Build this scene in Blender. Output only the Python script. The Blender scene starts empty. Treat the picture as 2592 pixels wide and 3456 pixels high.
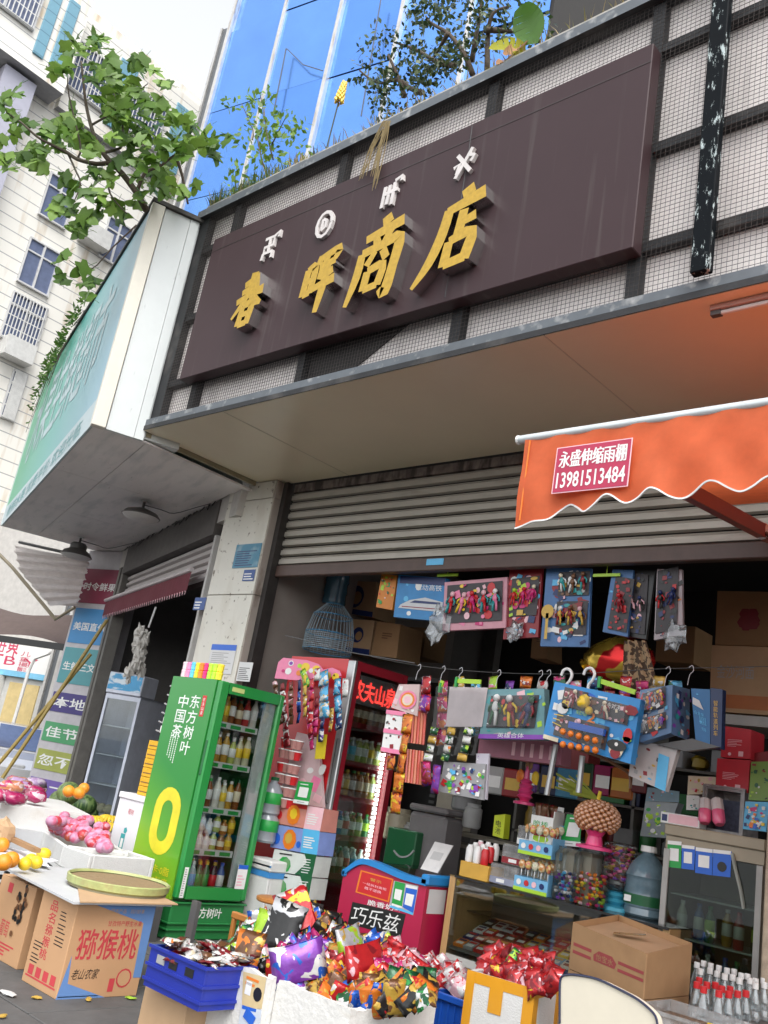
import bpy, math, random
from mathutils import Vector, Matrix, noise
R_ = math.radians
rng = random.Random(7)
S = bpy.context.scene
C = S.collection

# ------------------------------------------------------------------ camera, sky, sun, exposure
HC = 1.5
YAW, PITCH, ROLL = R_(44.672), R_(16.395), R_(9.949)
FPX, PW, PH = 3085.5, 2592, 3456
_h = Vector((-math.sin(YAW), math.cos(YAW), 0))
FW = (_h * math.cos(PITCH) + Vector((0, 0, math.sin(PITCH)))).normalized()
_r = FW.cross(Vector((0, 0, 1))).normalized()
_u = _r.cross(FW)
RT = _r * math.cos(ROLL) + _u * math.sin(ROLL)
UP = -_r * math.sin(ROLL) + _u * math.cos(ROLL)
CAM = Vector((0, 0, HC))
cd = bpy.data.cameras.new('camera')
cam = bpy.data.objects.new('camera', cd)
C.objects.link(cam)
cd.sensor_fit = 'VERTICAL'; cd.sensor_height = 36; cd.lens = FPX / PH * 36
cd.clip_start = 0.05; cd.clip_end = 3000
_m = Matrix((RT, UP, -FW)).transposed().to_4x4(); _m.translation = CAM
cam.matrix_world = _m
S.camera = cam

SUN_EL, SUN_AZ = R_(55), R_(128)      # high, diffused behind cloud, from the street side
W = bpy.data.worlds.new('World'); S.world = W; W.use_nodes = True
nt = W.node_tree; nt.nodes.clear()
sky = nt.nodes.new('ShaderNodeTexSky'); sky.sky_type = 'NISHITA'; sky.sun_disc = False
sky.sun_elevation = SUN_EL; sky.sun_rotation = SUN_AZ; sky.air_density = 1.0; sky.dust_density = 2.0; sky.ozone_density = 1.0
hs = nt.nodes.new('ShaderNodeHueSaturation'); hs.inputs['Saturation'].default_value = 0.14
bg = nt.nodes.new('ShaderNodeBackground'); bg.inputs['Strength'].default_value = 0.15
ow = nt.nodes.new('ShaderNodeOutputWorld')
nt.links.new(sky.outputs[0], hs.inputs['Color']); nt.links.new(hs.outputs[0], bg.inputs[0]); nt.links.new(bg.outputs[0], ow.inputs[0])
sl = bpy.data.lights.new('sun', 'SUN'); sl.energy = 0.7; sl.angle = R_(40); sl.color = (1.0, 0.97, 0.93)
so = bpy.data.objects.new('sun', sl); C.objects.link(so)
_d = Vector((math.sin(SUN_AZ) * math.cos(SUN_EL), math.cos(SUN_AZ) * math.cos(SUN_EL), math.sin(SUN_EL)))
so.rotation_euler = _d.to_track_quat('Z', 'Y').to_euler()
S.view_settings.view_transform = 'Standard'; S.view_settings.look = 'None'
S.view_settings.gamma = 1; S.view_settings.use_curve_mapping = False
S.view_settings.exposure = 1.5
S.render.engine = 'CYCLES'
S.cycles.max_bounces = 6; S.cycles.diffuse_bounces = 4; S.cycles.glossy_bounces = 3
S.cycles.transmission_bounces = 4; S.cycles.transparent_max_bounces = 12
S.cycles.caustics_reflective = False; S.cycles.caustics_refractive = False
S.cycles.use_denoising = True

# ------------------------------------------------------------------ turning photo measurements into places
def view(x0, y0, s): return lambda x, y: (x0 + x / s, y0 + y / s)
vA = view(0, 0, 1.8433); vB = view(600, 0, 1.276); vC = view(1692, 0, 1.8433); vD = view(0, 1100, 1.8433)
vE = view(0, 2250, 1.834); vF = view(500, 1500, 1.8433); vG = view(800, 2150, 2.37); vH = view(1300, 1850, 1.284)
vI = view(1400, 2500, 1.3918); vJ = view(400, 2800, 1.3825); vK = view(1600, 1200, 1.672); v0 = view(0, 0, 0.64005)
vW = view(0, 1800, 3.687); vL = view(1592, 2900, 1.659); vM = view(0, 2600, 3.318); vN = view(1200, 2650, 3.318)
vO = view(1500, 2500, 3.318); vP = view(2000, 2300, 2.802); vQ = view(1800, 2300, 3.318); vR = view(400, 2150, 2.765); vS = view(400, 2700, 2.765)
def ray(p): return RT * ((p[0] - PW / 2) / FPX) - UP * ((p[1] - PH / 2) / FPX) + FW
def onX(p, X): d = ray(p); return CAM + d * (X / d.x)
def onY(p, Y): d = ray(p); return CAM + d * (Y / d.y)
def onZ(p, Z): d = ray(p); return CAM + d * ((Z - HC) / d.z)
def onP(p, o, n): d = ray(p); return CAM + d * ((Vector(o) - CAM).dot(n) / d.dot(n))

# ------------------------------------------------------------------ materials
MATS = {}
def mat(name, col, rough=.6, metal=0., var=.14, scale=7., bump=0., spec=.5, emit=None, es=0., sss=0., coat=0., fine=0.):
 if name in MATS: return MATS[name]
 m = bpy.data.materials.new(name); m.use_nodes = True
 n = m.node_tree.nodes; L = m.node_tree.links
 p = n['Principled BSDF']
 p.inputs['Roughness'].default_value = rough; p.inputs['Metallic'].default_value = metal
 p.inputs['Specular IOR Level'].default_value = spec
 if coat: p.inputs['Coat Weight'].default_value = coat; p.inputs['Coat Roughness'].default_value = .15
 tc = n.new('ShaderNodeTexCoord'); nz = n.new('ShaderNodeTexNoise')
 nz.inputs['Scale'].default_value = scale; nz.inputs['Detail'].default_value = 5; nz.inputs['Roughness'].default_value = .62
 L.new(tc.outputs['Object'], nz.inputs['Vector'])
 mr = n.new('ShaderNodeMapRange'); mr.inputs[1].default_value = .28; mr.inputs[2].default_value = .72
 mr.inputs[3].default_value = 1 - var; mr.inputs[4].default_value = 1 + var * .6
 L.new(nz.outputs['Fac'], mr.inputs[0])
 vm = n.new('ShaderNodeVectorMath'); vm.operation = 'MULTIPLY'; vm.inputs[0].default_value = col[:3]
 L.new(mr.outputs[0], vm.inputs[1]); L.new(vm.outputs[0], p.inputs['Base Color'])
 if bump:
  b = n.new('ShaderNodeBump'); b.inputs['Strength'].default_value = bump; b.inputs['Distance'].default_value = .01
  nz2 = n.new('ShaderNodeTexNoise'); nz2.inputs['Scale'].default_value = fine or scale * 6; nz2.inputs['Detail'].default_value = 4
  L.new(tc.outputs['Object'], nz2.inputs['Vector']); L.new(nz2.outputs['Fac'], b.inputs['Height']); L.new(b.outputs[0], p.inputs['Normal'])
 if emit: p.inputs['Emission Color'].default_value = (*emit, 1); p.inputs['Emission Strength'].default_value = es
 m['c'] = list(col[:3]); MATS[name] = m
 return m
def nodes(m):
 n = m.node_tree.nodes
 return n, m.node_tree.links, n['Principled BSDF']
def basecol(m):
 n, L, p = nodes(m)
 return p.inputs['Base Color'].links[0].from_socket
def stain(m, col, scale=(1.5, 1.5, .25), lo=.55, hi=.75, amt=.8, detail=4, coord='Object'):
 """patchy stain or streaks of another colour, long in the direction with the small scale"""
 n, L, p = nodes(m)
 src = basecol(m)
 tc = n.new('ShaderNodeTexCoord'); mp = n.new('ShaderNodeMapping'); mp.inputs['Scale'].default_value = scale
 L.new(tc.outputs[coord], mp.inputs[0])
 nz = n.new('ShaderNodeTexNoise'); nz.inputs['Scale'].default_value = 3; nz.inputs['Detail'].default_value = detail
 L.new(mp.outputs[0], nz.inputs['Vector'])
 mr = n.new('ShaderNodeMapRange'); mr.inputs[1].default_value = lo; mr.inputs[2].default_value = hi; mr.inputs[3].default_value = 0; mr.inputs[4].default_value = amt
 L.new(nz.outputs['Fac'], mr.inputs[0])
 mx = n.new('ShaderNodeMix'); mx.data_type = 'RGBA'
 L.new(mr.outputs[0], mx.inputs['Factor']); L.new(src, mx.inputs['A']); mx.inputs['B'].default_value = (*col, 1)
 L.new(mx.outputs['Result'], p.inputs['Base Color'])
 return m
def stripes(m, axis, freq, col, duty=.1, bump=0.):
 """thin joints at regular spacing along one object axis"""
 n, L, p = nodes(m); src = basecol(m)
 tc = n.new('ShaderNodeTexCoord'); sx = n.new('ShaderNodeSeparateXYZ'); L.new(tc.outputs['Object'], sx.inputs[0])
 a = n.new('ShaderNodeMath'); a.operation = 'MULTIPLY'; a.inputs[1].default_value = freq; L.new(sx.outputs[axis], a.inputs[0])
 b = n.new('ShaderNodeMath'); b.operation = 'FRACT'; L.new(a.outputs[0], b.inputs[0])
 c = n.new('ShaderNodeMath'); c.operation = 'LESS_THAN'; c.inputs[1].default_value = duty; L.new(b.outputs[0], c.inputs[0])
 mx = n.new('ShaderNodeMix'); mx.data_type = 'RGBA'
 L.new(c.outputs[0], mx.inputs['Factor']); L.new(src, mx.inputs['A']); mx.inputs['B'].default_value = (*col, 1)
 L.new(mx.outputs['Result'], p.inputs['Base Color'])
 return m
def glass(name, tint=(1, 1, 1), refl=.12, rough=.02, haze=0., hazecol=(.8, .8, .8)):
 """a thin clear sheet: it lets light through, reflects more at a slant, may be cloudy"""
 if name in MATS: return MATS[name]
 m = bpy.data.materials.new(name); m.use_nodes = True
 n = m.node_tree.nodes; L = m.node_tree.links; n.clear()
 o = n.new('ShaderNodeOutputMaterial'); t = n.new('ShaderNodeBsdfTransparent'); t.inputs[0].default_value = (*tint, 1)
 g = n.new('ShaderNodeBsdfGlossy'); g.inputs['Roughness'].default_value = rough
 lw = n.new('ShaderNodeLayerWeight'); lw.inputs[0].default_value = .3
 a = n.new('ShaderNodeMath'); a.operation = 'MULTIPLY_ADD'; a.inputs[1].default_value = .6; a.inputs[2].default_value = refl; a.use_clamp = True
 L.new(lw.outputs['Fresnel'], a.inputs[0])
 mx = n.new('ShaderNodeMixShader'); L.new(a.outputs[0], mx.inputs[0])
 src = t.outputs[0]
 if haze:
  d = n.new('ShaderNodeBsdfDiffuse'); d.inputs[0].default_value = (*hazecol, 1)
  tc = n.new('ShaderNodeTexCoord'); nz = n.new('ShaderNodeTexNoise'); nz.inputs['Scale'].default_value = 14; nz.inputs['Detail'].default_value = 5
  L.new(tc.outputs['Object'], nz.inputs['Vector'])
  mr = n.new('ShaderNodeMapRange'); mr.inputs[1].default_value = .3; mr.inputs[2].default_value = .7; mr.inputs[3].default_value = haze * .5; mr.inputs[4].default_value = haze * 1.5
  L.new(nz.outputs['Fac'], mr.inputs[0])
  m2 = n.new('ShaderNodeMixShader'); L.new(mr.outputs[0], m2.inputs[0]); L.new(src, m2.inputs[1]); L.new(d.outputs[0], m2.inputs[2]); src = m2.outputs[0]
 L.new(src, mx.inputs[1]); L.new(g.outputs[0], mx.inputs[2]); L.new(mx.outputs[0], o.inputs[0])
 MATS[name] = m; return m
def cloth(name, col, trans=.4, rough=.8):
 """thin woven or leaf-like sheet that also lets light through"""
 m = mat(name, col, rough, var=.12, scale=9)
 if m.get('cl'): return m
 n, L, p = nodes(m); m['cl'] = 1
 t = n.new('ShaderNodeBsdfTranslucent'); mx = n.new('ShaderNodeMixShader'); mx.inputs[0].default_value = trans
 L.new(basecol(m), t.inputs[0]); o = n['Material Output']
 L.new(p.outputs[0], mx.inputs[1]); L.new(t.outputs[0], mx.inputs[2]); L.new(mx.outputs[0], o.inputs[0])
 return m

# flat print and plastic colours
_P = dict(red=(.55, .02, .025), dred=(.25, .012, .02), orange=(.75, .2, .02), yellow=(.8, .55, .03), lime=(.4, .65, .04), green=(.02, .32, .06),
   dgreen=(.01, .1, .035), teal=(.03, .32, .33), sky=(.1, .45, .75), blue=(.02, .12, .55), navy=(.01, .025, .12), purple=(.22, .05, .4),
   magenta=(.55, .02, .16), pink=(.8, .22, .38), lpink=(.82, .5, .55), cream=(.75, .66, .48), white=(.78, .78, .76), grey=(.35, .35, .35),
   dgrey=(.08, .08, .08), black=(.015, .015, .015), brown=(.16, .07, .03), tan=(.42, .27, .13), gold=(.6, .38, .06), silver=(.55, .56, .58))
def P(c, rough=.35): return mat('print ' + c, _P[c], rough, var=.06, scale=20)
def foil(c): return mat('foil ' + c, _P[c], .25, metal=.35, var=.12, scale=30, bump=.25, fine=60)

def wrapper(c1, c2, c3):
 """printed snack film: soft edged colour patches and a lettered band, with creases"""
 k = 'wrap %s %s %s' % (c1, c2, c3)
 if k in MATS: return MATS[k]
 m = mat(k, tuple(v * .75 for v in _P[c1]), .3, .25, var=.2, scale=30, bump=.3, fine=45, coat=.1)
 n, L, p = nodes(m); src = basecol(m)
 oi = n.new('ShaderNodeObjectInfo'); tc = n.new('ShaderNodeTexCoord'); ad = n.new('ShaderNodeVectorMath'); ad.operation = 'ADD'
 sc = n.new('ShaderNodeVectorMath'); sc.operation = 'SCALE'; sc.inputs[0].default_value = (7, 3, 9); L.new(oi.outputs['Random'], sc.inputs['Scale'])
 L.new(tc.outputs['Object'], ad.inputs[0]); L.new(sc.outputs[0], ad.inputs[1])
 for c, s, lo, hi in ((c2, 16, .555, .57), (c3, 24, .61, .625)):
  nz = n.new('ShaderNodeTexNoise'); nz.inputs['Scale'].default_value = s; nz.inputs['Detail'].default_value = 2.5; nz.inputs['Distortion'].default_value = .6
  L.new(ad.outputs[0], nz.inputs['Vector']); mr = n.new('ShaderNodeMapRange'); mr.inputs[1].default_value = lo; mr.inputs[2].default_value = hi; L.new(nz.outputs['Fac'], mr.inputs[0])
  mx = n.new('ShaderNodeMix'); mx.data_type = 'RGBA'; L.new(mr.outputs[0], mx.inputs['Factor']); L.new(src, mx.inputs['A']); mx.inputs['B'].default_value = (*[v * .75 for v in _P[c]], 1); src = mx.outputs['Result']
 L.new(src, p.inputs['Base Color'])
 return m

# ------------------------------------------------------------------ mesh builder
class B:
 def __init__(s): s.v = []; s.f = []; s.m = []; s.ms = []; s.T = None
 def mi(s, m):
  if m not in s.ms: s.ms.append(m)
  return s.ms.index(m)
 def pts(s, ps):
  i = len(s.v)
  for p in ps:
   p = Vector(p)
   s.v.append(tuple(s.T @ p) if s.T else tuple(p))
  return i
 def face(s, ps, m): i = s.pts(ps); s.f.append(tuple(range(i, i + len(ps)))); s.m.append(s.mi(m)); return s
 def hexa(s, p, m, ms=None):
  """p: four bottom corners then four top corners; ms: materials of bottom, top, sides in turn"""
  i = s.pts(p)
  for k, q in enumerate(((3, 2, 1, 0), (4, 5, 6, 7), (0, 1, 5, 4), (1, 2, 6, 5), (2, 3, 7, 6), (3, 0, 4, 7))):
   s.f.append(tuple(i + a for a in q)); s.m.append(s.mi(ms[k] if ms and ms[k] else m))
  return s
 def box(s, x0, x1, y0, y1, z0, z1, m, ms=None, bev=0):
  if not bev:
   return s.hexa([(x0, y0, z0), (x1, y0, z0), (x1, y1, z0), (x0, y1, z0), (x0, y0, z1), (x1, y0, z1), (x1, y1, z1), (x0, y1, z1)], m, ms)
  c = ((x0 + x1) / 2, (y0 + y1) / 2, (z0 + z1) / 2); h = (abs(x1 - x0) / 2, abs(y1 - y0) / 2, abs(z1 - z0) / 2); b = min(bev, *[a * .9 for a in h])
  idx = {}
  for sx in (-1, 1):
   for sy in (-1, 1):
    for sz in (-1, 1):
     sg = (sx, sy, sz)
     for a in range(3):
      idx[sg, a] = s.pts([tuple(c[k] + sg[k] * (h[k] if k == a else h[k] - b) for k in range(3))])
  M = s.mi(m)
  for a in range(3):
   o = [k for k in range(3) if k != a]
   for sg in (-1, 1):
    q = []
    for u, w in ((-1, -1), (1, -1), (1, 1), (-1, 1)):
     t = [0, 0, 0]; t[a] = sg; t[o[0]] = u; t[o[1]] = w; q.append(idx[tuple(t), a])
    if (sg > 0) == (a == 1): q.reverse()
    s.f.append(tuple(q)); s.m.append(M)
  for a in range(3):                       # edges along axis a
   o = [k for k in range(3) if k != a]
   for u in (-1, 1):
    for w in (-1, 1):
     t = [0, 0, 0]; t[o[0]] = u; t[o[1]] = w
     t[a] = -1; A = tuple(t); t[a] = 1; Bq = tuple(t)
     s.f.append((idx[A, o[0]], idx[Bq, o[0]], idx[Bq, o[1]], idx[A, o[1]])); s.m.append(M)
  for k in [(x, y, z) for x in (-1, 1) for y in (-1, 1) for z in (-1, 1)]:
   s.f.append((idx[k, 0], idx[k, 1], idx[k, 2])); s.m.append(M)
  return s
 def slab(s, o, u, v, t, m, back=None):
  """flat panel: corner o, edges u and v, thickness vector t (towards the back)"""
  o, u, v, t = map(Vector, (o, u, v, t))
  return s.hexa([o + t, o + u + t, o + u + v + t, o + v + t, o, o + u, o + u + v, o + v], back or m, [back or m, m, None, None, None, None])
 def ring(s, c, ax, r, n, ph=0):
  ax = Vector(ax).normalized(); a = ax.orthogonal().normalized(); b = ax.cross(a)
  return s.pts([Vector(c) + (a * math.cos(2 * math.pi * k / n + ph) + b * math.sin(2 * math.pi * k / n + ph)) * r for k in range(n)])
 def tube(s, ps, r, n, m, caps=True):
  ps = [Vector(p) for p in ps]; rs = r if isinstance(r, (list, tuple)) else [r] * len(ps)
  ref = None; rings = []
  for i, p in enumerate(ps):
   d = (ps[min(i + 1, len(ps) - 1)] - ps[max(i - 1, 0)])
   d = d.normalized() if d.length > 1e-9 else Vector((0, 0, 1))
   a = d.orthogonal().normalized() if ref is None else (ref - d * ref.dot(d))
   a = a.normalized() if a.length > 1e-6 else d.orthogonal().normalized(); ref = a; b = d.cross(a)
   rings.append(s.pts([p + (a * math.cos(2 * math.pi * k / n) + b * math.sin(2 * math.pi * k / n)) * rs[i] for k in range(n)]))
  M = s.mi(m)
  for i in range(len(ps) - 1):
   for k in range(n):
    s.f.append((rings[i] + k, rings[i] + (k + 1) % n, rings[i + 1] + (k + 1) % n, rings[i + 1] + k)); s.m.append(M)
  if caps:
   s.f.append(tuple(rings[0] + k for k in reversed(range(n)))); s.m.append(M)
   s.f.append(tuple(rings[-1] + k for k in range(n))); s.m.append(M)
  return s
 def lathe(s, prof, n, m, c=(0, 0, 0), ms=None, sq=None, caps=True):
  """profile of (radius, height) about z; ms: a material per segment"""
  rings = []
  for r, z in prof:
   rings.append(s.pts([(c[0] + r * math.cos(2 * math.pi * k / n), c[1] + r * math.sin(2 * math.pi * k / n) * (sq or 1), c[2] + z) for k in range(n)]))
  for i in range(len(prof) - 1):
   M = s.mi(ms[i] if ms else m)
   for k in range(n):
    s.f.append((rings[i] + k, rings[i] + (k + 1) % n, rings[i + 1] + (k + 1) % n, rings[i + 1] + k)); s.m.append(M)
  if caps: s.f.append(tuple(rings[0] + k for k in reversed(range(n)))); s.m.append(s.mi(ms[0] if ms else m))
  if caps: s.f.append(tuple(rings[-1] + k for k in range(n))); s.m.append(s.mi(ms[-1] if ms else m))
  return s
 def ell(s, c, r, m, n=10, k=7, nz=0., seed=0):
  c = Vector(c); rows = []
  for i in range(1, k):
   t = math.pi * i / k
   row = []
   for j in range(n):
    p = 2 * math.pi * j / n
    d = Vector((math.sin(t) * math.cos(p), math.sin(t) * math.sin(p), math.cos(t)))
    q = 1 + (nz * noise.noise(d * 2.3 + Vector((seed, seed, 0))) if nz else 0)
    row.append(c + Vector((d.x * r[0], d.y * r[1], d.z * r[2])) * q)
   rows.append(s.pts(row))
  top = s.pts([c + Vector((0, 0, r[2]))]); bot = s.pts([c - Vector((0, 0, r[2]))]); M = s.mi(m)
  for j in range(n):
   s.f.append((top, rows[0] + j, rows[0] + (j + 1) % n)); s.m.append(M)
   s.f.append((bot, rows[-1] + (j + 1) % n, rows[-1] + j)); s.m.append(M)
   for i in range(len(rows) - 1):
    s.f.append((rows[i] + j, rows[i + 1] + j, rows[i + 1] + (j + 1) % n, rows[i] + (j + 1) % n)); s.m.append(M)
  return s
 def prism(s, poly, o, u, v, t, m, side=None):
  """2-D outline drawn on the plane (o; u, v), as a plate that goes back by t"""
  o, u, v, t = map(Vector, (o, u, v, t)); n = len(poly)
  a = s.pts([o + u * x + v * y for x, y in poly]); b = s.pts([o + u * x + v * y + t for x, y in poly])
  s.f.append(tuple(range(a, a + n))); s.m.append(s.mi(m))
  s.f.append(tuple(reversed(range(b, b + n)))); s.m.append(s.mi(side or m))
  M = s.mi(side or m)
  for k in range(n):
   s.f.append((a + (k + 1) % n, a + k, b + k, b + (k + 1) % n)); s.m.append(M)
  return s
 def disc(s, o, u, v, r, m, n=10, sy=1.):
  o, u, v = Vector(o), Vector(u).normalized(), Vector(v).normalized()
  return s.face([o + u * r * math.cos(2 * math.pi * k / n) + v * r * sy * math.sin(2 * math.pi * k / n) for k in range(n)], m)
 def add(s, b, M=None):
  i = len(s.v); T = s.T; s.T = None
  for p in b.v: s.v.append(tuple((T @ M if T and M else T or M) @ Vector(p)) if (M or T) else p)
  s.T = T
  mp = [s.mi(m) for m in b.ms]
  for f, m in zip(b.f, b.m): s.f.append(tuple(a + i for a in f)); s.m.append(mp[m])
  return s
 def mesh(s, name, smooth=False):
  if smooth is True:                       # weld the shared corners so that the shading runs on
   ix, nv, mp = {}, [], []
   for p in s.v:
    q = (round(p[0], 5), round(p[1], 5), round(p[2], 5))
    if q not in ix: ix[q] = len(nv); nv.append(p)
    mp.append(ix[q])
   nf, nm = [], []
   for f, m in zip(s.f, s.m):
    g = []
    for a in f:
     if mp[a] not in g: g.append(mp[a])
    if len(g) > 2: nf.append(g); nm.append(m)
   s.v, s.f, s.m = nv, nf, nm
  me = bpy.data.meshes.new(name); me.from_pydata(s.v, [], s.f)
  for m in s.ms: me.materials.append(m)
  me.polygons.foreach_set('material_index', s.m)
  if smooth is True: me.polygons.foreach_set('use_smooth', [True] * len(s.f))
  me.update()
  if smooth == 'auto':
   me.polygons.foreach_set('use_smooth', [True] * len(s.f)); me.set_sharp_from_angle(angle=R_(38))
  return me

def obj(name, b, parent=None, loc=(0, 0, 0), rz=0, rot=None, smooth=False, label=None, kind=None):
 me = b.mesh(name, smooth) if isinstance(b, B) else b
 o = bpy.data.objects.new(name, me); C.objects.link(o)
 o.location = loc; o.rotation_euler = rot or (0, 0, rz)
 if parent: o.parent = parent
 if label: o['label'] = label
 if kind or name == 'print': o['kind'] = kind or 'stuff'
 return o
def tag(o, label, cat, group=None):
 o['label'] = label; o['category'] = cat
 if group: o['group'] = group
 return o
def thing(name, label, cat, loc=(0, 0, 0), rz=0, group=None, rot=None):
 o = bpy.data.objects.new(name, None); C.objects.link(o); o.empty_display_size = .1
 o.location = loc; o.rotation_euler = rot or (0, 0, rz)
 return tag(o, label, cat, group)
def solo(name, label, cat, b, loc=(0, 0, 0), rz=0, group=None, rot=None, smooth=False):
 return tag(obj(name, b, None, loc, rz, rot, smooth), label, cat, group)
def structure(name, b, smooth=False): return obj(name, b, kind='structure', smooth=smooth)
def dup(o, loc=None, rz=None, label=None, rot=None, parent=None):
 c = o.copy(); C.objects.link(c)
 if parent: c.parent = parent
 if loc is not None: c.location = loc
 if rz is not None: c.rotation_euler = (0, 0, rz)
 if rot is not None: c.rotation_euler = rot
 if label: c['label'] = label
 for k in list(o.children): dup(k, parent=c)
 return c

# ------------------------------------------------------------------ lettering
_TX = {}
def glyphs(txt, bold=0., shear=0., space=1., width=1.):
 key = (txt, bold, shear, space)
 if key not in _TX:
  cu = bpy.data.curves.new('lettering', 'FONT'); cu.body = txt; cu.size = 1; cu.offset = bold; cu.shear = shear
  cu.space_character = space; cu.resolution_u = 2; cu.align_x = 'LEFT'
  o = bpy.data.objects.new('lettering', cu); C.objects.link(o)
  dg = bpy.context.evaluated_depsgraph_get()
  me = bpy.data.meshes.new_from_object(o.evaluated_get(dg))
  vs = [v.co.copy() for v in me.vertices]; fs = [tuple(p.vertices) for p in me.polygons]
  bpy.data.objects.remove(o); bpy.data.curves.remove(cu); bpy.data.meshes.remove(me)
  _TX[key] = (vs, fs)
 return _TX[key]
def lettering(b, txt, o, u, v, m, w=None, h=None, bold=0., shear=0., vertical=False):
 """flat print: text fitted into the box with lower left corner o and edges u (width) and v (height)"""
 o, u, v = Vector(o), Vector(u), Vector(v)
 if vertical:
  n = len(txt)
  for i, ch in enumerate(txt):
   lettering(b, ch, o + v * ((n - 1 - i) / n), u, v * (.88 / n), m, bold=bold, shear=shear)
  return b
 vs, fs = glyphs(txt, bold, shear)
 if not vs: return b
 x0 = min(p.x for p in vs); x1 = max(p.x for p in vs); y0 = min(p.y for p in vs); y1 = max(p.y for p in vs)
 i = b.pts([o + u * ((p.x - x0) / max(x1 - x0, .01)) + v * ((p.y - y0) / max(y1 - y0, .01)) for p in vs])
 M = b.mi(m)
 for f in fs: b.f.append(tuple(a + i for a in f)); b.m.append(M)
 return b
def busy(b, o, u, v, n, pal, r, step=.0004, size=(.06, .22), nrm=None):
 """small printed shapes (bars, dots, blobs) scattered over a panel"""
 o, u, v = Vector(o), Vector(u), Vector(v); N = nrm or u.cross(v).normalized()
 ul, vl = u.length, v.length; q = min(ul, vl)
 for k in range(n):
  c = P(r.choice(pal)); s1 = r.uniform(*size) * q; s2 = s1 * r.uniform(.35, 1.3)
  x = r.uniform(s1 / 2, max(ul - s1 / 2, s1 / 2 + 1e-4)); y = r.uniform(s2 / 2, max(vl - s2 / 2, s2 / 2 + 1e-4))
  cen = o + u / ul * x + v / vl * y + N * (.0012 + step * k)
  U, Vv = u.normalized(), v.normalized()
  if r.random() < .5: b.disc(cen, U, Vv, s1 / 2, c, 9, s2 / s1)
  else:
   a = r.uniform(-.5, .5); U2 = U * math.cos(a) + Vv * math.sin(a); V2 = Vv * math.cos(a) - U * math.sin(a)
   b.face([cen - U2 * s1 / 2 - V2 * s2 / 2, cen + U2 * s1 / 2 - V2 * s2 / 2, cen + U2 * s1 / 2 + V2 * s2 / 2, cen - U2 * s1 / 2 + V2 * s2 / 2], c)
 return b
def lines(b, o, u, v, n, m, r=None, fill=.5):
 """rows of small print too fine to read"""
 o, u, v = Vector(o), Vector(u), Vector(v); r = r or rng
 for k in range(n):
  w = r.uniform(.55, 1.); y0 = (k + .25) / n
  b.face([o + v * y0, o + u * w + v * y0, o + u * w + v * (y0 + fill / n), o + v * (y0 + fill / n)], m)
 return b

# ================================================================== GROUND
m_ground = mat('asphalt', (.06, .06, .062), .85, var=.3, scale=3, bump=.4)
b = B(); b.face([(-600, -600, -.012), (600, -600, -.012), (600, 600, -.012), (-600, 600, -.012)], m_ground)
structure('ground', b)
m_pav = stain(mat('paving stone', (.092, .09, .088), .8, var=.25, scale=4, bump=.35), (.06, .058, .055), (1, 1, 1), .5, .75, .7)
pav = structure('pavement', B().box(-16, 4, 1.2, 14, -.1, -.008, mat('mortar', (.05, .05, .05), .9)))
r = random.Random(3)
for i in range(10):
 for j in range(6):
  x, y = -9 + i * .8 + (.4 if j % 2 else 0), 1.4 + j * .8
  obj('paving_slab', B().box(.004, .796, .004, .796, -.03, 0, m_pav, bev=.004), pav, (x, y, r.uniform(-.0015, .0015)))

# ================================================================== THE SHOP BUILDING
FY, SZ, FT = 4.515, 4.5, 7.1        # fascia plane, soffit height, fascia top
shop = thing('shop_building', 'small general shop with beige soffit and meshed fascia above a half raised shutter', 'building', (0, 0, 0))
m_beige = stain(mat('fascia panel', (.80, .74, .71), .55, var=.08, scale=2), (.30, .27, .25), (2, 2, .3), .55, .8, .5)
m_soff = mat('cream soffit', (.78, .71, .53), .3, var=.05, scale=1.2)
m_black = stain(mat('black steel', (.018, .019, .021), .7, var=.3, scale=10, bump=.2), (.12, .11, .10), (1, 1, 1), .55, .75, .6)
m_rail = stain(mat('grey rail', (.10, .115, .13), .5, var=.2, scale=6), (.5, .5, .48), (3, 3, 3), .56, .74, .6)
m_wire = mat('rusty wire', (.07, .06, .055), .7)
XL, XR = -8.0, 2.2
colX = [-8.0, -7.35] + [onY(p, FY).x for p in ((1156, 564), (1662, 329), (2218, 120))]
colX = colX + [colX[-1] + 1.35, colX[-1] + 2.7, XR]
rowZ = [SZ + .12] + sorted(onY(vC(1150, y), FY).z for y in (230, 840, 1455)) + [FT - .08]
for i in range(len(colX) - 1):
 for j in range(len(rowZ) - 1):
  if rowZ[j + 1] - rowZ[j] < .1: continue
  obj('backing_panel', B().box(colX[i] + .004, colX[i + 1] - .004, FY + .08, FY + .12, rowZ[j] + .004, rowZ[j + 1] - .004, m_beige), shop)
for x in colX[1:-1]: obj('frame_post', B().box(x - .045, x + .045, FY + .0, FY + .12, SZ + .125, FT - .095, m_black), shop)
obj('frame_post', B().box(XL, XL + .16, FY - .01, FY + .125, SZ + .125, FT - .095, m_black), shop)
for z in rowZ[1:-1]:
 for i in range(len(colX) - 1):
  obj('frame_rail', B().box(colX[i] + (.165 if i == 0 else .05), colX[i + 1] - .05, FY + .005, FY + .079, z - .035, z + .035, m_black), shop)
obj('fascia_sill', B().box(XL - .02, XR, FY - .05, FY + .17, SZ + .005, SZ + .12, m_rail, [m_black, None, None, None, None, None]), shop)
obj('sill_flange', B().box(XL - .02, XR, FY - .056, FY - .051, SZ + .002, SZ + .05, m_black), shop)
obj('top_rail', B().box(XL - .02, XR, FY - .06, FY + .17, FT - .09, FT, m_rail, [m_black, None, None, None, None, None]), shop)
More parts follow.
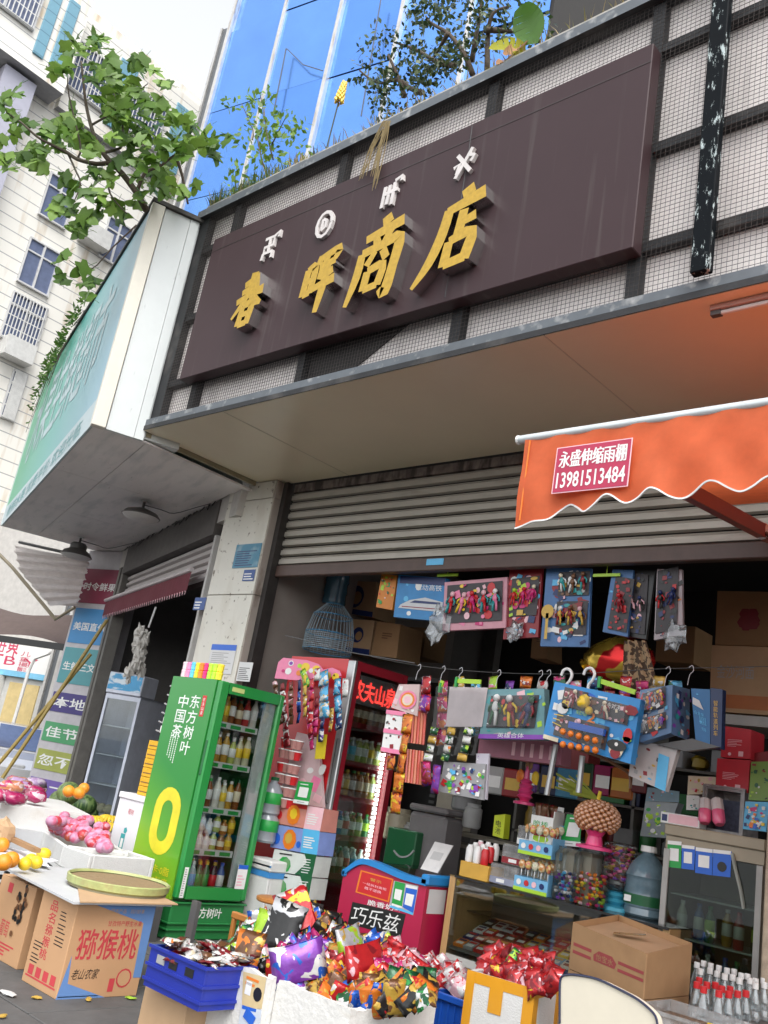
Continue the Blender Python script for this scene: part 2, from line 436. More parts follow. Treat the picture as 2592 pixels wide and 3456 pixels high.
# welded wire mesh in front of the fascia
b = B(); pit = .033; t = .0006
for k in range(int((XR - XL - .16) / pit) + 1):
 x = XL + .16 + k * pit; b.box(x - t, x + t, FY - .006, FY - .002, SZ + .12, FT - .09, m_wire)
for k in range(int((FT - .09 - SZ - .12) / pit) + 1):
 z = SZ + .13 + k * pit; b.box(XL + .16, XR, FY - .0115, FY - .0075, z - t, z + t, m_wire)
obj('wire_mesh', b, shop, kind='stuff')
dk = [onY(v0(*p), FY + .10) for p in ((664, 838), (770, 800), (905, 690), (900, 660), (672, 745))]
obj('dark_wedge', B().prism([(p.x, p.z) for p in dk], (0, FY + .065, 0), (1, 0, 0), (0, 0, 1), (0, .012, 0), mat('dark interior', (.03, .028, .027), .9)), shop)  # thin dark wedge-shaped plate set just in front of the backing panels
# soffit sheets, each a panel with a thin joint
sx = [XL]
for p in ((972, 1500), (1917, 1200)): sx.append(onZ(p, SZ).x)
sx += [sx[-1] + 2.0, XR]
for a, c in zip(sx, sx[1:]):
 obj('soffit_panel', B().box(a + .004, c - .004, FY - .045, 6.16, SZ, SZ + .02, m_soff), shop)
obj('soffit_trim', B().box(XL - .03, XL + .0, FY + .0, 5.99, SZ - .05, SZ + .02, mat('soffit edge', (.3, .27, .18), .5)), shop)
for a in sx[1:-1]: obj('soffit_joint', B().box(a - .004, a + .004, FY - .04, 6.15, SZ - .003, SZ + .001, mat('joint strip', (.62, .58, .45), .4)), shop)
# planter on top of the canopy
m_curb = stain(mat('old concrete', (.42, .40, .36), .9, var=.25, scale=5, bump=.5), (.12, .13, .08), (1, 1, .5), .5, .7, .8)
obj('planter_curb', B().box(XL - .02, XR, FY + .02, FY + .2, FT + .003, FT + .13, m_curb, bev=.015), shop)
obj('planter_soil', B().box(XL, XR, FY + .2, FY + 1.1, FT - .1, FT + .08, mat('soil', (.07, .05, .03), .95)), shop)
obj('planter_back', B().box(XL, XR, FY + 1.1, FY + 1.25, FT - .1, FT + .2, m_curb), shop)
# pillar of white panels
m_white = stain(stain(mat('white wall panel', (.64, .62, .55), .45, var=.06, scale=2), (.10, .07, .045), (5, 5, 4), .61, .68, .9, 9), (.35, .29, .2), (1, 1, .4), .55, .8, .5)
m_tan = stain(mat('pinkish wall', (.42, .37, .33), .6, var=.08, scale=2), (.16, .11, .08), (2, 2, .8), .62, .74, .8, 7)
pil = obj('pillar', B().box(-8.43, -7.66, 6.015, 6.55, 0, SZ - .004, m_tan), shop)
zj = onY(vF(480, 935), 6.0).z
zt = onY(vF(780, 330), 6.0).z
for a, c in ((.0, .9), (.9, zj), (zj, zt), (zt, SZ - .01)):
 x1 = -7.655 if c < SZ - .02 else -7.67
 obj('wall_panel', B().box(-8.45, x1, 6.0, 6.013, a + .006, c - .006, m_white), pil)
 obj('wall_panel', B().box(-7.657, -7.645, 6.014, 6.17, a + .006, c - .006, m_tan), pil)
# jamb and shutter
m_jamb = mat('dark jamb', (.035, .03, .028), .5, var=.3)
obj('shutter_guide', B().box(-7.64, -7.57, 6.1, 6.24, .15, SZ - .01, m_jamb), shop)
m_slat = stain(mat('galvanised slat', (.42, .39, .34), .5, metal=.25, var=.1, scale=3), (.16, .13, .1), (.7, 1, 4), .55, .8, .5)
zb0 = 3.56; n = 8; dz = (4.40 - zb0) / n; SX1 = .8
sh = obj('roller_shutter', B().box(-7.57, SX1, 6.245, 6.255, zb0, 4.40, m_jamb), shop)
for k in range(n):
 z = zb0 + k * dz; b = B()
 pf = [(6.225, z + .004), (6.19, z + dz * .14), (6.19, z + dz * .62), (6.215, z + dz * .74), (6.205, z + dz * .86), (6.235, z + dz - .006)]
 for (ya, za), (yb, zb) in zip(pf, pf[1:]): b.face([(-7.57, ya, za), (SX1, ya, za), (SX1, yb, zb), (-7.57, yb, zb)], m_slat)
 obj('shutter_slat', b, sh)
obj('bottom_bar', B().box(-7.57, SX1, 6.17, 6.25, 3.43, 3.555, mat('brown bar', (.085, .05, .04), .45, var=.2), bev=.008), sh)
obj('shutter_box', B().box(-7.57, SX1, 6.2, 6.3, 4.405, SZ - .005, stain(mat('rusty head', (.20, .16, .14), .8, var=.4, scale=12), (.04, .03, .025), (4, 1, 1), .45, .6, .9)), shop)
obj('sticker', B().box(-5.44, -5.24, 6.165, 6.169, 3.48, 3.54, P('sky')), sh)
# inside
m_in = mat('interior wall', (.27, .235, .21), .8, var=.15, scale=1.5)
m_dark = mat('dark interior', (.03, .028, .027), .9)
obj('shop_floor', B().box(-7.64, 1.0, 6.02, 11, .0, .15, mat('floor tile', (.22, .2, .18), .4)), shop)
obj('side_wall', B().box(-7.75, -7.645, 6.26, 11, .15, 4.45, m_in), shop)
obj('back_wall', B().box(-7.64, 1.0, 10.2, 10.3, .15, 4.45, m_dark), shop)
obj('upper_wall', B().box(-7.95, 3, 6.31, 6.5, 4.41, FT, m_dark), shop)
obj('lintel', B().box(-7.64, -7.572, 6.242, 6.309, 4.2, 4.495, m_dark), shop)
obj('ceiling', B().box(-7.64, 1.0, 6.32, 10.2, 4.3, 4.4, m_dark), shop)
xr = onY(vI(1640, 700), 6.0).x
m_st = stain(mat('tan stone', (.42, .34, .25), .7, var=.3, scale=14, bump=.3), (.2, .14, .09), (1, 1, 1), .5, .7, .6)
obj('end_pillar', B().box(xr, xr + .9, 6.0, 6.6, 0, 3.4, m_st, bev=.01), shop)
obj('side_wall', B().box(xr + .9, 3, 6.3, 6.45, 0, 4.4, m_in), shop)

# ------------------------------------------------------------------ name board with raised letters
m_brown = stain(mat('brown sheet', (.046, .026, .029), .5, var=.06, scale=2, spec=.22), (.10, .085, .08), (5, 1, .22), .58, .8, .5)
sb = thing('name_board', 'long dark brown shop name board with raised gold brush letters', 'sign', (0, 0, 0))
SY = FY - .13
q = [onY(p, SY) for p in ((715, 808), (614, 1281), (2137, 830), (2203, 150.5))]
bx0, bx1 = (q[0].x + q[1].x) / 2, (q[2].x + q[3].x) / 2; bz0, bz1 = (q[1].z + q[2].z) / 2, (q[0].z + q[3].z) / 2
obj('board', B().box(bx0, bx1, SY, FY - .013, bz0, bz1, m_brown, bev=.006), sb)
obj('board_seam', B().box(bx0 + .01, bx1 - .004, SY - .0025, SY + .001, bz1 - .16, bz1 - .15, mat('seam', (.03, .018, .018), .5)), sb)
m_gold = mat('gold leaf face', (.50, .31, .03), .35, metal=.25, var=.2, scale=25)
m_chrome = mat('polished steel edge', (.75, .74, .72), .12, metal=1., var=.05)
m_alu = mat('white acrylic', (.62, .58, .56), .4)
def brush(b, strokes, o, w, h, depth, face, side, base=.09, slant=.0):
 """strokes: lists of (x, y, thickness) in a unit square, y up; each is one tapered brush mark"""
 k = 0
 for st in strokes:
  L, Rr = [], []
  for i, (x, y, t) in enumerate(st):
   x2, y2, _ = st[min(i + 1, len(st) - 1)]; x1, y1, _ = st[max(i - 1, 0)]
   d = Vector(((x2 - x1) * w, (y2 - y1) * h)); d = d.normalized() if d.length else Vector((1, 0)); nn = Vector((-d.y, d.x)) * base * t / 2
   px, py = (x + slant * y) * w, y * h
   L.append((px + nn.x, py + nn.y)); Rr.append((px - nn.x, py - nn.y))
  poly = L + Rr[::-1]
  n = len(L); e = -.0004 * k; k += 1
  for i in range(n - 1):
   pq = [L[i], Rr[i], Rr[i + 1], L[i + 1]]
   b.face([Vector(o) + Vector((x, -depth + e, y)) for x, y in pq], face)
  for i in range(len(poly)):
   (xa, ya), (xb, yb) = poly[i], poly[(i + 1) % len(poly)]
   b.face([Vector(o) + Vector((xa, -depth + e, ya)), Vector(o) + Vector((xb, -depth + e, yb)), Vector(o) + Vector((xb, 0, yb)), Vector(o) + Vector((xa, 0, ya))], side)
 return b
def sm(pts, n=3):
 """smooth a stroke (Catmull-Rom)"""
 out = []
 for i in range(len(pts) - 1):
  p0, p1, p2, p3 = pts[max(i - 1, 0)], pts[i], pts[i + 1], pts[min(i + 2, len(pts) - 1)]
  for k in range(n):
   t = k / n
   out.append(tuple(.5 * (2 * b_ + (c_ - a_) * t + (2 * a_ - 5 * b_ + 4 * c_ - d_) * t * t + (3 * b_ - a_ - 3 * c_ + d_) * t ** 3) for a_, b_, c_, d_ in zip(p0, p1, p2, p3)))
 out.append(pts[-1]); return out
CH = {
 'chun': [[(.22, .80, .8), (.72, .90, 1.)], [(.18, .66, .7), (.78, .76, 1.)], [(.05, .50, .8), (.5, .58, .8), (.98, .62, 1.2)],
   [(.52, 1.0, 1.2), (.48, .75, 1.), (.35, .5, .9), (.0, .2, .4)], [(.55, .58, .8), (.75, .44, 1.2), (1.0, .36, .5)],
   [(.36, .38, .9), (.32, .02, 1.)], [(.36, .38, .8), (.68, .40, 1.1), (.64, .02, 1.)], [(.38, .22, .7), (.62, .23, .7)], [(.34, .04, .8), (.64, .05, .8)]],
 'hui': [[(.06, .74, 1.), (.04, .28, 1.)], [(.06, .72, .9), (.28, .76, 1.), (.26, .30, 1.)], [(.08, .52, .7), (.26, .54, .7)], [(.05, .30, .8), (.26, .32, .8)],
   [(.40, .92, .7), (.38, .76, 1.)], [(.40, .86, .8), (.95, .95, 1.), (.86, .78, .7)], [(.42, .70, .8), (.90, .76, .9)], [(.66, .92, .8), (.5, .54, .9), (.88, .60, .9)],
   [(.36, .36, .8), (.98, .44, 1.1)], [(.70, .70, .9), (.66, .3, 1.1), (.6, -.08, .7)]],
 'shang': [[(.50, 1.02, 1.), (.58, .90, 1.2)], [(.14, .78, .8), (.92, .88, 1.1)], [(.36, .78, .7), (.42, .68, .9)], [(.68, .82, .9), (.58, .68, .7)],
   [(.12, .60, .9), (.10, .3, 1.), (-.02, -.04, .5)], [(.12, .60, .9), (.55, .64, .9), (.90, .66, 1.2), (.88, .30, 1.1), (.82, .0, 1.2), (.68, .06, .5)],
   [(.42, .58, .6), (.28, .42, .8)], [(.58, .58, .8), (.70, .44, .8)], [(.34, .34, .9), (.32, .10, .9)], [(.34, .34, .8), (.66, .37, .9), (.62, .12, .9)], [(.33, .11, .7), (.62, .13, .7)]],
 'dian': [[(.58, 1.02, 1.2), (.66, .90, 1.2)], [(.26, .78, .8), (.96, .88, 1.2)], [(.30, .80, 1.), (.24, .50, 1.1), (.08, .18, 1.), (-.18, -.08, .4)],
   [(.60, .74, .9), (.57, .40, 1.)], [(.60, .58, .7), (.86, .62, .9)], [(.42, .38, .9), (.40, .08, 1.)], [(.42, .38, .8), (.84, .42, 1.1), (.78, .10, 1.1)], [(.40, .10, .8), (.80, .13, .9)]],
}
for key, (tl, br) in dict(chun=((882, 905), (790, 1115)), hui=((1130, 825), (1020, 1060)), shang=((1320, 700), (1225, 1015)), dian=((1585, 605), (1480, 935))).items():
 pa = onY(tl, SY - .10); pb = onY(br, SY - .10)
 zc0, zc1 = pb.z + .02, pa.z
 xc = (pa.x + pb.x) / 2
 h = (zc1 - zc0) * (.9 if key in ('shang', 'dian') else .96); w = h * .70
 bb = B(); brush(bb, [sm(st) for st in CH[key]], (xc - w * .5, SY - .0, zc0), w, h, .10, m_gold, m_chrome, base=.095 if key in ('shang', 'dian') else .084, slant=.06)
 obj('gold_letter', bb, sb)
Y4 = [  # small white script signs above the letters
 ((580, 535), [[(.1, 1, 1), (.8, 1, 1), (.8, .6, 1), (.15, .6, 1), (.15, .3, 1), (.8, .3, 1), (.8, 0, 1)], [(.5, 1, 1), (.5, .3, 1)], [(.8, 1, 1), (1.15, 1.15, 1), (1.1, .9, 1)], [(.15, .3, 1), (.1, 0, 1)]]),
 ((700, 483), [[(.5 + .5 * math.cos(a * .524), .5 + .55 * math.sin(a * .524), 1) for a in range(13)], [(.38, .75, 1), (.38, .25, 1)], [(.38, .75, 1), (.62, .65, 1), (.62, .35, 1), (.38, .25, 1)]]),
 ((843, 417), [[(.12, .9, 1), (.08, 0, 1)], [(.4, .9, 1), (.36, .08, 1)], [(.68, .95, 1), (.66, 0, 1)], [(.12, .55, 1), (.9, .6, 1)], [(.68, 1., 1), (1.05, 1.1, 1), (1.05, .9, 1)]]),
 ((1002, 352), [[(.1, .95, 1), (.9, .1, 1)], [(.85, 1.05, 1), (.15, 0, 1)], [(.0, .45, 1), (.28, .55, 1), (.2, .15, 1)], [(.72, .8, 1), (1.0, .7, 1), (.85, .5, 1)]]),
]
for (dx, dy), st in Y4:
 c = onY(v0(dx, dy), SY - .035); bb = B()
 brush(bb, st, (c.x - .10, SY, c.z - .115), .19, .23, .03, m_alu, m_alu, base=.034)
 obj('script_letter', bb, sb)
# black post with peeling paint
px = onY((2408, 480), FY - .07).x
m_peel = stain(mat('peeling black paint', (.004, .006, .008), .6, var=.2, spec=.08), (.50, .58, .58), (6, 6, 1.8), .565, .585, .9, 12)
for q_ in m_peel.node_tree.nodes:
 if q_.type == 'TEX_NOISE' and q_.inputs['Scale'].default_value == 3: q_.inputs['Roughness'].default_value = .78
solo('square_post', 'square black steel post with flaking paint standing in front of the wire mesh', 'post',
  B().box(px - .058, px + .058, FY - .13, FY - .066, SZ + .13, FT + .9, m_peel, bev=.006))
solo('black_cable', 'thin black cable hanging straight down across the brown name board', 'cable',
  B().tube([onY(vB(1268, 540), SY - .02), onY(vB(1255, 640), SY - .02), onY(vB(1180, 1110), SY - .02), onY(vB(1150, 1280), SY - .02)], .0035, 5, P('black')))

# ================================================================== rotated fronts
class Front:
 """an upright plane through o whose right-hand direction is turned by rz; (x, y, z) with y going back"""
 def __init__(s, o, rz):
  s.o = Vector((o[0], o[1], 0)); s.rz = rz; s.u = Vector((math.cos(rz), math.sin(rz), 0)); s.b = Vector((-math.sin(rz), math.cos(rz), 0))
 def at(s, p, y=0.):
  P_ = onP(p, s.o + s.b * y, s.b); d = P_ - s.o
  return Vector((d.dot(s.u), y, P_.z))
 def w(s, x, y, z): return s.o + s.u * x + s.b * y + Vector((0, 0, z))
 def loc(s, P_): d = Vector(P_) - s.o; return Vector((d.dot(s.u), d.dot(s.b), P_[2]))

# ================================================================== THE FRUIT SHOP NEXT DOOR
LF = Front((-8.45, 6.0), R_(-18))
lshop = thing('fruit_shop_building', 'next door fruit shop with deep pale soffit and half lowered grey shutter', 'building', LF.o, LF.rz)
m_soff2 = stain(stain(mat('grey white soffit', (.82, .78, .76), .5, var=.06, scale=1), (.12, .09, .08), (3, 8, 1), .68, .78, .8, 8), (.36, .40, .39), (.6, 3, 1), .5, .8, .5)
LZ, LT = 4.4, 6.97
def poly_plate(pts, z0, z1, m):
 b = B(); n = len(pts); lo = [(x, y, z0) for x, y in pts]; hi = [(x, y, z1) for x, y in pts]
 b.face(lo[::-1], m); b.face(hi, m)
 for k in range(n): b.face([lo[k], lo[(k + 1) % n], hi[(k + 1) % n], hi[k]], m)
 return b
cA = LF.loc((-8.035, 4.53, 0)); cB = LF.loc((-8.035, 6.0, 0))
# soffit in three sheets with joints
for x0, x1 in ((-5.6, -3.3), (-3.294, -1.2)):
 obj('soffit_panel', B().box(x0, x1, -1.25, .0, LZ, LZ + .02, m_soff2), lshop)
 obj('soffit_panel', B().box(x0, x1, -1.79, -1.256, LZ, LZ + .02, m_soff2), lshop)
obj('soffit_panel', poly_plate([(-1.194, -1.25), (.84, -1.25), (cA.x, cA.y), (cB.x - .03, cB.y), (-.02, 0), (-1.194, 0)], LZ, LZ + .02, m_soff2), lshop)
obj('soffit_panel', B().box(-1.194, .84, -1.79, -1.256, LZ, LZ + .02, m_soff2), lshop)
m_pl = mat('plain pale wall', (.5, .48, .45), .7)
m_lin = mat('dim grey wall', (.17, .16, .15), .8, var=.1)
obj('upper_wall', B().box(-9, .3, .02, .3, 4.1, 7.2, m_pl), lshop)
obj('header', B().box(-4.6, -.33, .0, .12, 3.96, 4.39, mat('dark header', (.10, .09, .085), .7, var=.3)), lshop)
m_slat2 = mat('pinkish slat', (.46, .42, .41), .45, metal=.1, var=.08)
sh2 = obj('roller_shutter', B().box(-4.55, -.33, .15, .16, 3.4, 3.96, m_jamb), lshop)
for k in range(5):
 z = 3.47 + k * .098; b = B()
 pf = [(.14, z), (.10, z + .02), (.10, z + .06), (.135, z + .075), (.135, z + .095)]
 for (ya, za), (yb, zb) in zip(pf, pf[1:]): b.face([(-4.55, ya, za), (-.33, ya, za), (-.33, yb, zb), (-4.55, yb, zb)], m_slat2)
 obj('shutter_slat', b, sh2)
obj('shutter_guide', B().box(-.34, -.27, .03, .17, .0, 3.95, mat('pale guide', (.5, .49, .47), .5)), lshop)
for x in (-4.72, -4.95): obj('door_post', B().box(x, x + .14, .02, .2, 0, 4.1, mat('grey post', (.15, .14, .125), .6, var=.2)), lshop)
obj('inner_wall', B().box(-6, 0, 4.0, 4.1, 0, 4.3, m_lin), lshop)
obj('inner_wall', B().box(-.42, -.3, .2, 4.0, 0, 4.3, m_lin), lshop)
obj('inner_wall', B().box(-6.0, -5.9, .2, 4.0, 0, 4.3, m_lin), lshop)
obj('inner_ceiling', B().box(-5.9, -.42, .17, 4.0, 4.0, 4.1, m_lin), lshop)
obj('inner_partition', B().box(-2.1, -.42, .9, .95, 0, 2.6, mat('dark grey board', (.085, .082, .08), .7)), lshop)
obj('door_leaf', B().box(-1.25, -.9, .5, .56, 0, 3.3, mat('dark red door', (.05, .025, .022), .5)), lshop)
# pelmet with tassels
pel = thing('pelmet', 'maroon cloth pelmet with tassel fringe hanging under the fruit shop shutter', 'awning', LF.o, LF.rz)
m_mar = cloth('maroon cloth', (.17, .03, .045), .15)
a, c = LF.at(vD(625, 1740), .0), LF.at(vD(1210, 1520), .0)
x0, x1, zp = a.x, c.x, (a.z + c.z) / 2
b = B(); N = 40
for k in range(N):
 xa, xb = x0 + (x1 - x0) * k / N, x0 + (x1 - x0) * (k + 1) / N
 ya, yb = -.03 + .008 * math.sin(k * .9), -.03 + .008 * math.sin((k + 1) * .9)
 b.face([(xa, ya, zp - .24), (xb, yb, zp - .24), (xb, -.03, zp), (xa, -.03, zp)], m_mar)
obj('cloth', b, pel)
obj('rail', B().tube([(x0 - .02, -.035, zp + .02), (x1, -.035, zp + .02)], .03, 8, mat('pale rail', (.55, .5, .5), .4)), pel, smooth='auto')
ts = B().tube([(0, -.032, -.235), (.03, -.035, -.29)], [.008, .003], 4, P('lpink')).mesh('tassel')
for k in range(46): obj('tassel', ts, pel, (x0 + (x1 - x0) * (k + .3) / 46, 0, zp))

# sign box
m_teal = mat('teal print', (.10, .36, .40), .35, var=.03)
n_, L_, p_ = nodes(m_teal)
tc = n_.new('ShaderNodeTexCoord'); sx_ = n_.new('ShaderNodeSeparateXYZ'); L_.new(tc.outputs['Object'], sx_.inputs[0])
mr = n_.new('ShaderNodeMapRange'); mr.inputs[1].default_value = -5.2; mr.inputs[2].default_value = .6; L_.new(sx_.outputs[0], mr.inputs[0])
cr = n_.new('ShaderNodeValToRGB'); cr.color_ramp.elements[0].color = (.03, .36, .17, 1); cr.color_ramp.elements[1].color = (.19, .40, .50, 1)
e = cr.color_ramp.elements.new(.5); e.color = (.07, .38, .34, 1)
L_.new(mr.outputs[0], cr.inputs[0]); L_.new(cr.outputs[0], p_.inputs['Base Color'])
m_palew = mat('pale blue print', (.42, .53, .56), .4, var=.04)
m_cream = mat('cream trim', (.66, .63, .54), .4, var=.05)
m_panel = stain(mat('pale grey panel', (.60, .63, .62), .35, var=.03), (.34, .36, .36), (4, 4, 1.2), .68, .74, .6, 6)
tsb = thing('sign_box', 'big teal green fruit shop sign box with worn white lettering and pale end panel', 'sign', LF.o, LF.rz)
obj('face', B().box(-5.6, .83, -1.815, -1.795, LZ + .32, LT - .01, m_teal), tsb)
obj('lower_band', B().box(-5.6, .83, -1.818, -1.795, LZ + .0, LZ + .318, m_palew), tsb)
obj('edge_trim', B().box(.832, .93, -1.83, -1.69, LZ - .01, LT, m_cream, bev=.006), tsb)
obj('end_panel', B().box(.85, .9, -1.68, cA.y - .13, LZ - .005, LT, m_panel), tsb)
obj('end_panel', B().box(.85, .905, cA.y - .126, cA.y - .03, LZ - .005, LT, m_panel), tsb)
obj('end_panel', B().box(.72, .87, cA.y - .028, cA.y + .35, LZ + .03, LT, m_panel), tsb)
obj('top_cover', B().box(-5.62, .94, -1.84, .0, LT + .004, LT + .05, mat('dark cover', (.07, .065, .06), .7, var=.3)), tsb)
obj('end_plate', B().box(-5.63, -5.603, -1.83, 0, LZ, LT, m_panel), tsb)
m_fade = mat('faded white lettering', (.42, .55, .57), .5, var=.2)
b = B(); lettering(b, '水果生鲜超市', (-5.0, -1.819, LZ + .85), (4.9, 0, 0), (0, 0, 1.35), m_fade, bold=.01)
obj('lettering', b, tsb)
b = B(); lettering(b, '新鲜水果 优质平价 欢迎光临', (-5.2, -1.821, LZ + .06), (5.4, 0, 0), (0, 0, .2), P('teal'))
obj('lettering', b, tsb)
# bowl lamps under the soffit
m_lamp = mat('lamp housing', (.09, .085, .08), .4); m_bowl = mat('lamp diffuser', (.62, .60, .58), .4)
for i, (pp, lab) in enumerate(((vD(900, 1090), 'wide flat white bowl lamp under the soffit nearer the white pillar'), (vD(505, 1315), 'bell shaped dark bowl lamp under the soffit beside the hanging white sheet'))):
 g = onZ(pp, LZ)
 t = thing('ceiling_lamp', lab, 'lamp', (g.x, g.y, LZ), 0, 'bowl lamps under the fruit shop soffit')
 obj('stem', B().tube([(0, 0, 0), (0, 0, -.10)], .018, 8, m_lamp), t)
 obj('plate', B().lathe([(.05, 0), (.05, -.015)], 12, m_panel), t)
 if i == 0: obj('housing', B().lathe([(.02, -.09), (.06, -.10), (.2, -.15), (.245, -.20), (.24, -.21)], 24, m_lamp), t, smooth='auto')
 else: obj('housing', B().lathe([(.02, -.09), (.1, -.1), (.13, -.13), (.13, -.2), (.2, -.24), (.245, -.3), (.24, -.31)], 24, m_lamp), t, smooth='auto')
 z = -.205 if i == 0 else -.305
 obj('diffuser', B().lathe([(.238, z), (.2, z - .03), (.1, z - .05), (.01, z - .055)], 24, m_bowl), t, smooth='auto')
 e = LF.w(*(-.6, -.03, LZ - .02)) if i == 0 else LF.w(-3.7, -.03, LZ - .05)
 p0 = Vector((g.x, g.y, LZ - .05)); mid = (p0 + e) / 2 - Vector((0, 0, .12))
 solo('lamp_wire', 'thin grey wire looping from ' + ('the flat bowl lamp to the shutter head' if i == 0 else 'the bell lamp to the sign column'), 'wire',
   B().tube(sm([tuple(p0), tuple(p0.lerp(mid, .6)), tuple(mid), tuple(mid.lerp(e, .6)), tuple(e)]), .006, 5, P('dgrey')))
# bugs and knots of old cable along the soffit edges
b = B(); r = random.Random(5)
for k in range(26):
 x = -4.6 + 4.2 * r.random(); b.tube([(x, -.02, LZ - .01), (x + r.uniform(-.1, .1), -.05, LZ - .05 - r.random() * .06), (x + r.uniform(-.2, .2), -.03, LZ - .03)], .007, 4, P('black'))
obj('cable_bundle', b, lshop, kind='stuff')

# hanging translucent sheet and its pole at the far end of the soffit
m_sheet = cloth('creased white plastic', (.72, .66, .63), .5, .4)
n_, L_, p_ = nodes(m_sheet)
FS = Front(LF.w(-5.3, -.6, 0), R_(22))
cor = [FS.at(p) for p in (vW(175, 150), vW(1120, 330), vW(960, 900), vW(620, 905), vW(250, 470))]
b = B(); N = 14; r = random.Random(2)
top0, top1, bot1, bot0 = cor[0], cor[1], cor[2], cor[3]
def sheet_pt(s, t):
 lf = cor[0].lerp(cor[4], t / .45) if t < .45 else cor[4].lerp(cor[3], (t - .45) / .55)
 q = lf.lerp(cor[1].lerp(cor[2], t), s)
 q.y += .03 * math.sin(t * 42 + s * 3) + .02 * math.sin(t * 90 + s * 7); return q
for i in range(10):
 for j in range(40):
  b.face([sheet_pt(i / 10, j / 40), sheet_pt((i + 1) / 10, j / 40), sheet_pt((i + 1) / 10, (j + 1) / 40), sheet_pt(i / 10, (j + 1) / 40)], m_sheet)
solo('plastic_sheet', 'creased white plastic sheet hanging from the far end of the fruit shop soffit', 'sheet', b, FS.o, FS.rz, smooth=True)
b = B().tube([FS.at(vW(-250, 20), -.05), FS.at(vW(150, 420), -.05), FS.at(vW(690, 1070), -.05), FS.at(vW(930, 920), -.05)], .03, 6, mat('olive pole', (.26, .22, .15), .6))
solo('tent_frame', 'bent olive metal pole in front of the hanging white sheet', 'pole', b, FS.o, FS.rz)
b = B().tube([FS.at(vW(240, 110), -.1), FS.at(vW(860, 250), -.1)], .025, 6, P('dgrey'))
solo('hanging_bar', 'dark bar along the top edge of the hanging white sheet', 'bar', b, FS.o, FS.rz)

# sign column of coloured squares
CF = Front(LF.w(-4.9, .08, 0), R_(14))
tr = CF.at(vW(1545, 425)); tl = CF.at(vW(1085, 400))
col = thing('sign_column', 'tall white column with seven coloured squares of lettering beside the fruit shop', 'sign', CF.o, CF.rz)
cw = tr.x - tl.x; cx0 = tr.x - cw - .03; cx1 = tr.x + .05
obj('column', B().box(cx0, cx1, .0, .4, 0, LZ - .02, mat('light grey column', (.50, .48, .50), .5)), col)
sq = [('dred', '时令鲜果', vW(1090, 440), vW(985, 860)), ('sky', '美国直供', vW(950, 925), vW(850, 1355)), ('teal', '生鲜三文', vW(820, 1410), vW(715, 1850)), ('navy', '本地', vE(325, 150), vE(300, 270)),
  ('green', '佳节', vE(265, 330), vE(245, 450)), ('lime', '忽不', vE(235, 500), vE(210, 625)), ('purple', '到了', vE(190, 675), vE(150, 810))]
for c, tx, pa, pb in sq:
 za, zb = CF.at(pa).z, CF.at(pb).z
 mm = mat('square ' + c, {'sky': (.04, .24, .52), 'teal': (.08, .30, .33), 'dred': (.22, .015, .05), 'navy': (.05, .035, .18), 'green': (.07, .31, .13), 'lime': (.33, .36, .08), 'purple': (.16, .10, .36)}[c], .4, var=.06)
 s_ = obj('square', B().box(cx0 + .05, cx1 - .05, -.012, -.001, zb, za, mm), col)
 b = B(); h = za - zb; l4 = len(tx) == 4
 lettering(b, tx, (cx0 + .1, -.0145, zb + h * (.36 if l4 else .22)), (cx1 - cx0 - .2, 0, 0), (0, 0, h * (.24 if l4 else .55)), P('white'), bold=.015)
 obj('lettering', b, s_)

# ================================================================== FAR BUILDINGS
m_tile = stripes(stain(mat('white tile', (.80, .78, .72), .45, var=.05, scale=.6), (.42, .28, .12), (.9, .9, .12), .55, .74, .75, 5), 2, 2.55, (.36, .36, .36), .08)
m_bl = stripes(mat('blue tile', (.16, .34, .44), .4, var=.05), 2, 2.55, (.09, .2, .27), .08)
m_pane = mat('window glass', (.14, .17, .27), .08, spec=.9); m_frame = mat('white frame', (.6, .6, .6), .4)
m_bar = mat('white bars', (.66, .66, .64), .5)
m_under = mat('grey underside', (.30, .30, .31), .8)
WF = Front((-26, 9), R_(92))
wb = thing('tiled_building', 'tall white tiled residential building with blue strips and rust stains under its windows', 'building', WF.o, WF.rz)
obj('wall', B().box(-9, 16, 0, 9, 0, 23.9, m_tile), wb)
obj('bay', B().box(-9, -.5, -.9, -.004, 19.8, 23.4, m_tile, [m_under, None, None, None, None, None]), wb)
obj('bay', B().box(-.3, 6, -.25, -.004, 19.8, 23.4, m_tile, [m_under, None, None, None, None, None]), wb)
def barred(x0, x1, z0, z1, y, nb, parent, bars=True, tint=None):
 wdw = obj('window', B().box(x0, x1, y - .03, y - .004, z0, z1, tint or m_pane), parent)
 f = .05
 b = B().box(x0 - f, x1 + f, y - .09, y - .031, z1, z1 + f, m_frame).box(x0 - f, x1 + f, y - .12, y - .031, z0 - f, z0, m_frame)
 b.box(x0 - f, x0, y - .09, y - .031, z0, z1, m_frame).box(x1, x1 + f, y - .09, y - .031, z0, z1, m_frame).box((x0 + x1) / 2 - .03, (x0 + x1) / 2 + .03, y - .08, y - .031, z0, z1, m_frame)
 b.box(x0, x1, y - .075, y - .032, z0 + (z1 - z0) * .72, z0 + (z1 - z0) * .72 + .05, m_frame)
 obj('frame', b, wdw)
 if bars:
  b = B()
  for k in range(nb): x = x0 + (x1 - x0) * (k + .5) / nb; b.box(x - .014, x + .014, y - .16, y - .14, z0 - .03, z1 + .03, m_bar)
  for k in range(5): z = z0 + (z1 - z0) * k / 4; b.box(x0 - .03, x1 + .03, y - .138, y - .125, z - .014, z + .014, m_bar)
  obj('bars', b, wdw)
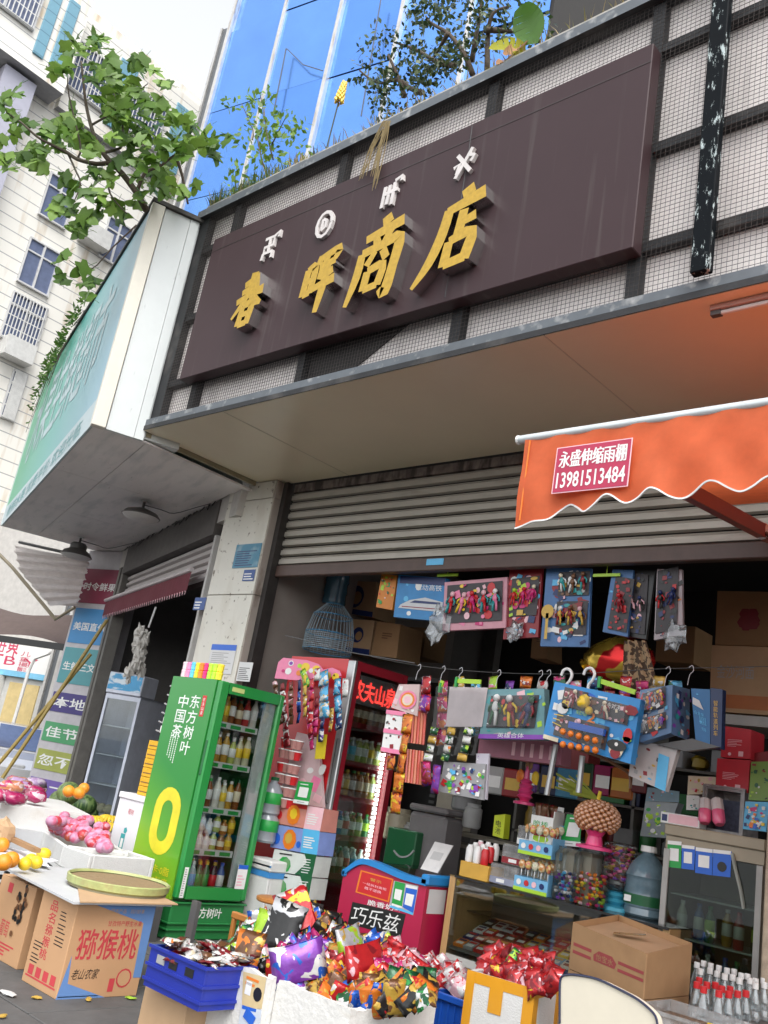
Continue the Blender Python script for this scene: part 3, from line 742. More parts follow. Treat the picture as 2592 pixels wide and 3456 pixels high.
for k, (pa, pb) in enumerate(((vA(165, 430), vA(235, 465)), (vA(265, 510), vA(340, 545)))):
 a, c = WF.at(pa, -.95), WF.at(pb, -.95)
 obj('blue_strip', B().box(a.x, c.x, -.96, -.902, 20.35, 22.9, m_bl, bev=.02), wb)
a = WF.at(vA(250, 100), -.95)
barred(a.x - 1.9, a.x - .1, 21., 22.7, -.9, 14, wb)
for pa in (vA(690, 700), vA(745, 740), vA(1035, 1000), vA(1090, 1010)):
 a = WF.at(pa, -.3); obj('blue_strip', B().box(a.x - .17, a.x + .17, -.31, -.252, 20.3, 22.9, m_bl, bev=.02), wb)
for pa in (vA(570, 480), vA(900, 700)):
 a = WF.at(pa, -.3); barred(a.x - .75, a.x + .75, 20.6, 22.3, -.25, 12, wb)
for pa, pb, bars in ((vA(240, 1330), vA(440, 1260), 0), (vA(612, 1590), vA(800, 1500), 0), (vA(108, 1745), vA(340, 1660), 0), (vA(0, 2090), vA(240, 2080), 1), (vD(0, 560), vD(110, 470), 1), (vA(-330, 1560), vA(-100, 1490), 0)):
 a, c = WF.at(pa), WF.at(pb)
 x0, x1 = a.x, c.x
 barred(x0, x1, a.z, max(a.z + 1.45, c.z), 0, 10, wb, bool(bars))
for x, z in ((1.6, 16.2), (.3, 11.5), (4, 13)): obj('air_conditioner', B().box(x, x + .9, -.5, -.01, z, z + .6, mat('white casing', (.6, .6, .58), .5)), wb)
obj('column', B().box(-2.2, -1.2, -.6, -.01, 0, 19.7, mat('lavender wall', (.42, .42, .5), .6, var=.06)), wb)

m_bg = mat('blue mirror glass', (.13, .31, .74), .22, metal=.85, var=.12, scale=.6)
m_bg2 = mat('blue mirror glass deeper', (.11, .28, .72), .2, metal=.85, var=.1, scale=.6)
m_mul = stain(mat('aluminium mullion', (.55, .54, .52), .4, metal=.4), (.25, .2, .15), (3, 3, .4), .55, .7, .7)
GF = Front(CAM + ray((700, 400)) * 24, R_(12))
gb = thing('glass_building', 'office block clad in bright blue mirror glass with pale mullions', 'building', GF.o, GF.rz)
gx = [0] + [1.89 * k for k in range(1, 6)]; gz = [3, 6.6, 9.3, 12., 14.7, 17.4, 20.1, 22.8, 25.5, 28.2]
obj('wall', B().box(-.02, 9.5, .06, 8, 0, 28.5, m_dark), gb)
r = random.Random(11)
for i in range(5):
 for j in range(9):
  xs = [gx[i], (gx[i] + gx[i + 1]) / 2, gx[i + 1]]
  obj('glass_panel', B().box(gx[i] + .01, gx[i + 1] - .01, .0, .03, gz[j] + .015, gz[j + 1] - .015, m_bg if r.random() < .6 else m_bg2), gb, (0, r.uniform(-.004, .004), 0), rot=(r.uniform(-.003, .003), 0, r.uniform(-.003, .003)))
for x in gx[:-1]: obj('mullion', B().box(x - .055, x + .055, -.09, .055, 0, 28.5, m_mul), gb)
obj('side_return', B().box(-.9, -.06, .5, 8, 0, 21, mat('dark return', (.12, .13, .14), .4)), gb)
obj('side_frame', B().box(-.98, -.9, .45, .55, 0, 21, m_mul), gb)
for p, pe, s_ in ((vB(875, 0), vB(790, 500), 'long'), (vB(467, 210), vB(410, 500), 'short')):
 a, c = GF.at(p, -.2), GF.at(pe, -.2)
 solo('facade_cable', 'dark %s cable hanging down the blue glass facade' % s_, 'cable', B().tube([a, c], .018, 4, P('dgrey')), GF.o, GF.rz)
a, c = GF.at(vB(470, 210), -.2), GF.at(vB(625, 305), -.2)
solo('facade_wire', 'thin wire sagging across the blue glass facade', 'wire', B().tube([a, a.lerp(c, .5) - Vector((0, 0, .16)), c], .014, 4, P('dgrey')), GF.o, GF.rz)
# pale block seen past the glass at the top right
PF = Front(CAM + ray(vB(1600, 60)) * 30, R_(6))
pb_ = thing('grilled_block', 'pale tiled block with white window grille above the fascia top edge', 'building', PF.o, PF.rz)
obj('wall', B().box(-.4, 9, .05, 5, 0, 34, m_tile), pb_)
barred(.5, 3.6, PF.at(vB(1600, 110)).z - .8, PF.at(vB(1600, 110)).z + .9, .04, 9, pb_)
# flats with balconies, low at the left
BF = Front(CAM + ray(vW(300, 650)) * 46, R_(30))
fb = thing('balcony_block', 'distant block of flats with greenish balcony bands at the left edge', 'building', BF.o, BF.rz)
obj('wall', B().box(-14, 6, .6, 8, 0, 26, mat('flat wall', (.5, .48, .44), .7)), fb)
for j in range(9):
 z = 2.2 + j * 2.75
 obj('balcony', B().box(-14, 6, -.4, .58, z, z + .9, mat('greenish balcony', (.42, .50, .47), .5, var=.1)), fb)
 for i in range(10):
  x = -13.5 + i * 1.95
  wd = obj('window', B().box(x, x + 1.3, .5, .58, z + .95, z + 2.4, mat('curtained pane', (.45, .47, .46) if (i + j) % 3 else (.5, .36, .14), .3)), fb)
  obj('frame', B().box(x + .62, x + .68, .46, .499, z + .95, z + 2.4, m_frame), wd)
# white shop front with red lettering across the street
SF = Front(CAM + ray(vW(400, 1600)) * 23, R_(18))
ws = thing('white_shop_front', 'white shop front with red lettering on its signboard beyond the sign column', 'building', SF.o, SF.rz)
z1 = SF.at(vW(250, 1330)).z; z0 = SF.at(vW(300, 1730)).z
m_ww = mat('bright white board', (.78, .77, .74), .5, var=.04)
obj('signboard', B().box(-6, 3.2, -.12, .0, z0, z1, m_ww), ws)
obj('blue_trim', B().box(-6, 3.2, -.13, .01, z0 - .14, z0 - .003, mat('light blue trim', (.2, .5, .7), .5)), ws)
a, c = SF.at(vW(120, 1560)), SF.at(vW(310, 1370))
b = B(); lettering(b, '世界', (a.x - (c.x - a.x) * 1.35, -.125, a.z), ((c.x - a.x) * 2.3, 0, 0), (0, 0, c.z - a.z), mat('pink red letter', (.6, .05, .12), .5), bold=.012)
lettering(b, '儿童摄影', (c.x + .1, -.125, a.z - .3), (.33, 0, 0), (0, 0, c.z - a.z + .1), mat('pink red letter', (.6, .05, .12), .5), vertical=True)
lettering(b, 'B A B Y', (a.x - 1.5, -.125, z0 + .12), (2.6, 0, 0), (0, 0, .22), mat('pink red letter', (.6, .05, .12), .5))
obj('lettering', b, ws)
obj('wall', B().box(-6, 3.2, .02, 4, 0, z1 + 3.4, m_pl), ws)
for x in (-1.0, 1.45): obj('white_post', B().box(x, x + .28, -.25, .015, 0, z0 - .15, m_ww), ws)
obj('dark_transom', B().box(-6, -1.02, -.03, .015, z0 - 1.0, z0 - .15, P('black')), ws)
obj('door', B().box(-6, -1.5, -.02, .014, 0, z0 - 1.05, mat('red framed door', (.35, .25, .24), .4)), ws)
obj('poster', B().box(-.5, .5, -.05, .01, .8, 2.4, mat('yellow poster', (.62, .48, .22), .5)), ws)
obj('poster', B().box(-3.0, -1.9, -.05, -.021, .6, 2.0, mat('orange poster', (.7, .35, .04), .5)), ws)
obj('panel', B().box(-.7, 1.43, -.02, .012, 0, z0 - .15, mat('pale window film', (.55, .55, .53), .3)), ws)
b = B().tube([SF.at(vW(360, 1700), -1.2), SF.at(vW(430, 1560), -1.2), SF.at(vW(600, 1500), -1.2)], .035, 6, m_frame); b.box(-.02, .0, 0, 0, 0, 0, m_frame)
sl_ = thing('street_lamp', 'white street lamp with curved arm in front of the white signboard', 'street lamp', SF.o, SF.rz)
a = SF.at(vW(360, 1700), -1.2)
obj('pole', B().tube([(a.x - .05, -1.2, 0), a, SF.at(vW(430, 1560), -1.2), SF.at(vW(610, 1495), -1.2)], .04, 6, m_ww), sl_)
a, c = SF.at(vW(610, 1490), -1.2), SF.at(vW(795, 1470), -1.2)
obj('head', B().tube([a, a.lerp(c, .5) + Vector((0, 0, .06)), c], [.04, .09, .06], 8, m_ww), sl_, smooth='auto')
# brown market tent
TF = Front(CAM + ray(vW(400, 1100)) * 18, R_(24))
tent = thing('market_tent', 'brown market tent canopy beside the top of the sign column', 'tent', TF.o, TF.rz)
m_tent = cloth('brown tent cloth', (.13, .095, .085), .2)
za = TF.at(vW(0, 930)).z; zb_ = TF.at(vW(0, 1330)).z
b = B()
for k in range(24):
 xa, xb = -4.5 + k * .28, -4.5 + (k + 1) * .28
 for j in range(5):
  f = lambda x, j: (x, -.9 + .9 * (j / 5) + .05 * math.sin(x * 3 + j * 2), zb_ + (za - zb_) * (j / 5) + .07 * math.sin(x * 2.1 + j))
  b.face([f(xa, j), f(xb, j), f(xb, j + 1), f(xa, j + 1)], m_tent)
obj('canopy', b, tent, smooth=True)
obj('edge_strip', B().box(-4.5, 2.2, -.95, -.9, zb_ - .12, zb_, P('black')), tent)
for x in (-4.3, 2.0): obj('leg', B().tube([(x, -.85, 0), (x, -.85, zb_)], .025, 6, m_rail), tent)
# bamboo poles
m_bam = stain(mat('bamboo', (.38, .27, .06), .5, var=.25, scale=12), (.2, .12, .04), (4, 4, 4), .5, .7, .7)
for i, (pa, pb, lab) in enumerate(((vW(1330, 1080), vE(15, 690), 'yellow bamboo pole leaning steeply across the sign column to the red pelmet'), (vW(1130, 1500), vE(-40, 640), 'second bamboo pole leaning behind the first across the sign column'))):
 a, c = CF.at(pa, -.22 - .1 * i), CF.at(pb, -.9)
 b = B(); N = 9
 b.tube([a.lerp(c, k / (N * 2)) for k in range(N * 2 + 1)], [.026 + (.004 if k % 2 == 0 else 0) for k in range(N * 2 + 1)], 7, m_bam)
 solo('bamboo_pole', lab, 'pole', b, CF.o, CF.rz, group='bamboo poles', smooth='auto')

# white car at the very edge of the street
a = CAM + ray(vE(-5, 640)) * 15
car = thing('parked_car', 'white parked car just showing at the left edge behind the bamboo poles', 'car', (a.x, a.y, 0), R_(-12))
m_car = mat('white car paint', (.66, .66, .66), .25, var=.03, coat=.6); pr_ = [(-3.9, .35), (0, .35), (.02, .75), (-.12, .9), (-1.0, 1.0), (-1.6, 1.42), (-3.0, 1.45), (-3.75, 1.05), (-3.95, .9)]
obj('body', B().prism(pr_, (0, 0, 0), (1, 0, 0), (0, 0, 1), (0, 1.7, 0), m_car), car)
obj('window', B().prism([(-1.12, 1.02), (-1.62, 1.37), (-2.95, 1.4), (-3.5, 1.06)], (0, -.006, 0), (1, 0, 0), (0, 0, 1), (0, .004, 0), m_pane), car)
obj('windscreen', B().face([(-1.02, .1, 1.03), (-1.02, 1.6, 1.03), (-1.56, 1.5, 1.41), (-1.56, .2, 1.41)], m_pane), car)
obj('headlight', B().box(-.06, .012, .12, .4, .68, .82, m_frame, bev=.02), car); obj('headlight', B().box(-.06, .012, 1.3, 1.58, .68, .82, m_frame, bev=.02), car)
for x in (-.75, -3.1):
 for y in (-.02, 1.55): obj('wheel', B().tube([(x, y, .31), (x, y + .17, .31)], .31, 18, P('black')), car, smooth='auto')

# ================================================================== PLANTS
m_bark = stain(mat('grey brown bark', (.10, .075, .055), .9, bump=.5, scale=20), (.18, .16, .13), (1, 1, 1), .5, .7, .6)
LG = [cloth('fig leaf ' + str(i), c, .35, .45) for i, c in enumerate(((.10, .20, .025), (.14, .26, .035), (.07, .15, .022), (.19, .32, .05)))]
def fig_leaf(size, m, seed):
 """lobed fig leaf: stalk at the origin, blade along +y, gently cupped"""
 r = random.Random(seed); b = B()
 out = [(0, .05), (.22, .0), (.42, .16), (.30, .28), (.52, .52), (.36, .56), (.20, .48), (.22, .74), (.12, .93), (0, 1.05)]
 out = [(x * r.uniform(.88, 1.12), y) for x, y in out]
 f = lambda x, y: (x * size, y * size, (-.22 * x * x - .18 * y * y + .06 * math.sin(7 * x)) * size)
 c = [(0, y) for _, y in out]
 for sx in (1, -1):
  for (x0, y0), (x1, y1) in zip(out, out[1:]):
   m0, m1 = (0, min(max(y0, .08), .95)), (0, min(max(y1, .08), .95))
   q = [f(*m0), f(sx * x0, y0), f(sx * x1, y1), f(*m1)]
   b.face(q if sx > 0 else q[::-1], m)
 b.tube([(0, -.35 * size, -.04 * size), (0, .1 * size, 0)], .012 * size, 3, m, caps=False)
 return b
leaf_mesh = [fig_leaf(1, LG[k % 4], k).mesh('leaf', True) for k in range(12)]
fig = thing('fig_tree', 'fig branch with big lobed green leaves rising behind the teal sign box', 'tree', LF.w(.2, -.5, LT + .06))
fo = Vector(fig.location); DB = 9.6
def fp(x, y, d=0.): return CAM + ray(vA(x, y)) * (DB + d) - fo
br = [([(912, 1310), (850, 1200), (760, 1080), (690, 1010), (640, 950), (600, 880), (565, 780), (535, 650), (520, 520), (505, 380)], .036, .01, 0),
  ([(690, 1010), (600, 1020), (480, 990), (420, 950), (320, 900), (230, 850), (130, 760), (40, 700)], .028, .008, -.1),
  ([(640, 950), (750, 920), (760, 850), (760, 760), (700, 560)], .018, .006, .2), ([(850, 1200), (900, 1080), (1000, 1030), (1090, 960), (1180, 880), (1300, 860)], .022, .006, .1),
  ([(1090, 960), (1130, 1080), (1150, 1180), (1170, 1270)], .018, .01, .1), ([(480, 990), (500, 900), (430, 600), (420, 480)], .012, .005, -.2),
  ([(760, 1080), (680, 1150), (700, 1230), (790, 1330)], .014, .006, -.1), ([(565, 780), (700, 700), (820, 600), (920, 520)], .014, .005, .1), ([(420, 950), (470, 1060), (500, 1150), (440, 1300)], .012, .005, -.2), ([(850, 1400), (700, 1540), (560, 1680), (430, 1620)], .011, .004, .0)]
for ps, r0, r1, d in br:
 n = len(ps); pts = [fp(x, y, d * i / n) for i, (x, y) in enumerate(ps)]
 pts = [Vector(p) for p in sm([tuple(p) for p in pts], 3)]; n = len(pts)
 obj('branch', B().tube(pts, [r0 + (r1 - r0) * i / (n - 1) for i in range(n)], 6, m_bark), fig, smooth=True)
cl = [(60, 700), (100, 560), (20, 620), (0, 860), (30, 980), (60, 1020), (160, 780), (110, 850), (230, 950), (250, 1040), (180, 900), (300, 850), (330, 780), (370, 840), (400, 760), (440, 690), (430, 850), (470, 250), (500, 300), (640, 240), (600, 230), (560, 310), (640, 300), (400, 430), (330, 450), (430, 330), (420, 400), (640, 450), (700, 480), (560, 400), (600, 520),
  (820, 390), (880, 400), (850, 430), (960, 420), (1010, 520), (820, 540), (780, 600), (840, 640), (640, 620), (680, 720), (660, 580), (700, 650), (950, 650), (1000, 640), (900, 700), (1100, 720), (1160, 740), (1200, 780), (1260, 830), (1330, 850), (1400, 850), (1340, 960), (1300, 920), (1250, 900), (1150, 950), (1120, 900), (1050, 880), (900, 850), (960, 800), (850, 800), (800, 860),
  (790, 950), (740, 1000), (870, 1030), (830, 980), (930, 950), (960, 1010), (1000, 1080), (1040, 1020), (1080, 1150), (1030, 1200), (970, 1160), (1200, 1140), (500, 880), (560, 930), (620, 1060), (690, 1100), (560, 1080), (600, 1120), (420, 1100), (460, 1150), (390, 1250), (360, 1290), (430, 1300), (600, 1200), (550, 1180), (640, 1260), (700, 1290), (740, 1340), (500, 1380), (530, 1340), (480, 1430), (590, 1360), (890, 1220), (860, 1260), (780, 760), (740, 720), (850, 1100), (900, 1120), (760, 830),
  (700, 380), (730, 560), (860, 560), (760, 680), (900, 600), (820, 720), (880, 780), (960, 870), (1010, 930), (700, 850), (940, 1060), (1100, 830), (1180, 850), (80, 780), (140, 960), (200, 1020), (280, 930), (360, 920), (480, 780), (540, 860), (390, 1610), (370, 1730), (520, 1680), (550, 1750), (545, 1830), (1130, 1200), (990, 730), (1060, 760)]
r = random.Random(4)
right, upv = RT.copy(), UP.copy()
for k, (x, y) in enumerate(cl):
 for q in range(2 if k % 4 else 3):
  p = fp(x + r.uniform(-26, 26), y + r.uniform(-26, 26), r.uniform(-.5, .5))
  s = r.uniform(.17, .235)
  o = obj('leaf', r.choice(leaf_mesh), fig)
  # blades hang outwards, tilted at random
  tip = (right * r.uniform(-1, 1) + upv * r.uniform(-1.0, .6) + FW * r.uniform(-.6, .4)).normalized()
  nrm = (Vector((0, 0, 1)) * r.uniform(.2, 1) - FW * r.uniform(.2, 1.2) + right * r.uniform(-.5, .5)); nrm = (nrm - tip * nrm.dot(tip)).normalized()
  M = Matrix((tip.cross(nrm), tip, nrm)).transposed().to_4x4() @ Matrix.Scale(s, 4); M.translation = p - tip * s * .45
  o.matrix_basis = M
# grass along the planter curb, thicker to the left
m_gr = [cloth('grass ' + str(i), c, .3, .6) for i, c in enumerate(((.10, .16, .035), (.20, .18, .06), (.32, .24, .11), (.07, .13, .03)))]
b = B(); r = random.Random(9)
def blade(b, p, h, lean, m, w=.006):
 p = Vector(p); a = r.uniform(0, 6.28); d = Vector((math.cos(a), math.sin(a), 0)) * w; t = p + Vector((lean[0], lean[1], h)); mid = p.lerp(t, .55) + Vector((0, 0, h * .16))
 b.face([p - d, p + d, mid + d * .7, mid - d * .7], m); b.face([mid - d * .7, mid + d * .7, t], m)
for k in range(2600):
 x = XL + (r.random() ** 1.5) * 6.5
 dens = 1 if x < -6.6 else .5
 if r.random() > dens: continue
 m = r.choice(m_gr[:2] + m_gr[3:] if x < -6.7 else m_gr[1:3])
 blade(b, (x, FY + r.uniform(.03, .3), FT + .1), r.uniform(.05, .24) * (1 if x < -6.5 else .6), (r.uniform(-.1, .1), r.uniform(-.12, .04)), m)
tag(obj('grass', b, kind='stuff'), 'rough green and straw coloured grass growing along the planter edge above the shop sign', 'grass')
# dry roots hanging over the board
b = B()
for k in range(16):
 g = onY(vB(900 + r.uniform(-20, 20), 520), SY - .03); e = onY(vB(820 + r.uniform(-45, 40), r.uniform(690, 830)), SY - .04)
 b.tube(sm([tuple(g), tuple(g.lerp(e, .5) + Vector((r.uniform(-.05, .05), 0, .03))), tuple(e)]), [.004] * 6 + [.0015], 4, m_gr[2], caps=False)
solo('dry_root', 'tuft of dry straw roots dangling from the planter over the brown board', 'roots', b)
# succulent bush on the planter
m_suc = [cloth('bush leaf ' + str(i), c, .15, .35) for i, c in enumerate(((.045, .085, .025), (.025, .05, .018), (.08, .12, .035)))]
YB = FY + .45
def bush(name, lab, cat, base, twigs, clusters, nleaf, ls, ms, rad, Y, jit=.22, shape='round', trunk=.03):
 t = thing(name, lab, cat, base); o = Vector(base)
 b = B()
 for ps in twigs:
  pts = sm([tuple(onY(p, Y) - o + Vector((0, r.uniform(-.1, .1), 0))) for p in ps]); n = len(pts)
  b.tube(pts, [max(trunk * (1 - .75 * i / n), .005) for i in range(n)], 5, m_bark)
 obj('trunk', b, t, smooth=True)
 b = B()
 for p in clusters:
  c = onY(p, Y) - o + Vector((0, r.uniform(-jit, jit), 0))
  for k in range(nleaf):
   d = Vector((r.gauss(0, 1), r.gauss(0, 1), r.gauss(0, 1))).normalized(); q = c + d * rad * r.uniform(.25, 1)
   s = ls * r.uniform(.7, 1.3); u = d.orthogonal().normalized(); w = d.cross(u); a = r.uniform(0, 6.28); u, w = u * math.cos(a) + w * math.sin(a), w * math.cos(a) - u * math.sin(a)
   tip = (d * .7 + u).normalized()
   m = r.choice(ms); h = tip.cross(d).normalized() * s * .28
   b.face([q, q + tip * s * .5 + h, q + tip * s, q + tip * s * .5 - h], m)
 obj('crown', b, t); return t
g = onY(vB(1250, 290), YB)
bush('planter_bush', 'gnarled jade like bush with small dark leaves on the planter above the sign', 'bush', (g.x, YB, FT + .05),
  [[vB(1250, 300), vB(1240, 240), vB(1190, 170), vB(1110, 120), vB(1060, 60)], [vB(1240, 240), vB(1280, 150), vB(1310, 60), vB(1330, -20)], [vB(1310, 280), vB(1340, 150), vB(1380, 80), vB(1430, 20)],
  [vB(1210, 300), vB(1120, 270), vB(1040, 230), vB(960, 210)], [vB(1050, 400), vB(980, 360), vB(930, 330), vB(850, 350), vB(800, 320)], [vB(960, 400), (vB(950, 330)), vB(930, 260)], [vB(1190, 170), vB(1150, 200), vB(1080, 220)], [vB(1340, 150), vB(1450, 110), vB(1520, 80)]],
  [vB(*p) for p in ((1065, 50), (1050, 100), (1100, 30), (1140, 60), (1100, 130), (1150, 130), (1060, -20), (1180, 20), (1200, 90), (1230, 40), (1260, 130), (1300, 40), (1330, 100), (1390, 30), (1400, 100), (1430, 150), (1480, 40), (1520, 80), (1560, 110), (1350, 170), (1280, 200), (1200, 200), (1150, 230), (1100, 200), (1050, 190),
  (1080, 250), (1020, 240), (960, 180), (940, 210), (980, 270), (920, 280), (880, 260), (850, 250), (1030, 310), (1080, 330), (1130, 300), (1160, 340), (980, 340), (900, 340), (860, 370), (830, 410), (800, 320), (930, 390), (990, 400), (1050, 380), (1290, -20), (1380, -30), (1450, -20), (1100, 90), (1240, 280), (1180, 280), (880, 430), (910, 450))],
  46, .06, m_suc, .15, YB)
g = onY(vB(350, 700), YB)
bush('ash_sapling', 'slender sapling with bright green leaflets on the planter against the blue glass', 'sapling', (g.x, YB, FT + .05),
  [[vB(350, 720), vB(345, 600), vB(350, 500), vB(355, 410)], [vB(345, 620), vB(300, 540), vB(280, 450)], [vB(400, 680), vB(400, 580), vB(395, 480)], [vB(400, 620), vB(450, 560), vB(490, 530)]],
  [vB(*p) for p in ((355, 405), (340, 440), (290, 440), (280, 480), (300, 520), (330, 500), (370, 480), (390, 490), (350, 560), (300, 600), (320, 640), (370, 620), (400, 560), (440, 520), (480, 520), (500, 560), (460, 560), (430, 600), (490, 610), (400, 640), (440, 690), (390, 700), (280, 740), (300, 720), (230, 790), (270, 770))],
  16, .085, LG[:2] + LG[3:], .13, YB, trunk=.01)
# spiky plants
def spiky(pp, lab, n, h, m):
 g = onY(pp, FY + .25); b = B(); rr = random.Random(n)
 for k in range(n):
  a = rr.uniform(0, 6.28); L = h * rr.uniform(.7, 1.1); d = Vector((math.cos(a), math.sin(a), 0)); sd = Vector((-d.y, d.x, 0))
  p0 = d * .03; p1 = d * .09 + Vector((0, 0, L * .5)); p2 = d * rr.uniform(.1, .28) + Vector((0, 0, L))
  w = .03; b.face([p0 - sd * w, p0 + sd * w, p1 + sd * w * .8, p1 - sd * w * .8], m); b.face([p1 - sd * w * .8, p1 + sd * w * .8, p2], m)
  b.face([p0 - sd * w, p1 - sd * w * .8, p1 + d * .02, p0 + d * .02], m)
 solo('aloe_plant', lab, 'plant', b, (g.x, FY + .25, FT + .1), group='aloe plants on the planter')
m_al = cloth('aloe leaf', (.07, .085, .06), .1)
spiky(vB(630, 610), 'upright grey green aloe right beside the yellow flower spike', 11, .34, m_al)
spiky(vB(580, 640), 'drooping grey green aloe at the edge of the planter left of the yellow spike', 8, .3, m_al)
g = onY(vB(690, 450), FY + .3)
fl = thing('flower_spike', 'yellow flower spike standing up from the planter against blue glass', 'flower', (g.x, FY + .3, FT + .1))
top = onY(vB(708, 360), FY + .3).z - FT - .1; mid_ = onY(vB(692, 440), FY + .3).z - FT - .1
obj('stalk', B().tube([(-.05, 0, 0), (0, 0, mid_)], .008, 5, m_al), fl)
b = B()
for k in range(60):
 z = mid_ + (top - mid_) * k / 60; a = k * 2.4; R0 = .045 * (1 - .6 * k / 60); b.ell((R0 * math.cos(a) + .03 * k / 60, R0 * math.sin(a), z), (.016, .016, .028), P('yellow'), 5, 3)
obj('blossom', b, fl)
m_ban = cloth('banana leaf', (.075, .18, .025), .4, .4); m_dry = cloth('dry leaf', (.38, .20, .09), .2); m_yl = cloth('yellowing leaf', (.38, .38, .03), .4)
ban = thing('banana_plant', 'young banana plant with one broad green leaf and drying leaves on the planter', 'plant', (onY(vB(1560, 190), FY + .2).x, FY + .2, FT + .1))
bo = Vector(ban.location)
def big_leaf(pts, wid, m, name, lab=None):
 b = B(); ps = [Vector(p) for p in sm([tuple(onY(p, FY + .2 + d) - bo) for p, d in pts], 4)]; n = len(ps)
 for i in range(n - 1):
  wa, wb_ = [wid * math.sin(math.pi * (k / (n - 1)) ** .8) ** .6 if 0 < k < n - 1 else .004 for k in (i, i + 1)]
  d = (ps[i + 1] - ps[i]).normalized(); s = d.cross(Vector((0, 1, 0))).normalized(); f = Vector((0, -.35, 0))
  b.face([ps[i], ps[i] + s * wa + f * wa, ps[i + 1] + s * wb_ + f * wb_, ps[i + 1]], m); b.face([ps[i] - s * wa + f * wa, ps[i], ps[i + 1], ps[i + 1] - s * wb_ + f * wb_], m)
 obj(name, b, ban, label=lab, smooth=True)
big_leaf([(vB(1550, 185), 0), (vB(1520, 110), 0), (vB(1480, 20), -.1)], .14, m_ban, 'leaf')
big_leaf([(vB(1500, 230), 0), (vB(1430, 200), -.1), (vB(1340, 210), -.2)], .075, m_yl, 'leaf', 'yellowing leaf')
big_leaf([(vB(1500, 190), 0), (vB(1460, 215), -.15), (vB(1400, 230), -.2)], .07, m_dry, 'leaf', 'dry brown leaf')
big_leaf([(vB(1450, 240), 0), (vB(1410, 260), -.15), (vB(1370, 275), -.2)], .05, m_dry, 'leaf', 'dry brown leaf')
# creeper hanging at the far end of the teal sign
b = B(); r = random.Random(12)
for k in range(26):
 f = k / 26; x = -2.2 - 3.4 * r.random() ** .8
 p = Vector((x, -1.84, LT + .05)); e = p + Vector((r.uniform(-.25, .1), -.05, -r.uniform(.1, .9) * (.4 + max(0, (-x - 3) * .5))))
 for j in range(14):
  q = p.lerp(e, j / 14) + Vector((r.uniform(-.08, .08), r.uniform(-.08, 0), r.uniform(-.04, .15)))
  d = Vector((r.uniform(-1, 1), r.uniform(-1, 0), r.uniform(-1, .6))).normalized() * r.uniform(.05, .12); s = d.orthogonal().normalized() * .018
  b.face([q, q + d * .5 + s, q + d, q + d * .5 - s], r.choice(m_gr[:1] + LG[:1] + LG[2:3] + m_gr[3:]))
 b.tube([p, e], .004, 3, m_bark, caps=False)
solo('creeper', 'straggly creeper with narrow leaves hanging over the far top edge of the teal sign box', 'creeper', b, LF.o, LF.rz)

# ================================================================== ORANGE AWNING
AY = 3.4
m_or = cloth('orange awning cloth', (.80, .17, .06), .42, .7)
aw = thing('awning', 'orange roll out awning with scalloped white edged valance and maker\'s sticker', 'awning', (0, 0, 0))
A0 = onY(vK(258, 480), AY); A1 = onY(vK(1659, 262), AY)
xe = A1.x + 2.2; tz = (A0.z + A1.z) / 2 + .0
zr = .022
obj('front_bar', B().tube([(A0.x, AY, tz), (xe, AY, tz)], zr, 12, mat('pale grey bar', (.58, .62, .63), .3, metal=.2)), aw, smooth='auto')
obj('end_cap', B().tube([(A0.x - .012, AY, tz), (A0.x - .001, AY, tz)], zr * 1.08, 10, P('white')), aw)
sc = [(235, 980), (330, 945), (420, 930), (490, 875), (545, 842), (590, 862), (630, 885), (690, 850), (750, 803), (790, 800), (860, 840), (930, 815), (1000, 765), (1050, 768), (1110, 800), (1170, 806), (1230, 778), (1310, 720), (1370, 715), (1440, 750), (1510, 772), (1580, 745), (1659, 695)]
bot = [onY(vK(*p), AY) for p in sc]
per = bot[-1].x - bot[17].x
k = 0
while bot[-1].x < xe - .1: s_ = bot[17 + (k % 5)]; bot.append(Vector((bot[-1].x + .07, AY, s_.z + .0))); k += 1
bot = [Vector(q) for q in sm([tuple(q) for q in bot], 4)]
b = B(); tr_ = B()
for i in range(len(bot) - 1):
 for j in range(6):
  def vp(q, t):
   x0 = q.x if i + 1 else q.x
   z = (tz - zr * .6) + (q.z - tz + zr * .6) * t
   return (q.x, AY - .014 + (.012 * math.sin(q.x * 9 + t * 3) + .01 * math.sin(q.x * 23 - t * 5)) * t + .005 * math.sin(q.x * 31 + t * 9), z)
  b.face([vp(bot[i], j / 6), vp(bot[i + 1], j / 6), vp(bot[i + 1], (j + 1) / 6), vp(bot[i], (j + 1) / 6)], m_or)
tr_.tube([Vector(vp(q, 1.0)) - Vector((0, .003, 0)) for q in bot], .005, 4, P('white'))
obj('valance', b, aw, smooth=True); obj('white_edging', tr_, aw)
obj('side_hem', B().box(bot[0].x + .03, bot[0].x + .036, AY - .026, AY - .022, bot[1].z + .03, tz - zr, P('orange')), aw)
zb_ = onY(vK(1659, 845), 5.9).z
b = B()
for i in range(12):
 for j in range(10):
  def cp(i, j): x = A0.x + .03 + (xe - A0.x) * i / 12; t = j / 10; return (x, AY + (5.9 - AY) * t, tz + zr + (zb_ - tz) * t - .05 * math.sin(math.pi * t))
  b.face([cp(i, j), cp(i + 1, j), cp(i + 1, j + 1), cp(i, j + 1)], m_or)
obj('cloth', b, aw, smooth=True)
m_arm = mat('red brown arm', (.22, .045, .03), .4, var=.1)
p0, p1 = onY(vK(1250, 790), 4.0), onY(vK(1659, 1010), 4.9)
d_ = (p1 - p0)
b = B()
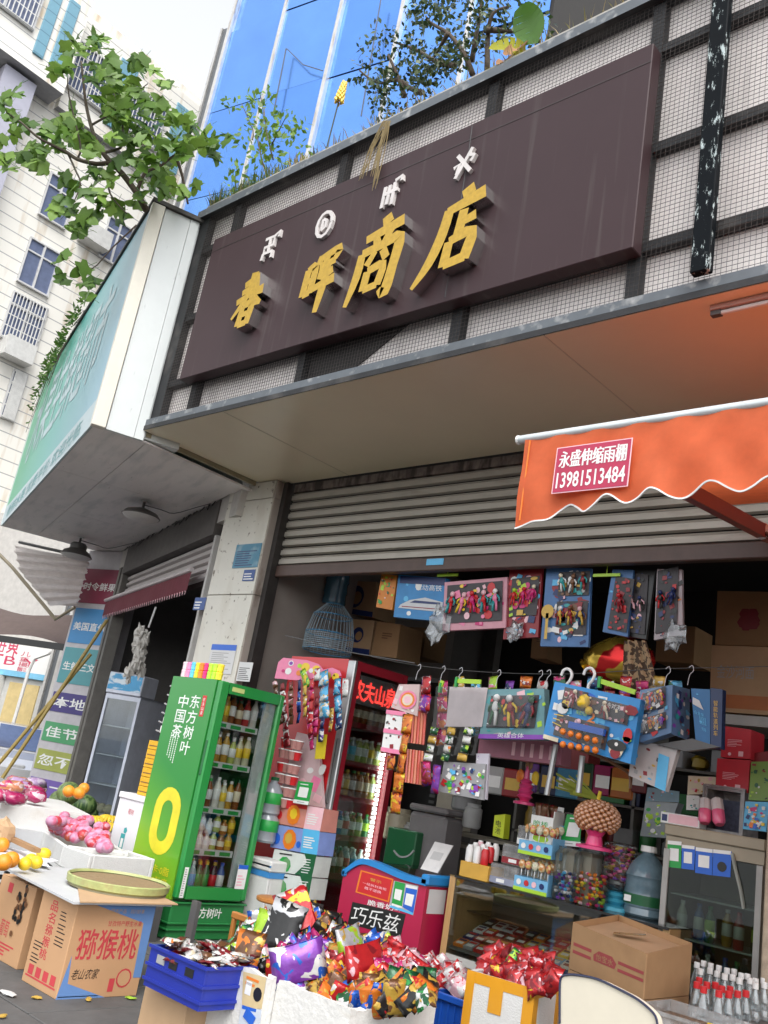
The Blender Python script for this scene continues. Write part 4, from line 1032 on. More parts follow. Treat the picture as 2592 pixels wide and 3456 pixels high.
def bar(b, a, c, w, h, m):
 a, c = Vector(a), Vector(c); d = (c - a).normalized(); s = d.cross(Vector((0, 0, 1))).normalized() * w / 2; u = s.cross(d).normalized() * h / 2
 return b.hexa([a - s - u, a + s - u, a + s + u, a - s + u, c - s - u, c + s - u, c + s + u, c - s + u], m)
bar(b, p0 - d_ * .1, p1 + d_ * .5, .05, .075, m_arm)
obj('folding_arm', b, aw)
b = B(); e_ = p0.lerp(p1, .93)
b.ell(e_ + Vector((0, -.02, .0)), (.04, .03, .05), P('silver'), 8, 6); b.tube([e_ + Vector((-.06, -.03, .06)), e_ + Vector((.06, -.03, -.05))], .012, 6, P('dgrey'))
obj('arm_joint', b, aw)
# maker's sticker
c0 = [onY(vK(*p), AY - .045) for p in ((470, 525), (907, 458), (860, 722), (432, 797))]
x0 = (c0[0].x + c0[3].x) / 2; x1 = (c0[1].x + c0[2].x) / 2; z1 = (c0[0].z + c0[1].z) / 2; z0 = (c0[2].z + c0[3].z) / 2
skx = (c0[0].x - c0[3].x)
U, V_ = Vector((x1 - x0, 0, 0)), Vector((skx * .4, 0, z1 - z0)); O = Vector((x0 - skx * .2, AY - .045, z0))
b = B().face([O, O + U, O + U + V_, O + V_], P('lpink'))
y_ = Vector((0, -.0012, 0))
m_cr = mat('crimson sticker', (.42, .02, .07), .4)
b.face([O + y_ + U * .015 + V_ * .02, O + y_ + U * .985 + V_ * .02, O + y_ + U * .985 + V_ * .98, O + y_ + U * .015 + V_ * .98], m_cr)
st = obj('sticker', b, aw)
b = B()
for k_ in (0, .012): lettering(b, '永盛伸缩雨棚', O + y_ * (2 + k_ * 20) + U * (.055 + k_) + V_ * .54, U * .88, V_ * .36, P('white'))
lettering(b, '13981513484', O + y_ * 2 + U * .05 + V_ * .1, U * .9, V_ * .34, P('white'), bold=.016)
obj('lettering', b, st)
# ceiling light under the soffit beside the awning
a, c = onZ(vC(1310, 1940), SZ - .03), onZ(vC(1659, 1830), SZ - .03)
t = thing('strip_light', 'unlit strip light fixed under the soffit close to the orange awning', 'lamp', (a.x, a.y, SZ - .005))
obj('housing', B().box(0, 1.3, -.03, .03, -.03, 0, mat('rose metal', (.4, .24, .2), .4)), t)
obj('tube', B().tube([(.06, 0, -.045), (1.24, 0, -.045)], .014, 8, m_bowl), t)
obj('end_cap', B().box(0, .06, -.02, .02, -.06, -.031, P('dgrey')), t)

# ================================================================== SHARED MAKERS
def WB(t):
 """a builder that takes world coordinates and stores them relative to the thing t"""
 b = B(); b.T = t.matrix_basis.inverted() if t else None; return b
_pet = {}
m_clear = glass('clear plastic', (.9, .93, .94), .06, .08)
m_cup = glass('cloudy plastic', (.86, .87, .87), .05, .2, .22)
def liquid(c): return mat('drink ' + c, {'amber': (.35, .13, .02), 'tea': (.22, .07, .015), 'gold': (.5, .28, .03), 'green': (.03, .16, .05), 'cola': (.02, .01, .008), 'milk': (.72, .70, .63), 'lime': (.45, .5, .12), 'water': (.42, .5, .52),
 'red': (.45, .03, .03), 'blue': (.03, .12, .35), 'pale': (.6, .58, .4), 'purple': (.2, .03, .1)}[c], .12, var=.04, coat=.6)
def bottle_mesh(liq, label, cap, h=.22, r=.032, n=10):
 key = (liq, label, cap, h, r)
 if key in _pet: return _pet[key]
 L, Q, K = liquid(liq), P(label), P(cap)
 prof = [(r * .8, 0), (r, .012), (r, h * .28), (r * 1.005, h * .281), (r * 1.005, h * .62), (r, h * .621), (r * .96, h * .68), (r * .45, h * .86), (r * .42, h * .9), (r * .48, h * .905), (r * .48, h * .99), (r * .4, h)]
 b = B().lathe(prof, n, L, ms=[L, L, L, Q, Q, L, L, L, K, K, K])
 _pet[key] = b.mesh('bottle', 'auto'); return _pet[key]
KINDS = [('amber', 'cream', 'gold'), ('tea', 'white', 'green'), ('gold', 'white', 'white'), ('tea', 'cream', 'dgreen'), ('red', 'white', 'red'), ('milk', 'white', 'white'), ('lime', 'white', 'white'), ('pale', 'yellow', 'white'),
   ('water', 'red', 'white'), ('green', 'lime', 'green'), ('water', 'sky', 'white'), ('cola', 'red', 'gold'), ('green', 'green', 'yellow'), ('blue', 'white', 'blue'), ('purple', 'white', 'white'), ('gold', 'yellow', 'yellow')]
CN = dict(amber='amber', tea='tea brown', gold='golden', red='red', milk='milk white', lime='pale lime', pale='pale yellow', water='clear', green='green', cola='dark brown', blue='blue', purple='purple')
ORD = ['top', 'second', 'third', 'fourth', 'bottom']
def put_bottle(kind, p, where, group, h=.22, r=.032, rz=0):
 liq, lab, cap = kind
 cw_ = {'dgreen': 'dark green', 'gold': 'gold'}.get(cap, cap)
 o = obj('drink_bottle', bottle_mesh(liq, lab, cap, h, r), None, p, rz)
 return tag(o, '%s drink bottle, %s label, %s cap, %s' % (CN[liq], dict(lime='lime', sky='light blue').get(lab, lab), cw_, where), 'bottle', group)
def carton_box(name, lab, cat, x0, x1, y0, y1, z0, z1, m, group=None, tape=None, open_=False, rz=0, pr=None):
 """cardboard box with folded flaps and seam; x0.. in world units, turned by rz about its centre"""
 c = Vector(((x0 + x1) / 2, (y0 + y1) / 2, z0)); hx, hy, h = (x1 - x0) / 2, (y1 - y0) / 2, z1 - z0
 t = thing(name, lab, cat, c, rz, group)
 th = .006
 b = B().box(-hx, hx, -hy, hy, 0, h - .004, m, bev=.004)
 obj('body', b, t)
 obj('flap', B().box(-hx + .001, hx - .001, -hy + .001, -.004, h - .0035, h + .001, m, bev=.001), t)
 obj('flap', B().box(-hx + .001, hx - .001, .004, hy - .001, h - .0035, h + .001, m, bev=.001), t)
 if tape: obj('tape', B().box(-hx - .001, hx + .001, -.025, .025, h - .06, h + .002, tape), t)
 return t, hx, hy, h
m_kraft = stain(mat('brown card', (.36, .21, .10), .8, var=.12, scale=4), (.22, .12, .055), (1.2, 1.2, 1.2), .55, .78, .5)
m_kraft2 = stain(mat('light brown card', (.46, .30, .17), .8, var=.1, scale=4), (.30, .19, .1), (1, 1, 1), .55, .8, .5)
m_foam = stain(mat('white foam', (.62, .62, .60), .7, var=.05, scale=25, bump=.35, fine=120), (.45, .40, .30), (1.2, 1.2, 1.2), .6, .8, .5, 6)

# ================================================================== GREEN DRINK FRIDGE
GX0, GX1, GY0, GY1, GZ0, GZ1 = -7.345, -6.60, 5.042, 5.81, .305, 2.14
gf = thing('drink_fridge', 'tall bright green drink fridge with big yellow zero on its side', 'fridge', ((GX0 + GX1) / 2, (GY0 + GY1) / 2, GZ0))
m_gg = mat('green sheet', (.02, .24, .05), .3, var=.04, coat=.3)
m_gside = mat('green side print', (.03, .27, .05), .3, var=.02, coat=.3)
n_, L_, p_ = nodes(m_gside)
tc = n_.new('ShaderNodeTexCoord'); sx_ = n_.new('ShaderNodeSeparateXYZ'); L_.new(tc.outputs['Object'], sx_.inputs[0])
ad = n_.new('ShaderNodeMath'); ad.operation = 'MULTIPLY_ADD'; ad.inputs[1].default_value = .55; L_.new(sx_.outputs[0], ad.inputs[0]); L_.new(sx_.outputs[2], ad.inputs[2])
mr = n_.new('ShaderNodeMapRange'); mr.inputs[1].default_value = 0; mr.inputs[2].default_value = .95; L_.new(ad.outputs[0], mr.inputs[0])
cr = n_.new('ShaderNodeValToRGB'); cr.color_ramp.elements[0].color = (.32, .52, .02, 1); cr.color_ramp.elements[1].color = (.025, .235, .04, 1)
e = cr.color_ramp.elements.new(.55); e.color = (.09, .33, .025, 1)
L_.new(mr.outputs[0], cr.inputs[0]); L_.new(cr.outputs[0], p_.inputs['Base Color'])
m_inn = mat('fridge liner', (.5, .52, .52), .4)
obj('side_panel', WB(gf).box(GX0, GX1 - .075, GY0, GY0 + .03, GZ0, GZ1, m_gside), gf)
obj('side_panel', WB(gf).box(GX0, GX1 - .075, GY1 - .03, GY1, GZ0, GZ1, m_gg), gf)
obj('back_panel', WB(gf).box(GX0, GX0 + .05, GY0 + .031, GY1 - .031, GZ0, GZ1, m_inn), gf)
obj('top_panel', WB(gf).box(GX0 + .051, GX1 - .075, GY0 + .031, GY1 - .031, GZ1 - .08, GZ1, m_gg), gf)
obj('bottom_panel', WB(gf).box(GX0 + .051, GX1 - .075, GY0 + .031, GY1 - .031, GZ0, GZ0 + .1, m_gg), gf)
fz = [onX(p, GX1 - .08).z for p in (vR(1000, 805), vR(960, 1178), vR(800, 1590), vS(700, 462), vS(620, 890))]
fz = [z - .0 for z in fz]
dr = obj('door', WB(gf).box(GX1 - .06, GX1, GY0, GY0 + .10, GZ0 + .02, GZ1 - .004, m_gg, bev=.012).box(GX1 - .06, GX1, GY1 - .06, GY1, GZ0 + .02, GZ1 - .004, m_gg, bev=.012)
   .box(GX1 - .059, GX1 - .001, GY0 + .101, GY1 - .061, GZ1 - .1, GZ1 - .005, m_gg).box(GX1 - .059, GX1 - .001, GY0 + .101, GY1 - .061, GZ0 + .021, GZ0 + .12, m_gg), gf)
obj('glass', WB(gf).box(GX1 - .035, GX1 - .028, GY0 + .1, GY1 - .06, GZ0 + .12, GZ1 - .1, glass('fridge glass', (.93, .96, .95), .05, .02)), dr)
obj('handle', WB(gf).box(GX1 - .045, GX1 - .015, GY0 - .008, GY0 + .012, 1.32, 1.62, mat('dark green grip', (.01, .11, .03), .4), bev=.006), dr)
obj('badge', WB(gf).box(GX1 - .001, GX1 + .002, GY0 + .13, GY0 + .27, GZ1 - .075, GZ1 - .035, mat('lime badge', (.5, .58, .2), .4)), dr)
b = WB(gf).box(GX1 - .001, GX1 + .002, GY1 - .16, GY1 - .05, GZ0 + .12, GZ0 + .32, P('white')).box(GX1 + .0021, GX1 + .0025, GY1 - .16, GY1 - .05, GZ0 + .285, GZ0 + .32, P('blue'))
lines(b, (GX1 + .003, GY1 - .15, GZ0 + .14), (0, .09, 0), (0, 0, .1), 4, P('lpink')); obj('sticker', b, dr)
b = WB(gf).box(GX1 - .001, GX1 + .002, GY0 + .035, GY0 + .075, GZ0 + .03, GZ0 + .27, P('white')); lines(b, (GX1 + .003, GY0 + .04, GZ0 + .04), (0, .03, 0), (0, 0, .22), 12, P('grey')); obj('sticker', b, dr)
obj('gasket', WB(gf).box(GX1 - .09, GX1 - .061, GY1 - .17, GY1 - .031, GZ0 + .1, GZ1 - .1, mat('milky door edge', (.62, .66, .66), .3)), gf)
m_led = mat('cool light tube', (.8, .9, .9), .4, emit=(.85, 1, .95), es=7)
grp = 'drink bottles in the green fridge'
rows = [[0, 15, 1, 3, 4, 5], [1, 2, 2, 6, 7, 7], [8, 1, 5, 7, 2, 3], [5, 5, 5, 6, 0, 15], [10, 10, 12, 12, 11, 13]]
m_strip = mat('shelf strip', (.60, .62, .60), .4)
for i, z in enumerate(fz):
 sh_ = obj('shelf', WB(gf).box(GX0 + .05, GX1 - .1, GY0 + .04, GY1 - .18, z - .012, z, m_strip), gf)
 b = WB(gf).box(GX1 - .1, GX1 - .092, GY0 + .04, GY1 - .18, z - .045, z + .01, m_strip)
 for q in range(3): b.box(GX1 - .0918, GX1 - .0905, GY0 + .1 + q * .17, GY0 + .22 + q * .17, z - .036, z - .004, P('green'))
 obj('price_strip', b, sh_)
 big = i == 4
 for j, kk in enumerate(rows[i]):
  for d in range(2):
   h = .27 if big else (.225 + .02 * ((j * 7 + i * 3) % 3)) if i != 3 else .13 + .02 * (j % 2)
   put_bottle(KINDS[kk], (GX1 - .15 - d * .11 + rng.uniform(-.01, .01), GY0 + .14 + j * .083 + rng.uniform(-.006, .006), z + .001), '%s shelf of green fridge' % ORD[i], grp, h, .037 if big else .036)
   if i == 3 and d == 0: put_bottle(KINDS[kk], (GX1 - .15, GY0 + .14 + j * .083, z + .002 + h), '%s shelf of green fridge, upper layer' % ORD[i], grp, h, .036)
# print on the side
sy = GY0 - .0015
def sp(b, pts, m, dy=0): return b.face([onY(p, sy - dy) for p in pts], m)
m_wp = mat('white print', (.72, .78, .72), .4)
b = WB(gf)
def vtext(b, txt, tl, tr_, bl, m, dy=.0005, bold=.01):
 a, c, d = onY(tl, sy - dy), onY(tr_, sy - dy), onY(bl, sy - dy)
 w = c.x - a.x; z1, z0 = a.z, d.z
 lettering(b, txt, (a.x, sy - dy, z0), (w, 0, 0), (0, 0, z1 - z0), m, bold=bold, vertical=True)
vtext(b, '东方树叶', vR(690, 520), vR(775, 540), vR(560, 1090), m_wp)
vtext(b, '中国茶', vR(580, 520), vR(668, 530), vR(480, 930), m_wp)
z1, z0 = onY(vR(800, 545), sy).z, onY(vR(760, 740), sy).z; xa = onY(vR(785, 640), sy).x
b.face([(xa - .025, sy, z0), (xa + .035, sy, z0), (xa + .035, sy, z1), (xa - .025, sy, z1)], P('red'))
lettering(b, '农夫山泉', (xa - .012, sy - .0005, z0 + .015), (.034, 0, 0), (0, 0, z1 - z0 - .03), m_wp, vertical=True)
for k in range(4):
 xx = onY(vR(470 + k * 22, 1000), sy).x
 for q in range(11 + k): b.face([(xx, sy, 1.62 - q * .019), (xx + .012, sy, 1.62 - q * .019), (xx + .012, sy, 1.634 - q * .019), (xx, sy, 1.634 - q * .019)], m_wp)
# the big zero: a band round a long oval
o_t, o_b = onY(vR(450, 1390), sy), onY(vS(375, 515), sy)
o_l, o_r = onY(vS(265, 350), sy), onY(vS(578, 30), sy)
cx_ = (onY(vR(320, 1659), sy).x + onY(vR(570, 1659), sy).x) / 2
wd = (onY(vR(570, 1640), sy).x - onY(vR(322, 1640), sy).x) / 2
zc, hh = (o_t.z + o_b.z) / 2, (o_t.z - o_b.z) / 2
def stad(w, h, n=10):
 p = [(w * math.cos(math.pi * k / n), h - w + w * math.sin(math.pi * k / n)) for k in range(n + 1)]
 return p + [(-x, -y) for x, y in p]
a_, c_ = stad(wd, hh), stad(wd * .42, hh - wd * .58)
for k in range(len(a_)):
 k2 = (k + 1) % len(a_)
 b.face([(cx_ + x, sy - .0005, zc + y) for x, y in (a_[k], a_[k2], c_[k2], c_[k])][::-1], mat('zero yellow', (.70, .62, .03), .4))
for txt, tl, tr_, z_ in (('0糖·0卡·0脂', vS(190, 540), vS(465, 600), 0), ('0香精·0防腐', vS(165, 640), vS(440, 710), 0)):
 a, c = onY(tl, sy), onY(tr_, sy)
 lettering(b, txt, (a.x + .01, sy - .0005, a.z - .075), (c.x - a.x + .02, 0, 0), (0, 0, .07), mat('zero yellow', (.70, .62, .03), .4), bold=.01)
obj('side_print', b, gf, kind='stuff')
# crate below
gc = thing('plastic_crate', 'green plastic crate with white lettering carrying the green fridge', 'crate', ((GX0 + GX1) / 2, (GY0 + GY1) / 2, 0))
m_gc = mat('green crate plastic', (.02, .19, .05), .4, var=.08)
b = WB(gc).box(GX0 - .01, GX1 - .02, GY0, GY1 + .02, .0, .3, m_gc, bev=.012)
obj('body', b, gc)
for z in (.075, .125, .285): obj('rib', WB(gc).box(GX0 - .02, GX1 - .005, GY0 - .015, GY1 + .03, z, z + .014, m_gc, bev=.003), gc)
b = WB(gc); lettering(b, '东方树叶', (GX1 - .0185, GY0 + .21, .175), (0, .33, 0), (0, 0, .085), P('white'), bold=.01); obj('lettering', b, gc)
# row of bright tubs on top of the fridge
for i, c in enumerate(('lpink', 'pink', 'sky', 'yellow', 'orange', 'magenta', 'lime', 'lime', 'yellow')):
 for q in range(2):
  x = GX0 + .08 + i * .066
  b = B().lathe([(.024, 0), (.03, .006), (.031, .05), (.033, .052), (.033, .068), (.028, .072)], 9, mat('neon ' + c, tuple(min(.9, v * 1.3) for v in _P[c]), .3))
  solo('clay_tub', '%s little tub in the %s row on top of the green fridge' % ({'lpink': 'pale pink', 'sky': 'light blue', 'lime': 'lime green'}.get(c, c), 'lower' if q == 0 else 'upper'), 'tub', b, (x, GY0 + .06, GZ1 + .001 + q * .073), 0, 'bright tubs on top of the green fridge', smooth='auto')
# notices on the pillar
def notice(name, lab, p00, p10, p01, Y, base, head=None, txt='grey', n=8, cat='notice', extra=None):
 a, c, d = onY(p00, Y), onY(p10, Y), onY(p01, Y)        # top left, top right, bottom left
 x0, x1, z1, z0 = a.x, c.x, (a.z + c.z) / 2, d.z
 t = thing(name, lab, cat, ((x0 + x1) / 2, Y, z0))
 obj('sheet', WB(t).box(x0, x1, Y - .003, Y, z0, z1, base), t)
 b = WB(t)
 if head: b.face([(x0, Y - .0036, z1 - (z1 - z0) * .2), (x1, Y - .0036, z1 - (z1 - z0) * .2), (x1, Y - .0036, z1), (x0, Y - .0036, z1)], head)
 lines(b, (x0 + (x1 - x0) * .08, Y - .0038, z0 + (z1 - z0) * .06), ((x1 - x0) * .84, 0, 0), (0, 0, (z1 - z0) * .68), n, P(txt), fill=.42)
 if extra: extra(b, x0, x1, z0, z1, Y)
 obj('print', b, t); return t
m_pap = mat('paper', (.62, .62, .62), .7, var=.05)
m_blp = stain(mat('blue bill', (.09, .25, .36), .6), (.3, .42, .48), (2, 2, 2), .5, .62, .7)
notice('poster', 'faded blue poster pasted high on the white pillar', vF(555, 620), vF(710, 618), vF(535, 770), 5.995, m_blp, None, 'navy', 7)
notice('sticker', 'small square blue sticker just below the faded poster on the pillar', vF(600, 780), vF(670, 778), vF(588, 850), 5.995, mat('blue stk', (.07, .12, .3), .6), None, 'white', 3)
notice('sticker', 'small blue sticker on the left edge of the pillar', vF(295, 955), vF(365, 950), vF(280, 1030), 5.995, mat('blue stk', (.07, .12, .3), .6), None, 'white', 3)
notice('notice', 'white notice with blue heading taped low on the pillar', vF(400, 1245), vF(555, 1245), vF(375, 1420), 5.995, m_pap, P('blue'), 'grey', 10)
notice('notice', 'plain white printed notice on the pillar corner beside the dark jamb', vF(572, 1350), vF(655, 1360), vF(548, 1470), 5.995, m_pap, None, 'dgrey', 7)

# ================================================================== LEFT FOREGROUND
# kiwi fruit carton
x0, x1, y0, y1, H = -5.63, -5.205, 3.28, 3.84, .53
m_kc = stain(mat('tan carton', (.50, .29, .15), .7, var=.08, scale=3), (.36, .2, .1), (1, 1, 1), .58, .78, .4)
kc, hx, hy, hh = carton_box('fruit_carton', 'large tan fruit carton with red lettering and blue bands under the bamboo tray', 'carton', x0, x1, y0, y1, 0, H, m_kc)
m_bb = mat('carton blue', (.12, .24, .50), .7, var=.08)
m_rp = mat('carton red', (.52, .05, .06), .7)
b = WB(kc); X = x1 + .001
def rx(y, z, d=0): return (X + d, y0 + (y1 - y0) * y, H * z)
b.face([rx(.08, 1), rx(1, 1), rx(1, .2), rx(.9, .2), rx(.88, .8), rx(.22, .985)][::-1], m_bb)
b.face([rx(0, .0), rx(.6, .0), rx(.1, .16), rx(.07, .45)], m_bb)
b.face([rx(.02, 0.02), rx(.5, .02), rx(.5, .03), rx(.02, .03)], P('sky'))
lettering(b, '猕猴桃', rx(.1, .40, .0006), Vector(rx(.86, 0)) - Vector(rx(.1, 0)), (0, 0, H * .33), m_rp, bold=.012)
lettering(b, '甘孜特产野生水果', rx(.42, .76, .0006), Vector(rx(.86, 0)) - Vector(rx(.42, 0)), (0, 0, H * .06), m_rp)
lettering(b, '老山农家', rx(.12, .2, .0006), Vector(rx(.45, 0)) - Vector(rx(.12, 0)), (0, 0, H * .11), P('black'), shear=.3)
lettering(b, '精选产品', rx(.42, .9, .0006), Vector(rx(.62, 0)) - Vector(rx(.42, 0)), (0, 0, H * .05), P('tan'))
lettering(b, '四川好果', rx(.68, .9, .0006), Vector(rx(.86, 0)) - Vector(rx(.68, 0)), (0, 0, H * .05), P('tan'))
b.disc(rx(.78, .2, .0006), (0, 1, 0), (0, 0, 1), .055, m_rp, 12); b.disc(rx(.78, .2, .001), (0, 1, 0), (0, 0, 1), .045, m_kc, 12); b.face([rx(.6, .06, .0006), rx(.67, .06, .0006), rx(.67, .2, .0006), rx(.6, .2, .0006)], m_rp)
Y = y0 - .001
lettering(b, '品名猕猴桃', (x0 + .13, Y, .16), (.085, 0, 0), (0, 0, .34), m_rp, bold=.01, vertical=True)
for k in range(5):
 lines(b, (x0 + .04 + (.22 if k > 1 else 0), Y, .12 + .07 * (k % 5)), (.11, 0, 0), (0, 0, .06), 3, P('black'), fill=.3)
b.face([(x0 + .03, Y, .04), (x1 - .03, Y, .04), (x1 - .03, Y, .05), (x0 + .03, Y, .05)], m_rp)
for k in range(4): b.face([(x0 + .05 + k * .09, Y, .055), (x0 + .11 + k * .09, Y, .055), (x0 + .11 + k * .09, Y, .11), (x0 + .05 + k * .09, Y, .11)], m_rp)
obj('print', b, kc)
# second carton behind it
kc2, hx, hy, hh = carton_box('fruit_carton', 'tan carton with dark grape picture standing behind the kiwi carton', 'carton', -6.35, -5.86, 3.36, 3.9, 0, .49, m_kc)
b = WB(kc2); Y = 3.359
r = random.Random(8)
for k in range(30): b.disc((-6.0 + r.gauss(0, .035), Y - .0003 * k, .32 + r.gauss(0, .06)), (1, 0, 0), (0, 0, 1), .018, P('brown') if k % 2 else P('black'), 8)
lettering(b, '葡萄', (-6.2, Y, .14), (.12, 0, 0), (0, 0, .1), m_rp); lines(b, (-6.3, Y, .03), (.35, 0, 0), (0, 0, .08), 4, m_rp); b.box(-6.22, -6.16, Y - .001, Y, .4, .46, m_rp)
obj('print', b, kc2)
# black crate at the frame edge
bk = thing('plastic_crate', 'black slatted plastic crate at the left edge of the fruit stall', 'crate', (-6.75, 3.2, 0))
m_bk = mat('black plastic', (.02, .02, .022), .45)
for k in range(9): obj('slat', B().box(-.3, .3, -.25, -.235, .02 + k * .052, .05 + k * .052, m_bk), bk)
for k in range(9): obj('slat', B().box(.285, .3, -.234, .25, .02 + k * .052, .05 + k * .052, m_bk), bk)
for x, y in ((-.3, -.25), (.27, -.25), (.27, .22), (-.3, .22)): obj('corner_post', B().box(x, x + .03, y + .016, y + .045, 0, .49, m_bk), bk)
obj('base', B().box(-.28, .27, -.22, .23, .01, .03, m_bk), bk)
# white boards and card on top of the boxes
b = B()
pts = [onZ(p, .545) for p in (vM(90, 1110), vE(455, 1460), vE(1065, 1475), vE(700, 1300), vM(1100, 1140), vM(420, 1060))]
b = poly_plate([(p.x, p.y) for p in pts], .535, .548, mat('white board', (.52, .53, .54), .5, var=.08))
solo('foam_board', 'white foam board laid over the cartons below the bamboo tray', 'board', b)
b = poly_plate([(p.x + .02, p.y + .03) for p in pts[1:4]] + [(pts[3].x - .2, pts[3].y - .2)], .5485, .556, m_kraft2)
solo('card_sheet', 'sheet of brown card between the white board and the bamboo tray', 'card', b)
# bamboo tray
c0 = (onZ(vE(418, 1290), .59) + onZ(vE(1045, 1390), .59)) / 2; R0 = (onZ(vE(418, 1290), .59) - onZ(vE(1045, 1390), .59)).length / 2
tr0 = thing('bamboo_tray', 'round shallow bamboo tray with pale green rim resting on the cartons', 'tray', (c0.x, c0.y, .557))
m_wv = mat('woven bamboo', (.30, .21, .11), .7, var=.2, scale=40, bump=.5, fine=90)
stripes(m_wv, 0, 60, (.22, .15, .08), .4)
m_rim = stain(mat('green bamboo rim', (.36, .40, .16), .5, var=.2, scale=20), (.32, .26, .12), (6, 6, 6), .5, .7, .6)
obj('floor', B().lathe([(.02, .012), (R0 * .8, .012), (R0 * .95, .045)], 40, m_wv), tr0, smooth='auto')
obj('rim', B().lathe([(R0 * .955, .01), (R0 * 1.0, .02), (R0 * 1.01, .06), (R0 * .98, .066), (R0 * .95, .05)], 40, m_rim, caps=False), tr0, smooth='auto')
obj('underside', B().lathe([(R0 * .4, 0), (R0 * .97, .0), (R0 * .955, .012)], 40, mat('tray base', (.22, .2, .12), .7), caps=False), tr0, smooth='auto')
# stall tables
m_tab = mat('stall cloth', (.05, .05, .05), .8)
solo('stall_table', 'low dark table carrying the white foam fruit boxes', 'table', B().box(-1.7, .4, -.05, .75, 0, .40, m_tab), (-7.17, 4.32, 0), R_(-18))
def foam_tray(name, lab, o, rz, L, D, z0, z1, th=.035, group=None):
 t = thing(name, lab, 'foam box', (o[0], o[1], z0), rz, group); h = z1 - z0
 obj('floor', B().box(0, L, 0, D, 0, .03, m_foam), t)
 obj('side', B().box(0, L, 0, th, .031, h, m_foam, bev=.008), t); obj('side', B().box(0, L, D - th, D, .031, h, m_foam, bev=.008), t)
 obj('side', B().box(0, th, th + .001, D - th - .001, .031, h, m_foam, bev=.008), t); obj('side', B().box(L - th, L, th + .001, D - th - .001, .031, h, m_foam, bev=.008), t)
 return t
p2 = onZ(vM(720, 840), .6); p3 = onZ(vM(1110, 945), .6); p1 = onZ(vM(340, 570), .6)
foam_tray('foam_box', 'stained white foam box heaped with netted red apples', (p2.x, p2.y), 0, p3.x - p2.x + .02, .62, .405, .6)
d_ = p1 - p2; an = math.atan2(-d_.y, -d_.x); half = d_.length / 2
foam_tray('foam_box', 'white foam box of small bananas at the left of the apple box', (p1.x, p1.y), an, half - .01, .55, .405, .6)
foam_tray('foam_box', 'white foam box of netted apples between the banana box and the stained box', (p1.x - d_.x * .5, p1.y - d_.y * .5), an, half - .02, .55, .405, .6)
m_app = stain(stain(mat('apple skin', (.45, .035, .05), .35, var=.15, scale=10), (.6, .3, .08), (1, 1, 1), .55, .75, .7), (.52, .34, .46), (6, 6, 6), .52, .58, .55)
m_net = stain(mat('pink foam net', (.58, .14, .24), .6, var=.1, scale=20), (.46, .31, .44), (5, 5, 5), .44, .54, .7)
am = [B().ell((0, 0, 0), (.052, .052, .047), m, 10, 7).mesh('apple', True) for m in (m_app, m_net)]
r = random.Random(21)
for k in range(64):
 x, y = r.uniform(560, 1260), 0
 t = (x - 560) / 700; lo = 650 + 270 * t; hi = 480 + 120 * t if x > 700 else 560
 y = r.uniform(hi, lo); zz = .6 + .02 + .13 * (lo - y) / (lo - hi + 1)
 p = onZ(vM(x, y), zz); kind = 0 if r.random() < .35 else 1
 tag(obj('apple', am[kind], None, p, r.uniform(0, 6)), ('bare glossy red apple in the foam box heap' if kind == 0 else 'apple in pink violet net in the foam box heap'), 'apple', 'apples heaped in the foam boxes')['label'] += ', %s %s' % ('top' if zz > .68 else 'bottom' if zz < .64 else 'middle', 'left' if x < 780 else 'right' if x > 1050 else 'centre')
m_mel = stain(mat('melon skin', (.03, .075, .02), .4, var=.2, scale=6), (.16, .24, .08), (9, 9, .8), .5, .58, .8, 3)
m_mel2 = stain(mat('pale melon skin', (.16, .22, .07), .4, var=.2, scale=6), (.04, .09, .03), (9, 9, .8), .52, .6, .8, 3)
mm = [B().ell((0, 0, 0), (.15, .125, .12), m, 14, 9).mesh('melon', True) for m in (m_mel, m_mel2)]
for k, (x, y, kd, lab) in enumerate(((600, 440, 1, 'pale striped melon at the lower left of the melon pile'), (740, 470, 1, 'pale striped melon touching the netted apples'), (960, 490, 0, 'dark green melon lowest at the right of the pile'), (680, 340, 1, 'pale melon on the left flank of the pile'), (820, 350, 0, 'dark green melon in the middle of the pile'), (940, 390, 0, 'dark melon on the right flank of the pile'), (770, 255, 1, 'pale green melon at the top of the pile'))):
 p = onZ(vM(x, y), .58 + .14 * (0 if y > 430 else 1 if y > 300 else 2)); tag(obj('watermelon', mm[kd], None, p, r.uniform(0, 3)), lab, 'melon', 'melons piled on the fruit stall')
solo('melon_table', 'low table under the pile of melons', 'table', B().box(-.6, .6, -.35, .4, 0, .46, m_tab), tuple(onZ(vM(790, 470), .46).xy) + (0,), R_(-18))
m_org = mat('orange peel', (.72, .26, .02), .4, var=.1, scale=12, bump=.2, fine=180); m_lem = mat('lemon peel', (.72, .50, .02), .4, var=.1, scale=12, bump=.15, fine=150)
om = B().ell((0, 0, 0), (.055, .055, .052), m_org, 14, 9).mesh('orange', True); lm = B().ell((0, 0, 0), (.055, .045, .043), m_lem, 14, 9).mesh('lemon', True)
for x, y, lab in ((125, 1000, 'large orange at the front of the stall edge'), (20, 835, 'orange half hidden at the frame edge above the others'), (40, 1030, 'orange lowest at the left frame edge')):
 tag(obj('orange', om, None, onZ(vM(x, y), .63)), lab, 'fruit', 'oranges on the stall edge')
for x, y, lab in ((490, 935, 'yellow lemon topmost of the four lemons'), (345, 1005, 'yellow lemon beside the large orange'), (405, 1030, 'yellow lemon at the front right of the four'), (280, 1045, 'yellow lemon lying lowest against the large orange')):
 tag(obj('lemon', lm, None, onZ(vM(x, y), .61), rng.uniform(0, 3)), lab, 'fruit', 'lemons on the stall edge')
